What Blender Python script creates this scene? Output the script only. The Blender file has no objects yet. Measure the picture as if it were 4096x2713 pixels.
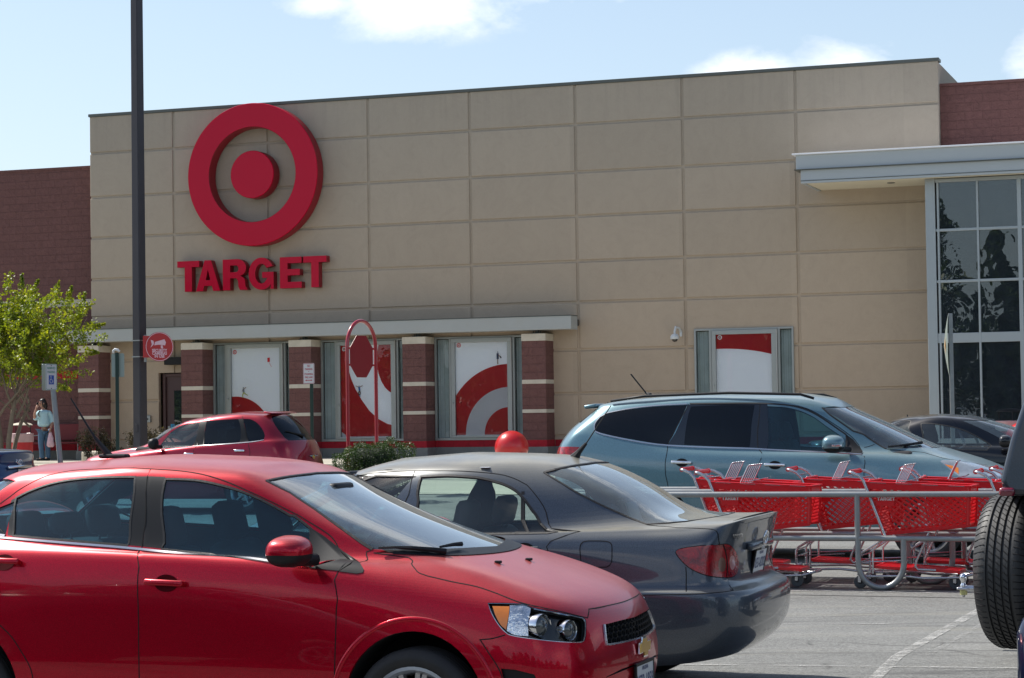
import bpy, bmesh, math, random
from mathutils import Vector, Matrix
from mathutils.geometry import delaunay_2d_cdt
from mathutils.bvhtree import BVHTree
R = math.radians
PI = math.pi
random.seed(7)
scn = bpy.context.scene
COL = scn.collection

# ------------------------------------------------------------------ camera
PITCH, ROLL, FPX = R(1.94), 0.0145, 2163.0
EYE = Vector((0, 0, 1.85))
FW = Vector((0, math.cos(PITCH), math.sin(PITCH)))
_r, _u = Vector((1, 0, 0)), Vector((0, -math.sin(PITCH), math.cos(PITCH)))
CR = math.cos(ROLL) * _r - math.sin(ROLL) * _u
CU = math.sin(ROLL) * _r + math.cos(ROLL) * _u
cam = bpy.data.cameras.new('camera')
cam.sensor_width = 36.0
cam.lens = 36.0 * FPX / 1024.0
cam.clip_end = 3000
cam.clip_start = 0.1
co = bpy.data.objects.new('camera', cam)
COL.objects.link(co)
co.matrix_world = Matrix(((CR.x, CU.x, -FW.x, EYE.x), (CR.y, CU.y, -FW.y, EYE.y), (CR.z, CU.z, -FW.z, EYE.z), (0, 0, 0, 1)))
scn.camera = co
cam.dof.use_dof = False
cam.dof.focus_distance = 20.0
cam.dof.aperture_fstop = 11.0
scn.view_settings.view_transform = 'Standard'
scn.view_settings.look = 'None'
scn.view_settings.gamma = 1.0
scn.view_settings.exposure = 0.86

# ------------------------------------------------------------------ light
SUN_EL, SUN_AZ = R(52), R(149)          # azimuth counter-clockwise from +X
sd = Vector((math.cos(SUN_AZ) * math.cos(SUN_EL), math.sin(SUN_AZ) * math.cos(SUN_EL), math.sin(SUN_EL)))
sl = bpy.data.lights.new('sun', 'SUN')
sl.energy = 3.6
sl.angle = R(0.53)
sl.color = (1.0, 0.955, 0.88)
so = bpy.data.objects.new('sun', sl)
COL.objects.link(so)
so.rotation_euler = sd.to_track_quat('Z', 'Y').to_euler()

# node helper
class NT:
    def __init__(s, tree):
        s.t = tree; s.n = tree.nodes; s.l = tree.links; s.n.clear()
    def new(s, typ, ins=None, **kw):
        n = s.n.new(typ)
        for k, v in kw.items(): setattr(n, k, v)
        if ins:
            for k, v in ins.items():
                sock = n.inputs[k]
                if isinstance(v, bpy.types.NodeSocket): s.l.new(v, sock)
                else: sock.default_value = v
        return n
    def math(s, op, a, b=0.0, clamp=False):
        return s.new('ShaderNodeMath', {0: a, 1: b}, operation=op, use_clamp=clamp).outputs[0]
    def mix(s, fac, a, b, blend='MIX'):
        n = s.new('ShaderNodeMix', data_type='RGBA', blend_type=blend)
        for k, v in ((0, fac), (6, a), (7, b)):
            if isinstance(v, bpy.types.NodeSocket): s.l.new(v, n.inputs[k])
            elif k and len(v) == 3: n.inputs[k].default_value = (*v, 1)
            else: n.inputs[k].default_value = v
        return n.outputs[2]
    def ramp(s, fac, stops):
        n = s.new('ShaderNodeValToRGB', {0: fac})
        e = n.color_ramp.elements
        e[0].position, e[1].position = stops[0][0], stops[-1][0]
        for p, c in stops[1:-1]: e.new(p)
        for i, (p, c) in enumerate(stops):
            e[i].color = (c, c, c, 1) if isinstance(c, (int, float)) else (*c, 1)
        return n.outputs[0]
    def noise(s, vec, scale, detail=3, rough=.5, dist=0.0, d4=False):
        n = s.new('ShaderNodeTexNoise', {'Scale': scale, 'Detail': detail, 'Roughness': rough, 'Distortion': dist})
        if vec is not None: s.l.new(vec, n.inputs['Vector'])
        return n.outputs['Fac']

world = bpy.data.worlds.new('World')
scn.world = world
world.use_nodes = True
w = NT(world.node_tree)
sky = w.new('ShaderNodeTexSky', sky_type='NISHITA', sun_disc=False)
sky.sun_elevation = SUN_EL
sky.sun_rotation = R(90) - SUN_AZ
sky.air_density = 1.0; sky.dust_density = 1.6; sky.ozone_density = 1.4; sky.altitude = 50
tc = w.new('ShaderNodeTexCoord').outputs['Generated']
sep = w.new('ShaderNodeSeparateXYZ', {0: tc})
# cumulus: gnomonic coordinates on a high cloud deck
zc = w.math('MAXIMUM', sep.outputs[2], .02)
az = w.math('ARCTAN2', sep.outputs[0], sep.outputs[1])
el = w.math('ARCSINE', sep.outputs[2])
cv = w.new('ShaderNodeCombineXYZ', {0: az, 1: w.math('MULTIPLY', el, 1.7), 2: 0.0}).outputs[0]
n1 = w.noise(cv, 13.0, 9, .62, .35)
n2 = w.noise(cv, 55.0, 6, .65)
def blob(a, e, ra, re, pw=1.0):
    da = w.math('DIVIDE', w.math('SUBTRACT', az, a), ra)
    de = w.math('DIVIDE', w.math('SUBTRACT', el, e), re)
    d = w.math('SQRT', w.math('ADD', w.math('MULTIPLY', da, da), w.math('MULTIPLY', de, de)))
    return w.math('SUBTRACT', 1.0, d, True)
CLOUDS = [(-0.040, .190, .066, .024), (.02, .205, .085, .024), (-.088, .188, .028, .010), (.112, .152, .034, .015), (.157, .158, .034, .017),
          (.246, .150, .026, .034), (-.26, .08, .05, .012), (-.4, .12, .1, .04), (.55, .16, .2, .05), (-.8, .2, .25, .07), (1.2, .22, .3, .08),
          (2.2, .25, .4, .12), (3.0, .35, .35, .14), (-1.7, .3, .4, .13), (-2.5, .22, .35, .1), (-2.9, .5, .3, .15), (1.7, .5, .3, .2), (.1, .6, .5, .2)]
acc = None
for c in CLOUDS:
    b = blob(*c)
    acc = b if acc is None else w.math('MAXIMUM', acc, b)
dens = w.math('ADD', w.math('MULTIPLY', acc, 1.15), w.math('ADD', w.math('MULTIPLY', w.math('SUBTRACT', n1, .5), 2.1), w.math('MULTIPLY', w.math('SUBTRACT', n2, .5), .7)))
mask = w.ramp(dens, [(0.16, 0.0), (0.45, .30), (0.78, .72), (1.1, .9)])
mask = w.math('MULTIPLY', mask, w.ramp(acc, [(0.0, 0.0), (.22, 1.0)]))
shade = w.ramp(w.noise(cv, 30.0, 5, .6), [(.3, .82), (.7, 1.0)])
cloudc = w.mix(1.0, (SKY_CLOUD if 'SKY_CLOUD' in globals() else (9.6, 9.9, 10.4)), shade, 'MULTIPLY')
hazew = w.math('MULTIPLY', w.math('SUBTRACT', 1.0, w.math('MULTIPLY', el, 1.6), True), .38)
base = w.mix(hazew, sky.outputs[0], (6.9, 8.5, 10.0))
skyc = w.mix(mask, base, cloudc)
skyc = w.mix(1.0, skyc, (1.0, 1.0, 1.0), 'MULTIPLY')
bg = w.new('ShaderNodeBackground', {0: skyc, 1: .078})
w.new('ShaderNodeOutputWorld', {0: bg.outputs[0]})

# ------------------------------------------------------------------ materials
MATS = {}
def mat(name):
    m = bpy.data.materials.new(name); m.use_nodes = True
    nt = NT(m.node_tree)
    return m, nt
def out(nt, sh, disp=None):
    o = nt.new('ShaderNodeOutputMaterial', {0: sh})
    if disp is not None: nt.l.new(disp, o.inputs[2])
def bump(nt, h, strength=.3, dist=.01):
    return nt.new('ShaderNodeBump', {'Strength': strength, 'Distance': dist, 'Height': h}).outputs[0]
def simple(name, col, rough=.5, metal=0.0, coat=0.0, spec=.5, var=.08, vs=3.0, bumps=0.0, bs=60.0, emit=None, trans=0.0, dirt=None):
    if name in MATS: return MATS[name]
    m, nt = mat(name)
    v = nt.new('ShaderNodeTexCoord').outputs['Object']
    n = nt.noise(v, vs, 4, .6)
    k = nt.math('ADD', 1 - var, nt.math('MULTIPLY', n, 2 * var))
    c = nt.mix(1.0, (*col, 1), k, 'MULTIPLY')
    if dirt:
        c = nt.mix(nt.ramp(nt.noise(v, dirt[1], 6, .7), [(.45, 0.0), (.8, dirt[2])]), c, (*dirt[0], 1))
    ins = {'Base Color': c, 'Roughness': rough, 'Metallic': metal, 'Coat Weight': coat, 'Coat Roughness': .04, 'Specular IOR Level': spec}
    if bumps: ins['Normal'] = bump(nt, nt.noise(v, bs, 3), bumps, .01)
    if emit: ins['Emission Color'] = (*emit, 1); ins['Emission Strength'] = 1.0
    p = nt.new('ShaderNodeBsdfPrincipled', ins)
    out(nt, p.outputs[0])
    MATS[name] = m
    return m
def glass(name, tint=(.6, .7, .7), refl=1.0, film=0.0, filmc=(.5, .55, .55), wav=0.0):
    """thin pane: tinted transparency plus a Fresnel reflection and, if asked, a thin diffuse film for dust and painted sheen"""
    if name in MATS: return MATS[name]
    m, nt = mat(name)
    tr = nt.new('ShaderNodeBsdfTransparent', {0: (*tint, 1)})
    gl = nt.new('ShaderNodeBsdfGlossy', {'Color': (1, 1, 1, 1), 'Roughness': .0})
    if wav: nt.l.new(bump(nt, nt.noise(nt.new('ShaderNodeTexCoord').outputs['Object'], 1.3, 2, .5, .5), wav, .02), gl.inputs['Normal'])
    lw = nt.new('ShaderNodeFresnel', {'IOR': 1.52})
    f = nt.math('MULTIPLY', nt.math('ADD', lw.outputs[0], .03), refl, True)
    mx = nt.new('ShaderNodeMixShader', {0: f, 1: tr.outputs[0], 2: gl.outputs[0]})
    sh = mx.outputs[0]
    if film:
        v = nt.new('ShaderNodeTexCoord').outputs['Object']
        d = nt.new('ShaderNodeBsdfDiffuse', {0: (*filmc, 1)})
        ff = nt.math('MULTIPLY', nt.ramp(nt.noise(v, 4.0, 7, .7), [(.3, .5), (.7, 1.0)]), film)
        sh = nt.new('ShaderNodeMixShader', {0: ff, 1: sh, 2: d.outputs[0]}).outputs[0]
    out(nt, sh)
    MATS[name] = m
    return m
def paint(name, col, metal=.35, rough=.38, dust=.5, dustc=(.42, .36, .27), flake=True, coat=1.0, ior=1.5):
    """metallic car paint under clear coat; pollen dust settles on whatever faces up"""
    if name in MATS: return MATS[name]
    m, nt = mat(name)
    v = nt.new('ShaderNodeTexCoord').outputs['Object']
    geo = nt.new('ShaderNodeNewGeometry')
    nz = nt.new('ShaderNodeSeparateXYZ', {0: geo.outputs['True Normal']}).outputs[2]
    up = nt.ramp(nz, [(.38, 0.0), (.80, .50), (1.0, 1.0)])
    sp = nt.ramp(nt.noise(v, 260.0, 2), [(.35, .75), (.7, 1.2)])
    big = nt.ramp(nt.noise(v, 2.2, 7, .68, .3), [(.3, .55), (.72, 1.0)])
    fine = nt.ramp(nt.noise(v, 90.0, 3), [(.5, 0.0), (.78, .5)])
    df = nt.math('MULTIPLY', nt.math('MULTIPLY', up, big), dust, True)
    low = nt.math('MULTIPLY', fine, dust * .07)
    df2 = nt.math('MAXIMUM', df, low)
    c = nt.mix(1.0, (*col, 1), sp, 'MULTIPLY')
    c = nt.mix(df2, c, (*dustc, 1))
    p = nt.new('ShaderNodeBsdfPrincipled', {'Base Color': c, 'Metallic': nt.math('MULTIPLY', nt.math('SUBTRACT', 1.0, df2), metal),
        'Roughness': rough, 'Specular IOR Level': .15, 'Coat Weight': nt.math('SUBTRACT', coat, nt.math('MULTIPLY', df, .55)), 'Coat Roughness': nt.math('ADD', .02, nt.math('MULTIPLY', df, .3)), 'Coat IOR': ior})
    out(nt, p.outputs[0])
    MATS[name] = m
    return m

# ------------------------------------------------------------------ object helpers
def tag(o, label=None, cat=None, group=None, kind=None):
    if label: o['label'] = label
    if cat: o['category'] = cat
    if group: o['group'] = group
    if kind: o['kind'] = kind
    return o
def empty(name, loc, label, cat, group=None, rz=0.0):
    o = bpy.data.objects.new(name, None)
    COL.objects.link(o); o.location = loc; o.rotation_euler = (0, 0, rz); o.empty_display_size = .2
    return tag(o, label, cat, group)
def copy_tree(o, parent=None):
    c = o.copy(); COL.objects.link(c)
    if parent is not None: c.parent = parent
    for ch in [x for x in COL.objects if x.parent == o]: copy_tree(ch, c)
    return c
class MB:
    """collects geometry (world or local coordinates); build() links it as ONE mesh object"""
    def __init__(s): s.v = []; s.f = []; s.m = []; s.mats = []; s.n = None
    def mi(s, m):
        if m is None: return 0
        if m not in s.mats: s.mats.append(m)
        return s.mats.index(m)
    def add(s, vs, fs, m=None):
        b = len(s.v); s.v += [tuple(v) for v in vs]; k = s.mi(m)
        for f in fs: s.f.append([b + i for i in f]); s.m.append(k)
        return s
    def box(s, c, h, rot=None, m=None, bev=0.0):
        """c centre, h half sizes, rot 3x3 Matrix"""
        c = Vector(c); rot = rot or Matrix.Identity(3)
        if bev <= 0:
            vs = [c + rot @ Vector((sx * h[0], sy * h[1], sz * h[2])) for sx in (-1, 1) for sy in (-1, 1) for sz in (-1, 1)]
            return s.add(vs, [(0, 1, 3, 2), (4, 6, 7, 5), (0, 4, 5, 1), (2, 3, 7, 6), (0, 2, 6, 4), (1, 5, 7, 3)], m)
        bm = bmesh.new(); bmesh.ops.create_cube(bm, size=2.0)
        for v in bm.verts: v.co = Vector((v.co.x * h[0], v.co.y * h[1], v.co.z * h[2]))
        bmesh.ops.bevel(bm, geom=bm.edges[:], offset=bev, segments=2, affect='EDGES', profile=.5)
        bm.verts.index_update()
        s.add([c + rot @ v.co for v in bm.verts], [[v.index for v in f.verts] for f in bm.faces], m); bm.free(); return s
    def tube(s, pts, r, n=8, m=None, closed=False, caps=True):
        P = [Vector(p) for p in pts]; k = len(P)
        rr = r if isinstance(r, (list, tuple)) else [r] * k
        vs = []; up = None
        for i in range(k):
            if closed: t = (P[(i + 1) % k] - P[i - 1])
            else: t = P[min(i + 1, k - 1)] - P[max(i - 1, 0)]
            if t.length < 1e-9: t = Vector((0, 0, 1))
            t.normalize()
            if up is None:
                up = t.cross(Vector((0, 0, 1)))
                if up.length < .05: up = t.cross(Vector((1, 0, 0)))
            up = (up - t * up.dot(t)).normalized(); sd_ = t.cross(up)
            for j in range(n):
                a = 2 * PI * j / n
                vs.append(P[i] + (up * math.cos(a) + sd_ * math.sin(a)) * rr[i])
        fs = []
        for i in range(k if closed else k - 1):
            a, b = i * n, ((i + 1) % k) * n
            for j in range(n): fs.append((a + j, a + (j + 1) % n, b + (j + 1) % n, b + j))
        if caps and not closed: fs += [list(range(n))[::-1], [(k - 1) * n + j for j in range(n)]]
        return s.add(vs, fs, m)
    def lathe(s, c, axis, prof, n=32, m=None, closed=False):
        """prof [(radius, along axis)]"""
        c = Vector(c); ax = Vector(axis).normalized(); a1 = ax.orthogonal().normalized(); a2 = ax.cross(a1)
        vs = []; fs = []
        for r, h in prof:
            for j in range(n):
                a = 2 * PI * j / n; vs.append(c + ax * h + (a1 * math.cos(a) + a2 * math.sin(a)) * r)
        k = len(prof)
        for i in range(k - 1 + (1 if closed else 0)):
            a, b = i * n, ((i + 1) % k) * n
            for j in range(n): fs.append((a + j, a + (j + 1) % n, b + (j + 1) % n, b + j))
        return s.add(vs, fs, m)
    def prism(s, poly, o, ax, ay, n, depth, m=None, side=None):
        """2D polygon (concave ok) placed at o with axes ax, ay; extruded along n by depth"""
        r = delaunay_2d_cdt([Vector(p) for p in poly], [], [list(range(len(poly)))], 1, 1e-6)
        V2, F = r[0], r[2]
        o, ax, ay, n = Vector(o), Vector(ax), Vector(ay), Vector(n)
        nv = len(V2)
        vs = [o + ax * p.x + ay * p.y + n * depth for p in V2] + [o + ax * p.x + ay * p.y for p in V2]
        s.add(vs, [list(f) for f in F], m)
        s.add(vs, [[i + nv for i in f][::-1] for f in F], side or m)
        if abs(depth) > 1e-6:
            k = len(poly)
            q = [o + ax * p[0] + ay * p[1] for p in poly]
            s.add(q + [p + n * depth for p in q], [(i, (i + 1) % k, k + (i + 1) % k, k + i) for i in range(k)], side or m)
        return s
    def build(s, name, m=None, parent=None, loc=None, smooth=False, ang=None, doubles=0.0):
        me = bpy.data.meshes.new(name)
        L = Vector(loc) if loc is not None else (Vector(parent.location) if (parent is not None and parent.rotation_euler[2] == 0 and getattr(parent, 'parent', None) is None) else Vector((0, 0, 0)))
        if parent is not None and loc is None and parent.parent is not None and parent.parent.rotation_euler[2] == 0: L = Vector(parent.parent.location)
        me.from_pydata([tuple(Vector(v) - L) for v in s.v], [], s.f)
        for mm in ([m] if m is not None and not s.mats else s.mats): me.materials.append(mm)
        if m is not None and s.mats and m not in s.mats: me.materials.append(m)
        if len(s.mats) > 1: me.polygons.foreach_set('material_index', s.m)
        if doubles or smooth or ang:
            bm = bmesh.new(); bm.from_mesh(me)
            if doubles: bmesh.ops.remove_doubles(bm, verts=bm.verts, dist=doubles)
            bmesh.ops.recalc_face_normals(bm, faces=bm.faces)
            if smooth or ang:
                for f in bm.faces: f.smooth = True
                if ang:
                    for e in bm.edges:
                        if len(e.link_faces) == 2 and e.calc_face_angle(0) > R(ang): e.smooth = False
            bm.to_mesh(me); bm.free()
        me.update()
        o = bpy.data.objects.new(name, me); COL.objects.link(o)
        if parent is not None: o.parent = parent
        elif loc is not None: o.location = L
        return o
def text_geo(txt, size, offset=0.0, align='CENTER', extrude=0.0, spacing=1.0):
    c = bpy.data.curves.new('lettering', 'FONT'); c.body = txt; c.size = size; c.offset = offset; c.align_x = align; c.align_y = 'CENTER'; c.extrude = extrude; c.space_character = spacing; c.resolution_u = 3
    o = bpy.data.objects.new('lettering', c); COL.objects.link(o)
    dg = bpy.context.evaluated_depsgraph_get(); me = o.evaluated_get(dg).to_mesh()
    vs = [v.co.copy() for v in me.vertices]; fs = [list(p.vertices) for p in me.polygons]
    o.to_mesh_clear(); COL.objects.unlink(o); bpy.data.objects.remove(o); bpy.data.curves.remove(c)
    return vs, fs
def add_text(mb, txt, size, o, ax, ay, nrm, m=None, sx=1.0, **kw):
    vs, fs = text_geo(txt, size, **kw)
    o, ax, ay, nrm = Vector(o), Vector(ax), Vector(ay), Vector(nrm)
    mb.add([o + ax * (v.x * sx) + ay * v.y + nrm * v.z for v in vs], fs, m)
# bold grotesque capitals as outlines: width, outer polygon, optional hole, used on the wall sign and on carts
def arc(cx, cy, rx, ry, a0, a1, n):
    return [(cx + rx * math.cos(R(a0 + (a1 - a0) * i / n)), cy + ry * math.sin(R(a0 + (a1 - a0) * i / n))) for i in range(n + 1)]
LET = {
 'T': (.80, [(0, 1), (.80, 1), (.80, .80), (.53, .80), (.53, 0), (.27, 0), (.27, .80), (0, .80)]),
 'A': (.98, [(0, 0), (.36, 1), (.49, 1), (.49, .70), (.395, .355), (.49, .355), (.49, .17), (.335, .17), (.28, 0)], [(.98, 0), (.70, 0), (.645, .17), (.49, .17), (.49, .355), (.585, .355), (.49, .70), (.49, 1), (.62, 1)]),
 'R': (.88, [(0, 0), (0, 1), (.26, 1), (.26, 0)], [(.26, 1), (.50, 1)] + arc(.52, .72, .31, .28, 90, -75, 12) + [(.70, .42), (.78, .34), (.80, .12), (.88, 0), (.60, 0), (.55, .12), (.54, .30), (.47, .385), (.26, .385), (.26, .58), (.46, .58)] + arc(.46, .69, .10, .11, -90, 90, 8) + [(.26, .80)]),
 'G': (.92, arc(.47, .5, .47, .52, 28, 318, 26) + [(.80, .0), (.92, 0), (.92, .55), (.50, .55), (.50, .36), (.69, .36)] + arc(.47, .5, .23, .32, 320, 35, 22)[0:]),
 'E': (.74, [(0, 0), (0, 1), (.74, 1), (.74, .80), (.26, .80), (.26, .61), (.68, .61), (.68, .41), (.26, .41), (.26, .20), (.74, .20), (.74, 0)]),
}
# ------------------------------------------------------------------ site geometry
def gz(Y):
    K = [(-200, .1), (14, .10), (20, .13), (24, .17), (36, .34), (54, .69), (300, .69)]
    for (a, b), (c, d) in zip(K, K[1:]):
        if Y <= c: return b + (d - b) * (Y - a) / (c - a)
    return .69
ANG = R(19.2)
WE = Vector((math.cos(ANG), -math.sin(ANG), 0))       # along the shop wall, towards the right
WN = Vector((-math.sin(ANG), -math.cos(ANG), 0))      # out of the wall, towards the car park
WB = Vector((-11.209, 57.6, 0))
UP = Vector((0, 0, 1))
WROT = Matrix((WE, -WN, UP)).transposed()
def wp(s, off, z): return WB + WE * s + WN * off + UP * z
SIDEZ = .76
def wbox(mb, s0, s1, o0, o1, z0, z1, m=None, bev=0.0):
    mb.box(wp((s0 + s1) / 2, (o0 + o1) / 2, (z0 + z1) / 2), (abs(s1 - s0) / 2, abs(o1 - o0) / 2, abs(z1 - z0) / 2), WROT, m, bev)

def m_stucco(name, col):
    m, nt = mat(name)
    v = nt.new('ShaderNodeTexCoord').outputs['Object']
    mp = nt.new('ShaderNodeMapping', {'Vector': v}); mp.inputs['Scale'].default_value = (1, 1, .28)
    swirl = nt.noise(v, 1.5, 8, .72, 2.6)
    streak = nt.noise(mp.outputs[0], 2.3, 5, .6, .4)
    k = nt.math('ADD', nt.ramp(swirl, [(.25, .93), (.5, 1.0), (.78, 1.04)]), nt.math('MULTIPLY', nt.math('SUBTRACT', streak, .5), .10))
    gr = nt.noise(v, 110.0, 2)
    k = nt.math('ADD', k, nt.math('MULTIPLY', nt.math('SUBTRACT', gr, .5), .35))
    c = nt.mix(1.0, (*col, 1), k, 'MULTIPLY')
    # the lower courses are warmer
    z = nt.new('ShaderNodeSeparateXYZ', {0: v}).outputs[2]
    c = nt.mix(nt.ramp(nt.math('ADD', nt.math('DIVIDE', z, 10.0), nt.math('MULTIPLY', swirl, .15)), [(.2, 1.0), (.95, 0.0)]), c, nt.mix(1.0, c, (1.10, 1.0, .92, 1), 'MULTIPLY'))
    # each panel was floated separately: small tone steps, and rain streaks below the coping
    geo = nt.new('ShaderNodeNewGeometry').outputs['Position']
    s_ = nt.math('SUBTRACT', nt.new('ShaderNodeVectorMath', {0: geo, 1: tuple(WE)}, operation='DOT_PRODUCT').outputs['Value'], WB.dot(WE))
    zz = nt.new('ShaderNodeSeparateXYZ', {0: geo}).outputs[2]
    cell = nt.new('ShaderNodeCombineXYZ', {0: nt.math('FLOOR', nt.math('DIVIDE', nt.math('ADD', s_, .25), 2.74)), 1: nt.math('FLOOR', nt.math('DIVIDE', nt.math('SUBTRACT', zz, .05), 1.105)), 2: 0.0}).outputs[0]
    wn = nt.new('ShaderNodeTexWhiteNoise', {'Vector': cell}, noise_dimensions='3D').outputs['Value']
    c = nt.mix(1.0, c, nt.ramp(wn, [(0.0, .95), (1.0, 1.04)]), 'MULTIPLY')
    sv = nt.new('ShaderNodeCombineXYZ', {0: nt.math('MULTIPLY', s_, 7.0), 1: nt.math('MULTIPLY', zz, .35), 2: 0.0}).outputs[0]
    stk = nt.math('MULTIPLY', nt.ramp(nt.noise(sv, 1.0, 5, .6, .2), [(.50, 0.0), (.72, 1.0)]), nt.ramp(nt.math('DIVIDE', zz, 10.0), [(.84, 0.0), (.99, .15)]))
    c = nt.mix(stk, c, (.16, .15, .13, 1))
    p = nt.new('ShaderNodeBsdfPrincipled', {'Base Color': c, 'Roughness': .92, 'Normal': bump(nt, nt.math('ADD', gr, nt.math('MULTIPLY', swirl, .8)), .35, .012)})
    out(nt, p.outputs[0]); return m
M_STUCCO = m_stucco('tan_stucco', (.418, .358, .284))
def m_block(name, col, rough_amp=1.1, mortar=.93, ang=True):
    """split-face concrete block, coursed 0.2 x 0.4 m, painted"""
    m, nt = mat(name)
    geo = nt.new('ShaderNodeNewGeometry').outputs['Position']
    d1 = nt.new('ShaderNodeVectorMath', {0: geo, 1: tuple(WE)}, operation='DOT_PRODUCT').outputs['Value']
    d2 = nt.new('ShaderNodeVectorMath', {0: geo, 1: tuple(WN)}, operation='DOT_PRODUCT').outputs['Value']
    nrm = nt.new('ShaderNodeNewGeometry').outputs['True Normal']
    fc = nt.math('ABSOLUTE', nt.new('ShaderNodeVectorMath', {0: nrm, 1: tuple(WE)}, operation='DOT_PRODUCT').outputs['Value'])
    fc = nt.math('GREATER_THAN', fc, .5)
    u = nt.math('ADD', nt.math('MULTIPLY', d1, nt.math('SUBTRACT', 1.0, fc)), nt.math('MULTIPLY', d2, fc))
    z = nt.new('ShaderNodeSeparateXYZ', {0: geo}).outputs[2]
    cv_ = nt.new('ShaderNodeCombineXYZ', {0: u, 1: nt.math('SUBTRACT', z, .18), 2: 0.0}).outputs[0]
    br = nt.new('ShaderNodeTexBrick', {'Vector': cv_, 'Scale': 1.0, 'Mortar Size': .008, 'Mortar Smooth': .3, 'Brick Width': .405, 'Row Height': .2033, 'Color1': (*[x * 1.03 for x in col], 1), 'Color2': (*[x * .97 for x in col], 1), 'Mortar': (*[x * mortar for x in col], 1)})
    n = nt.noise(geo, 9.0, 6, .7, .5)
    c = nt.mix(1.0, br.outputs['Color'], nt.ramp(n, [(.25, .8), (.75, 1.2)]), 'MULTIPLY')
    h = nt.math('ADD', nt.math('MULTIPLY', n, rough_amp), nt.math('MULTIPLY', br.outputs['Fac'], -.5))
    p = nt.new('ShaderNodeBsdfPrincipled', {'Base Color': c, 'Roughness': .85, 'Normal': bump(nt, h, .9, .05)})
    out(nt, p.outputs[0]); return m
M_MAROON = m_block('maroon_block', (.165, .073, .064))
M_REDB = m_block('red_block', (.38, .007, .018), .2)
M_CREAM = simple('cream_cast_stone', (.60, .54, .44), .85, var=.15, bumps=.3, dirt=((.35, .30, .22), 5.0, .4))
M_COPING = simple('coping_metal', (.11, .12, .11), .5, .3, var=.15)
M_FASCIA = simple('fascia_panel', (.40, .415, .40), .6, var=.07, vs=1.2, dirt=((.36, .34, .28), 2.0, .3))
M_FASCIA2 = simple('entrance_fascia', (.42, .46, .48), .45, .1, var=.05, vs=1.0)
M_SOFFIT = simple('soffit', (.66, .62, .50), .8, var=.04)
M_ALU = simple('window_aluminium', (.34, .36, .35), .42, .5, var=.06)
M_ALU2 = simple('entrance_aluminium', (.36, .40, .42), .38, .4, var=.05)
M_BASE = simple('plinth_concrete', (.20, .20, .185), .9, var=.3, vs=4, bumps=.4, bs=30)
M_DARK = simple('dark_interior', (.012, .012, .013), .8)
M_SGLASS = glass('shop_glass', (.95, .97, .98), .7, wav=.05)
M_EGLASS = glass('entrance_glass', (.42, .50, .52), 1.5, .22, (.09, .12, .155), wav=.14)  # grey-blue film is a painted haze that softens the mirrored trees
M_REDPL = simple('red_sign_plastic', (.50, .0008, .028), .12, coat=.0, spec=.2, var=.04, vs=.8)
M_REDPL2 = simple('red_sign_return', (.24, .002, .012), .5, var=.05)

# ------------------------------------------------------------------ ground
def m_asphalt():
    m, nt = mat('asphalt')
    v = nt.new('ShaderNodeNewGeometry').outputs['Position']
    big = nt.noise(v, .55, 6, .65)
    med = nt.noise(v, 6.0, 5, .7)
    fine = nt.noise(v, 95.0, 3, .7)
    spk = nt.noise(v, 240.0, 2, .7)
    mp = nt.new('ShaderNodeMapping', {'Vector': v}); mp.inputs['Rotation'].default_value = (0, 0, R(19)); mp.inputs['Scale'].default_value = (.25, 2.2, 1)
    st = nt.noise(mp.outputs[0], .9, 6, .65, .3)
    k = nt.math('ADD', nt.ramp(big, [(.3, .85), (.7, 1.12)]), nt.math('MULTIPLY', nt.math('SUBTRACT', med, .5), .22))
    k = nt.math('ADD', k, nt.math('MULTIPLY', nt.math('SUBTRACT', st, .5), .65))
    k = nt.math('ADD', k, nt.math('MULTIPLY', nt.math('SUBTRACT', nt.noise(v, 34.0, 4, .75), .5), 1.9))
    k = nt.math('ADD', k, nt.math('MULTIPLY', nt.math('SUBTRACT', fine, .5), 2.4))
    k = nt.math('ADD', k, nt.math('MULTIPLY', nt.math('SUBTRACT', spk, .5), .8))
    c = nt.mix(1.0, (.172, .175, .168, 1), k, 'MULTIPLY')
    # oil spots and long dark sealed cracks
    ol = nt.ramp(nt.noise(mp.outputs[0], 2.1, 4, .5, .8), [(.57, 0.0), (.70, .6)])
    c = nt.mix(ol, c, (.055, .056, .056, 1))
    tan_ = nt.ramp(nt.noise(mp.outputs[0], 1.3, 5, .6, .6), [(.56, 0.0), (.70, .5)])
    c = nt.mix(tan_, c, (.26, .25, .21, 1))
    vo = nt.new('ShaderNodeTexVoronoi', {'Vector': nt.mix(.12, v, nt.new('ShaderNodeTexNoise', {'Vector': v, 'Scale': 3.0}).outputs['Color']), 'Scale': .55}, feature='DISTANCE_TO_EDGE').outputs['Distance']
    cr = nt.math('MULTIPLY', nt.ramp(vo, [(0.0, 1.0), (.012, 0.0)]), nt.ramp(nt.noise(v, .9, 3, .6), [(.5, 0.0), (.6, .75)]))
    c = nt.mix(cr, c, (.045, .045, .044, 1))
    stone = nt.ramp(nt.noise(v, 150.0, 1, .5), [(.66, 0.0), (.72, .6)])
    c = nt.mix(stone, c, (.34, .335, .31, 1))
    p = nt.new('ShaderNodeBsdfPrincipled', {'Base Color': c, 'Roughness': .82, 'Specular IOR Level': .35, 'Normal': bump(nt, nt.math('ADD', fine, spk), .5, .008)})
    out(nt, p.outputs[0]); return m
M_ASPH = m_asphalt()
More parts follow.
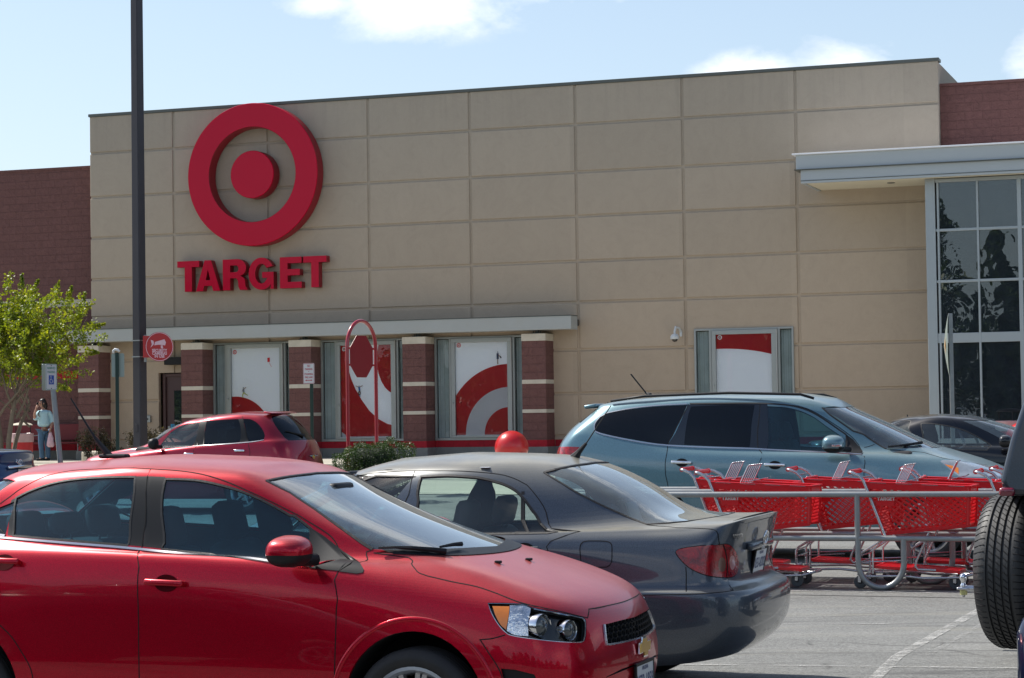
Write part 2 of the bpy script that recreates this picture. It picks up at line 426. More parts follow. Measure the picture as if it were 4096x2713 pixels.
def sheet(name, pts_fn, nx, ny, m, kind='structure'):
    vs = [pts_fn(i / nx, j / ny) for j in range(ny + 1) for i in range(nx + 1)]
    fs = [(j * (nx + 1) + i, j * (nx + 1) + i + 1, (j + 1) * (nx + 1) + i + 1, (j + 1) * (nx + 1) + i) for j in range(ny) for i in range(nx)]
    mb = MB().add(vs, fs, m); o = mb.build(name, m, loc=(0, 0, 0)); o['kind'] = kind; return o
YS = [-400, -60, 14, 17, 20, 22, 24, 30, 36, 45, 54, 120, 500, 1500]
vs = [(x, y, gz(y) - (0 if y < 400 else 3)) for y in YS for x in (-900, -60, 0, 60, 900)]
fs = [(j * 5 + i, j * 5 + i + 1, j * 5 + i + 6, j * 5 + i + 5) for j in range(len(YS) - 1) for i in range(4)]
MB().add(vs, fs, M_ASPH).build('asphalt_ground', M_ASPH, loc=(0, 0, 0))['kind'] = 'structure'

def m_paintline(name='road_paint', thr=.50, k=.42):
    """old stall paint: worn through to the asphalt in patches"""
    m, nt = mat(name)
    v = nt.new('ShaderNodeNewGeometry').outputs['Position']
    wear = nt.ramp(nt.math('ADD', nt.math('MULTIPLY', nt.noise(v, 6.0, 7, .8), .6), nt.math('MULTIPLY', nt.noise(v, 60.0, 4, .7), .4)), [(thr - .06, 0.0), (thr + .07, .9)])
    c = nt.mix(nt.noise(v, 95.0, 3, .7), (k * .7, k * .7, k * .68, 1), (k * 1.2, k * 1.2, k * 1.15, 1))
    p = nt.new('ShaderNodeBsdfPrincipled', {'Base Color': c, 'Roughness': .8})
    out(nt, nt.new('ShaderNodeMixShader', {0: wear, 1: nt.new('ShaderNodeBsdfTransparent').outputs[0], 2: p.outputs[0]}).outputs[0]); return m
M_LINE = m_paintline()
def ground_strip(name, pts, wd, m, lift=.004):
    """painted stripe following points on the ground"""
    P = []
    for (a, b) in zip(pts, pts[1:]):
        a, b = Vector((*a, 0)), Vector((*b, 0)); n = max(1, int((b - a).length / .8))
        P += [a.lerp(b, i / n) for i in range(n)]
    P.append(Vector((*pts[-1], 0)))
    vs = []
    for i, p in enumerate(P):
        t = (P[min(i + 1, len(P) - 1)] - P[max(i - 1, 0)]).normalized(); s_ = Vector((-t.y, t.x, 0)) * wd / 2
        for q in (p - s_, p + s_): vs.append((q.x, q.y, gz(q.y) + lift))
    fs = [(2 * i, 2 * i + 1, 2 * i + 3, 2 * i + 2) for i in range(len(P) - 1)]
    o = MB().add(vs, fs, m).build(name, m, loc=(0, 0, 0)); o['kind'] = 'structure'; return o

# pavement in front of the shop: concrete sheet with a kerb
def m_conc():
    m, nt = mat('pavement_concrete')
    v = nt.new('ShaderNodeNewGeometry').outputs['Position']
    k = nt.math('ADD', nt.ramp(nt.noise(v, .8, 6, .65), [(.3, .88), (.7, 1.08)]), nt.math('MULTIPLY', nt.math('SUBTRACT', nt.noise(v, 40.0, 4, .7), .5), .3))
    c = nt.mix(1.0, (.40, .375, .31, 1), k, 'MULTIPLY')
    p = nt.new('ShaderNodeBsdfPrincipled', {'Base Color': c, 'Roughness': .85}); out(nt, p.outputs[0]); return m
M_CONC = m_conc()
mb = MB()
# the raised pavement, its kerb edge and its expansion joints
PW = 6.5
for i in range(-12, 20):
    s0 = i * 3.0
    mb.box(wp(s0 + 1.5, PW / 2 - .2, SIDEZ - .2), (1.494, PW / 2, .2), WROT, M_CONC, .006)
o = mb.build('pavement', M_CONC, loc=wp(0, 0, 0)); o['kind'] = 'structure'
mb = MB(); wbox(mb, -60, 60, 6.33, 6.48, .4, SIDEZ + .006, M_CREAM, .02)
# (kept as the pavement's own edge stone)
o = mb.build('kerb', M_CREAM, loc=wp(0, 0, 0)); o['kind'] = 'structure'
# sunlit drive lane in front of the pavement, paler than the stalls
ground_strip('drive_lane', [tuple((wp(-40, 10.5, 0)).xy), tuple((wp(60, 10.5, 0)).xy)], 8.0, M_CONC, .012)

# ------------------------------------------------------------------ shop building
bld = empty('store_building', wp(11, 0, SIDEZ), 'long retail building with tan panelled walls, maroon block wings and a glazed entrance', 'building')
TOP = 9.90
SJ = [0.0, 2.5, 5.25, 8.06, 10.82, 13.6, 16.32, 19.1, 22.48]
ZJ = [SIDEZ, 1.25, 2.29, 3.36, 4.53, 5.54, 6.65, 7.74, 8.92, TOP]
OPEN = [(3.62, 6.07, 1.17, 3.76), (6.69, 9.18, 1.17, 3.76), (9.81, 12.33, 1.17, 3.76), (16.53, 18.96, 1.17, 3.79), (2.0, 3.0, SIDEZ - .1, 3.02)]
def subtract(rects, o):
    res = []
    for (a, b, c, d) in rects:
        x0, x1, z0, z1 = o
        if x1 <= a or x0 >= b or z1 <= c or z0 >= d: res.append((a, b, c, d)); continue
        if x0 > a: res.append((a, x0, c, d))
        if x1 < b: res.append((x1, b, c, d))
        m0, m1 = max(a, x0), min(b, x1)
        if z0 > c: res.append((m0, m1, c, z0))
        if z1 < d: res.append((m0, m1, z1, d))
    return res
mb = MB(); J = .032
for i in range(len(SJ) - 1):
    for k in range(len(ZJ) - 1):
        if k < 1 and False: continue
        rs = [(SJ[i] + (J if i else 0), SJ[i + 1] - (J if i < len(SJ) - 2 else 0), ZJ[k] + (J if k else 0), ZJ[k + 1] - (J if k < len(ZJ) - 2 else 0))]
        A0_, B0_, C0_, D0_ = rs[0]
        for o_ in OPEN: rs = subtract(rs, o_)
        for (a, b, c, d) in rs:
            if b - a > .01 and d - c > .01:
                # panel face with a chamfered edge, standing 30 mm proud of the joint
                e = .012; P = [(a, c), (b, c), (b, d), (a, d)]; l_, r__, b__, t__ = a + e * (a == A0_), b - e * (b == B0_), c + e * (c == C0_), d - e * (d == D0_); Q = [(l_, b__), (r__, b__), (r__, t__), (l_, t__)]
                vs = [wp(x, -.03, z) for x, z in P] + [wp(x, -.012, z) for x, z in P] + [wp(x, 0, z) for x, z in Q]
                mb.add(vs, [(8, 9, 10, 11)] + [(j, (j + 1) % 4, 4 + (j + 1) % 4, 4 + j) for j in range(4)] + [(4 + j, 4 + (j + 1) % 4, 8 + (j + 1) % 4, 8 + j) for j in range(4)], M_STUCCO)
back = [(0.012, 22.468, SIDEZ - .3, TOP - .01)]
for o_ in OPEN: back = subtract(back, o_)
for (a, b, c, d) in back: wbox(mb, a, b, -.12, -.032, c, d, M_STUCCO)
# return walls, roof behind the parapet
wbox(mb, 0.012, .25, -6, -.121, SIDEZ, TOP - .01, M_STUCCO)
wbox(mb, 22.23, 22.468, -6, -.121, SIDEZ, TOP - .01, M_STUCCO)
mb.build('tan_wall', None, bld)
mb = MB(); wbox(mb, .26, 22.22, -30, -.13, 8.7, 8.9); mb.build('roof', M_COPING, bld)
mb = MB(); wbox(mb, -70, 80, -30.3, -30.01, SIDEZ - .3, 9.3, M_MAROON); wbox(mb, -70, -69.8, -30, -.91, SIDEZ - .3, 8.5, M_MAROON); wbox(mb, 79.8, 80, -30, -.96, SIDEZ - .3, 9.3, M_MAROON); wbox(mb, -69.7, .2, -30, -.92, 8.3, 8.45, M_COPING); wbox(mb, 22.3, 79.7, -30, -.97, 9.0, 9.1, M_COPING); mb.build('rear_wall', None, bld)
mb = MB()
for i in range(8):
    a = -.03 + i * 22.54 / 8; wbox(mb, a + .002, a + 22.54 / 8 - .002, -.35, .03, TOP - .002, TOP + .075, M_COPING, .006)
mb.build('parapet_coping', None, bld)
# maroon block wings
mb = MB(); wbox(mb, -70, -.005, -.9, -.3, 5.05, 8.58, M_MAROON); wbox(mb, -70, -.005, -.9, -.3, SIDEZ - .3, 4.86, M_MAROON)
mb.build('maroon_wing_wall', None, bld)['label'] = 'maroon split-face block wall left of the tan front'
mb = MB(); wbox(mb, -70, -.006, -.9, -.27, 4.86, 5.05, M_CREAM)
mb.build('stone_band', None, bld)
mb = MB(); wbox(mb, -70, 0.0, -.95, -.28, 8.58, 8.64, M_MAROON); mb.build('wing_coping', None, bld)
mb = MB(); wbox(mb, 22.475, 80, -.9, -.3, SIDEZ - .3, 9.33, M_MAROON); wbox(mb, 22.475, 80, -.95, -.27, 9.331, 9.40, M_MAROON)
mb.build('maroon_wing_wall', None, bld)['label'] = 'maroon block wall right of the tan front, above the entrance canopy'
# red course and plinth along the foot
mb = MB()
for a, b in ((12.97, 22.3),): wbox(mb, a, b, -.02, .03, 1.0, 1.165, M_REDB)
for a, b in ((3.63, 6.065), (6.69, 9.18), (9.81, 12.33)): wbox(mb, a, b, -.02, .03, 1.0, 1.165, M_REDB)
wbox(mb, -70, -.05, -.3, -.25, 1.0, 1.165, M_REDB)
mb.build('red_base_course', None, bld)
mb = MB()
for a, b in ((3.63, 6.065), (6.69, 9.18), (9.81, 12.33), (12.97, 22.3)): wbox(mb, a, b, -.02, .06, SIDEZ - .2, 1.0, M_BASE)
wbox(mb, -70, -.05, -.3, -.22, SIDEZ - .2, 1.0, M_BASE)
mb.build('concrete_plinth', None, bld)
# tall upper band of red on the maroon wing, seen behind the tree
mb = MB(); wbox(mb, -70, -.05, -.298, -.265, 2.93, 3.13, M_REDB); mb.build('red_band', None, bld)
mb = MB(); wbox(mb, -70, -.05, -.298, -.262, 3.85, 4.13, M_FASCIA); mb.build('pale_band', None, bld)

# pilasters carrying the long beam
CS = [-.045, 3.0, 6.066, 9.182, 12.331]
for i, s0 in enumerate(CS):
    s1 = s0 + .615
    p = MB(); wbox(p, s0, s1, -.1, .62, 1.165, 1.83, M_MAROON); wbox(p, s0, s1, -.1, .62, 1.915, 2.54, M_MAROON); wbox(p, s0, s1, -.1, .62, 2.64, 3.59, M_MAROON)
    po = p.build('pilaster', None, bld); po['label'] = ['maroon block pilaster left of the door', 'maroon block pilaster right of the door', 'maroon block pilaster between the first and second windows', 'maroon block pilaster between the second and third windows', 'maroon block pilaster at the right end of the beam'][i]
    q = MB(); wbox(q, s0 - .003, s1 + .003, -.1, .623, 1.83, 1.915, M_CREAM, .004); qb = MB(); wbox(qb, s0 - .003, s1 + .003, -.1, .623, 2.54, 2.64, M_CREAM, .004)
    def sub(mb_, nm):
        o2 = mb_.build(nm, None, po, loc=tuple(bld.location)); o2.location = (0, 0, 0); return o2
    sub(q, 'stone_band'); sub(qb, 'stone_band')
    q = MB(); wbox(q, s0 - .006, s1 + .006, -.1, .627, 3.59, 3.765, M_CREAM, .006); sub(q, 'capstone')
    q = MB(); wbox(q, s0 - .003, s1 + .003, -.1, .623, 1.0, 1.165, M_REDB); sub(q, 'red_course')
    q = MB(); wbox(q, s0 - .05, s1 + .05, -.1, .68, SIDEZ - .2, 1.0, M_BASE, .01); sub(q, 'footing')
    q = MB(); wbox(q, s0 + .22, s0 + .44, .25, .5, 3.765, 3.785, M_COPING); wbox(q, s0 + .29, s0 + .37, .33, .42, 3.785, 3.86, M_COPING)
    for ds in (.24, .42): q.lathe(wp(s0 + ds, .4, 3.785), UP, [(0, .05), (.014, .05), (.014, 0)], 8, M_COPING)
    sub(q, 'beam_bearing')
# long beam
mb = MB(); wbox(mb, -2.4, 13.65, .22, .75, 3.85, 4.175, M_FASCIA, .008); wbox(mb, -2.42, 13.66, .2, .765, 4.176, 4.195, M_COPING)
mb.build('long_beam', None, bld)
mb = MB(); wbox(mb, -2.35, 13.6, -.1, .215, 3.95, 4.1, M_DARK); mb.build('beam_tie', None, bld)

# ---- windows of the front with their posters
def posterarcs(mb, s0, s1, z0, z1, off, shapes, nrm_m):
    for poly, m in shapes:
        pp = clip([(s0 + (s1 - s0) * x, z0 + (z1 - z0) * y) for x, y in poly], s0, s1, z0, z1)
        if len(pp) >= 3: mb.prism(pp, wp(0, off, 0), WE, UP, WN, 0.0, m)
def clip(poly, x0, x1, y0, y1):
    for ax, lim, sg in ((0, x0, 1), (0, x1, -1), (1, y0, 1), (1, y1, -1)):
        outp = []; n = len(poly)
        for i in range(n):
            a, b = poly[i], poly[(i + 1) % n]; ia, ib = (a[ax] - lim) * sg >= 0, (b[ax] - lim) * sg >= 0
            if ia: outp.append(a)
            if ia != ib:
                t = (lim - a[ax]) / (b[ax] - a[ax]); outp.append((a[0] + (b[0] - a[0]) * t, a[1] + (b[1] - a[1]) * t))
        poly = outp
        if not poly: return []
    d = []
    for p in poly:
        if not d or abs(p[0] - d[-1][0]) + abs(p[1] - d[-1][1]) > 1e-6: d.append(p)
    return d
M_PWHITE = simple('poster_white', (.86, .88, .92), .35, var=.03, vs=1.0)
M_PRED = simple('poster_red', (.70, .012, .026), .35, var=.1, vs=1.5)
M_BLIND = simple('window_lining', (.38, .45, .45), .7, var=.35, vs=2.5)
def disc(cx, cy, rx, ry, n=64): return arc(cx, cy, rx, ry, 0, 360, n)[:-1]
def ringpoly(cx, cy, ro, ri, asp, n=64):
    return [(cx + ro * math.cos(2 * PI * i / n), cy + ro * asp * math.sin(2 * PI * i / n)) for i in range(n + 1)] + [(cx + ri * math.cos(-2 * PI * i / n), cy + ri * asp * math.sin(-2 * PI * i / n)) for i in range(n + 1)]
def ring_strip(mb, c, ro, ri, ax, ay, nrm, off, m, n=64):
    c = Vector(c) + Vector(nrm) * off; vs = []
    for i in range(n):
        a = 2 * PI * i / n
        for r_ in (ro, ri): vs.append(c + ax * (r_ * math.cos(a)) + ay * (r_ * math.sin(a)))
    mb.add(vs, [(2 * i, (2 * i + 2) % (2 * n), (2 * i + 3) % (2 * n), 2 * i + 1) for i in range(n)], m)
def little_figure(mb, c, h, kind):
    c = Vector(c)
    def L(x0, y0, x1, y1, r0, m): mb.tube([c + WE * (x0 * h) + UP * (y0 * h), c + WE * (x1 * h) + UP * (y1 * h)], r0 * h, 5, m)
    skin = simple('figure_skin', (.35, .2, .14), .6); dk = simple('figure_hair', (.05, .03, .03), .6)
    top = simple('figure_top_' + kind, {'run': (.25, .27, .3), 'skate': (.02, .16, .42), 'girl': (.05, .07, .13)}[kind], .6)
    leg = simple('figure_leg_' + kind, {'run': (.5, .5, .1), 'skate': (.12, .08, .07), 'girl': (.35, .2, .14)}[kind], .6)
    if kind == 'run':
        L(0, .9, 0, .94, .07, dk); L(.0, .84, .03, .52, .08, top); L(.02, .78, .25, .95, .03, skin); L(-.02, .78, -.12, .62, .03, skin)
        L(.03, .52, -.08, .3, .05, leg); L(-.08, .3, -.06, .05, .035, leg); L(.03, .52, .22, .36, .05, leg); L(.22, .36, .42, .26, .035, leg)
    elif kind == 'skate':
        L(0, .9, 0, .95, .07, dk); L(0, .84, .04, .5, .09, top); L(0, .8, -.35, .96, .03, skin); L(0, .8, .35, .98, .03, skin)
        L(.04, .5, -.08, .28, .06, leg); L(-.08, .28, .0, .08, .045, leg); L(.04, .5, .12, .28, .06, leg); L(.12, .28, .06, .1, .045, leg); L(-.04, .06, .12, -.02, .03, top)
    else:
        L(0, .93, .02, .96, .05, dk); L(0, .86, .0, .42, .085, top); L(0, .8, .18, .62, .03, skin); L(.0, .42, .01, .03, .035, leg); L(.2, .62, .28, .5, .05, dk)
def red_above(fn, n=30, up=True):
    return [(i / n, fn(i / n)) for i in range(n + 1)] + ([(1, 1.2), (0, 1.2)] if up else [(1, -.2), (0, -.2)])
def shop_window(s0, s1, f0, f1, p0, p1, z0, z1, pz0, pz1, art, label, knob=2.1):
    wn = MB()
    T = .07
    # outer frame, mullions beside the poster bay
    for a, b, c, d in ((s0, s1, z1 - .045, z1), (s0, s1, z0, z0 + .06), (s0, s0 + .045, z0 + .06, z1 - .045), (s1 - .045, s1, z0 + .06, z1 - .045), (f0 - .07, f0 - .015, z0 + .06, z1 - .045), (f1 + .015, f1 + .07, z0 + .06, z1 - .045)):
        wbox(wn, a, b, -.06, .045, c, d, M_ALU, .004)
    root = wn.build('window', None, bld); root['label'] = label
    def sub(mb_, nm):
        o2 = mb_.build(nm, None, root, loc=tuple(bld.location)); o2.location = (0, 0, 0); return o2
    # display case frame standing proud, hinged door
    q = MB()
    for a, b, c, d in ((f0, f1, z1 - .15, z1 - .047), (f0, f1, z0 + .062, pz0 - .01), (f0, p0, pz0 - .01, z1 - .15), (p1, f1 - .02, pz0 - .01, z1 - .15)):
        wbox(q, a, b, -.05, .085, c, d, M_ALU, .006)
    wbox(q, f1 - .018, f1 + .012, -.05, .10, z0 + .065, z1 - .05, M_FASCIA, .004)
    q.lathe(wp(f0 + .045, .088, knob), WN, [(0, .03), (.02, .028), (.024, .012), (.018, 0)], 12, M_ALU)
    sub(q, 'display_frame')
    q = MB(); wbox(q, p0 - .005, p1 + .005, -.02, .012, pz0 - .01, pz1 + .01, M_PWHITE)
    art(q, p0, p1, pz0, pz1)
    sub(q, 'poster')
    q = MB(); q.add([wp(p0 - .004, .052, pz0 - .009), wp(p1 + .004, .052, pz0 - .009), wp(p1 + .004, .052, z1 - .155), wp(p0 - .004, .052, z1 - .155)], [(0, 1, 2, 3)], M_SGLASS); sub(q, 'pane')
    for a, b in ((s0 + .045, f0 - .07), (f1 + .07, s1 - .045)):
        q = MB(); q.add([wp(a, -.01, z0 + .06), wp(b, -.01, z0 + .06), wp(b, -.01, z1 - .045), wp(a, -.01, z1 - .045)], [(0, 1, 2, 3)], M_SGLASS); sub(q, 'pane')
        q = MB(); n = max(3, int((b - a) / .05))
        for i in range(n):
            x = a + (b - a) * (i + .5) / n
            q.box(wp(x, -.10 - .006 * (i % 2), (z0 + z1) / 2), ((b - a) / n * .46, .003, (z1 - z0) / 2 - .06), WROT @ Matrix.Rotation(.10, 3, 'Z'), M_BLIND)
        sub(q, 'lining')
    q = MB(); wbox(q, s0 + .05, s1 - .05, -1.0, -.9, z0, z1, M_DARK); sub(q, 'shop_interior')
def logo(q, p0, z, off=.014, red=True, r=.055):
    m = M_PRED if red else M_PWHITE
    c = wp(p0 + .09, off, z)
    if red:
        ring_strip(q, c, r, r * .62, WE, UP, WN, .001, m, 24)
    else:
        ring_strip(q, c, r, r * .62, WE, UP, WN, .003, m, 24)
    q.prism(disc(0, 0, r * .32, r * .32, 16), c + WN * .003, WE, UP, WN, 0, m)
def art1(q, a, b, c, d):
    W_ = b - a; H = d - c
    # rising red arc at the foot, running figure with a kite
    cx, cz, ro, ri = a + .1, c + .05, 1.02, .47
    posterarcs(q, a, b, c, d, .0135, [([((x - a) / W_, (z - c) / H) for x, z in disc(cx, cz, ro, ro, 80)], M_PRED)], None)
    posterarcs(q, a, b, c, d, .0150, [([((x - a) / W_, (z - c) / H) for x, z in disc(cx, cz, ri, ri, 60)], M_PWHITE)], None)
    logo(q, a, d - .1)
    little_figure(q, wp(a + .33, .02, c + 1.02), .30, 'run')
    q.prism([(0, .1), (.07, .11), (.075, 0), (.005, -.01)], wp(b - .37, .017, d - .37), WE, UP, WN, .001, M_PRED)
    q.tube([wp(b - .32, .018, d - .38), wp(b - .28, .018, d - .46), wp(b - .25, .018, d - .5)], .004, 4, M_PRED)
def art2(q, a, b, c, d):
    W_ = b - a; H = d - c; f = lambda L: [((x - a) / W_, (z - c) / H) for x, z in L]
    # white diagonal sweep between two red fields
    posterarcs(q, a, b, c, d, .0135, [([(-.1, -.1), (1.1, -.1), (1.1, .105), (.9, .135), (.72, .19), (.55, .28), (.40, .40), (.28, .52), (.2, .63), (.14, .75), (.10, .9), (.09, 1.1), (-.1, 1.1)], M_PRED)], None)
    posterarcs(q, a, b, c, d, .0136, [([(1.1, 1.1), (.78, 1.1), (.74, .98), (.71, .88), (.715, .76), (.74, .68), (.79, .60), (.86, .53), (.94, .485), (1.1, .44)], M_PRED)], None)
    posterarcs(q, a, b, c, d, .0150, [([(-.1, .075), (.02, .045), (.08, .02), (.12, -.1), (-.1, -.1)], M_PWHITE)], None)
    logo(q, a, d - .1, red=False)
    little_figure(q, wp(a + .50, .02, c + 1.03), .27, 'skate')
def art3(q, a, b, c, d):
    W_ = b - a; H = d - c
    cx, cz = b + .02, c + .02
    for r_, m, o_ in ((1.70, M_PRED, .0132), (1.16, M_PWHITE, .0142), (.66, M_PRED, .0152)):
        posterarcs(q, a, b, c, d, o_, [([((x - a) / W_, (z - c) / H) for x, z in disc(cx, cz, r_, r_ * 1.02 if r_ > 1.5 else r_, 100)], m)], None)
    logo(q, a, d - .09)
    little_figure(q, wp(b - .27, .02, c + 1.74), .33, 'girl')
def art4(q, a, b, c, d):
    posterarcs(q, a, b, c, d, .0135, [(red_above(lambda x: .845 + .01 * x - .075 * x ** 2.2), M_PRED)], None)
    logo(q, a, d - .09, red=False)
shop_window(3.62, 6.07, 4.03, 5.63, 4.15, 5.54, 1.17, 3.76, 1.29, 3.615, art1, 'poster window nearest the door, red arc at its foot', 2.3)
shop_window(6.69, 9.18, 7.15, 8.76, 7.24, 8.64, 1.17, 3.76, 1.29, 3.625, art2, 'poster window behind the red arched stop sign, white sweep between red fields')
shop_window(9.81, 12.33, 10.27, 11.87, 10.37, 11.76, 1.17, 3.76, 1.30, 3.635, art3, 'poster window at the right end of the beam, with concentric red and white arcs')
shop_window(16.53, 18.96, 16.97, 18.56, 17.07, 18.43, 1.17, 3.79, 1.30, 3.665, art4, 'poster window alone on the right of the tan wall, with a red top', 2.42)

# door in the dark recess
M_DOOR = simple('maroon_door_paint', (.075, .035, .035), .45, var=.06)
mb = MB()
wbox(mb, 2.13, 3.0, -.25, -.19, SIDEZ - .05, 2.97, M_DOOR); 
for a, b, c, d in ((2.05, 2.13, SIDEZ - .05, 3.0), (2.13, 3.0, 2.92, 3.0)): wbox(mb, a, b, -.25, -.13, c, d, M_DOOR, .006)
dr = mb.build('door', None, bld); dr['label'] = 'maroon service door with a narrow vertical glass and steel guard plates'
def subd(mb_, nm, par=dr):
    o2 = mb_.build(nm, None, par, loc=tuple(bld.location)); o2.location = (0, 0, 0); return o2
mb = MB(); wbox(mb, 2.36, 2.62, -.189, -.185, 1.55, 2.55, M_EGLASS); subd(mb, 'pane')
mb = MB()
for a, b, c, d in ((2.33, 2.36, 1.52, 2.58), (2.62, 2.65, 1.52, 2.58), (2.36, 2.62, 1.52, 1.55), (2.36, 2.62, 2.55, 2.58)): wbox(mb, a, b, -.19, -.178, c, d, M_DOOR, .003)
subd(mb, 'glazing_bead')
mb = MB(); wbox(mb, 2.17, 2.24, -.19, -.165, 1.25, 1.62, M_ALU, .01); wbox(mb, 2.27, 2.34, -.19, -.15, 1.05, 1.55, M_ALU, .01); mb.tube([wp(2.2, -.16, 1.1), wp(2.2, -.10, 1.12), wp(2.2, -.10, 1.45), wp(2.2, -.16, 1.47)], .012, 8, M_ALU)
subd(mb, 'handle')
mb = MB(); wbox(mb, 1.998, 3.0, -.4, -.24, SIDEZ - .1, 3.02, M_DARK); mb.build('door_recess', None, bld)
# bullseye and letters
sg = empty('disc_logo_sign', wp(5.0, .2, 8.07), 'large glossy red ring around a solid red disc, high on the tan wall', 'sign')
cs, cz_ = 5.005, 8.07
def ringsolid(s, z, ro, ri, o0, o1, n=96):
    mb = MB(); c = wp(s, 0, z)
    prof = [(ro, o0), (ro, o1 - .02), (ro - .012, o1)]
    if ri: prof += [(ri + .012, o1), (ri, o1 - .02), (ri, o0)]
    else: prof += [(0.0001, o1)]
    vs = []; fs = []; k = len(prof)
    for r_, h in prof:
        for j in range(n):
            a = 2 * PI * j / n; vs.append(c + WN * h + WE * (r_ * math.cos(a)) + UP * (r_ * math.sin(a)))
    for i in range(k - 1):
        for j in range(n): fs.append((i * n + j, i * n + (j + 1) % n, (i + 1) * n + (j + 1) % n, (i + 1) * n + j))
    for q_, f in enumerate(fs): mb.add([], [], None)
    mb.add(vs, [f for i, f in enumerate(fs) if (i // n) in ((1, 2) if ri else (1, 2))], M_REDPL)
    mb.add(vs, [f for i, f in enumerate(fs) if (i // n) not in ((1, 2) if ri else (1, 2))], M_REDPL2)
    return mb
ringsolid(cs, cz_, 1.845, 1.225, .10, .47).build('outer_ring', None, sg, smooth=True, ang=30)
ringsolid(cs - .0, cz_, .615, 0, .10, .47).build('centre_disc', None, sg, smooth=True, ang=30)
mb = MB()
for a in range(0, 360, 30): mb.tube([wp(cs + 1.5 * math.cos(R(a)), -.01, cz_ + 1.5 * math.sin(R(a))), wp(cs + 1.5 * math.cos(R(a)), .11, cz_ + 1.5 * math.sin(R(a)))], .03, 6, M_COPING)
for a in range(0, 360, 90): mb.tube([wp(cs + .4 * math.cos(R(a)), -.01, cz_ + .4 * math.sin(R(a))), wp(cs + .4 * math.cos(R(a)), .11, cz_ + .4 * math.sin(R(a)))], .03, 6, M_COPING)
mb.build('standoff', None, sg)
ls = empty('letter_sign', wp(4.85, .15, 5.12), 'row of big red channel letters spelling TARGET below the red ring', 'sign')
LP = [('T', 2.72, 3.36), ('A', 3.26, 3.96), ('R', 4.04, 4.75), ('G', 4.78, 5.49), ('E', 5.67, 6.28), ('T', 6.33, 6.98)]
for ch, a, b in LP:
    wdt, k = LET[ch][0], (b - a) / LET[ch][0]; mb = MB()
    for poly in LET[ch][1:]: mb.prism([(x * k, y * .80) for x, y in poly], wp(a, .05, 5.115), WE, UP, WN, .21, M_REDPL, M_REDPL2)
    mb.build('letter', None, ls)
# small wall fittings
cm = empty('security_camera', wp(16.13, .02, 3.7), 'white dome security camera on a curved bracket between the beam and the right window', 'camera')
M_WH = simple('white_plastic', (.62, .64, .64), .4)
mb = MB(); wbox(mb, 16.17, 16.23, 0, .03, 3.62, 3.76, M_WH, .008)
mb.tube([wp(16.2, .02, 3.74), wp(16.18, .10, 3.82), wp(16.13, .24, 3.84), wp(16.12, .3, 3.74), wp(16.12, .3, 3.66)], .028, 10, M_WH); mb.build('bracket', None, cm, smooth=True, ang=40)
mb = MB(); mb.lathe(wp(16.12, .3, 3.56), UP, [(.02, .12), (.07, .11), (.105, .06), (.108, 0), (.1, -.01)], 24, M_WH); mb.build('housing', None, cm, smooth=True, ang=50)
mb = MB(); mb.lathe(wp(16.12, .3, 3.555), UP, [(.075, 0), (.068, -.035), (.045, -.06), (.0005, -.072)], 20, simple('smoked_dome', (.015, .012, .014), .08, coat=1)); mb.build('dome', None, cm, smooth=True)
mb = MB(); wbox(mb, 2.3, 2.98, 0, .26, 3.22, 3.42, M_DARK, .015); tag(mb.build('wall_light', None, loc=wp(2.6, 0, 3.2)), 'black box lamp fixed above the maroon door', 'lamp')
mb = MB(); wbox(mb, 1.62, 1.78, 0, .07, 1.72, 1.9, M_ALU, .01); wbox(mb, 1.68, 1.72, .07, .085, 1.79, 1.83, M_DARK); tag(mb.build('wall_switch_box', None, loc=wp(1.7, 0, 1.7)), 'small grey metal switch box on the tan wall left of the door', 'box')

# ------------------------------------------------------------------ glazed entrance on the right
CO = 2.0
mb = MB(); wbox(mb, 19.5, 45, -.25, CO, 7.30, 7.63, M_FASCIA2, .006); mb.build('canopy_upper_fascia', None, bld)
mb = MB(); wbox(mb, 19.42, 45, -.25, CO + .07, 7.631, 7.665, M_PWHITE, .006); wbox(mb, 19.46, 45, -.2, CO + .045, 7.284, 7.299, M_COPING); mb.build('canopy_cap', None, bld)
mb = MB(); wbox(mb, 19.6, 45, CO - .12, CO - .03, 6.98, 7.283, M_FASCIA2, .004); wbox(mb, 19.6, 19.68, -.2, CO - .121, 6.98, 7.283, M_FASCIA2, .004); wbox(mb, 19.6, 45, CO - .13, CO - .02, 7.03, 7.045, M_COPING); mb.build('canopy_lower_fascia', None, bld)
mb = MB(); wbox(mb, 19.681, 45, .001, CO - .121, 7.0, 7.03, M_SOFFIT); mb.build('canopy_soffit', None, bld)
mb = MB(); mb.lathe(wp(21.5, 1.0, 6.999), UP, [(.09, 0), (.09, -.012), (.06, -.012), (.055, 0)], 20, M_COPING); mb.build('recessed_light', None, bld)
EO = 1.5
ent = MB()
wbox(ent, 22.34, 22.56, EO - .2, EO, SIDEZ - .2, 6.99, M_ALU2, .01)
EH = [(6.9, 6.98), (5.79, 5.85), (4.63, 4.69), (3.27, 3.49)]
EV = [22.62, 23.5, 24.42, 26.0, 27.6, 29.2]
for a, b in EH: wbox(ent, 22.56, 30, EO - .15, EO - .02, a, b, M_ALU2, .006)
for i, s_ in enumerate(EV):
    wd = .09 if i == 2 else .045
    wbox(ent, s_ - wd / 2, s_ + wd / 2, EO - .16, EO - .012, SIDEZ - .1, 6.9, M_ALU2, .006)
wbox(ent, 22.56, 30, EO - .15, EO - .02, 1.0, 1.12, M_ALU2, .006)
eo = ent.build('entrance_frame', None, bld)
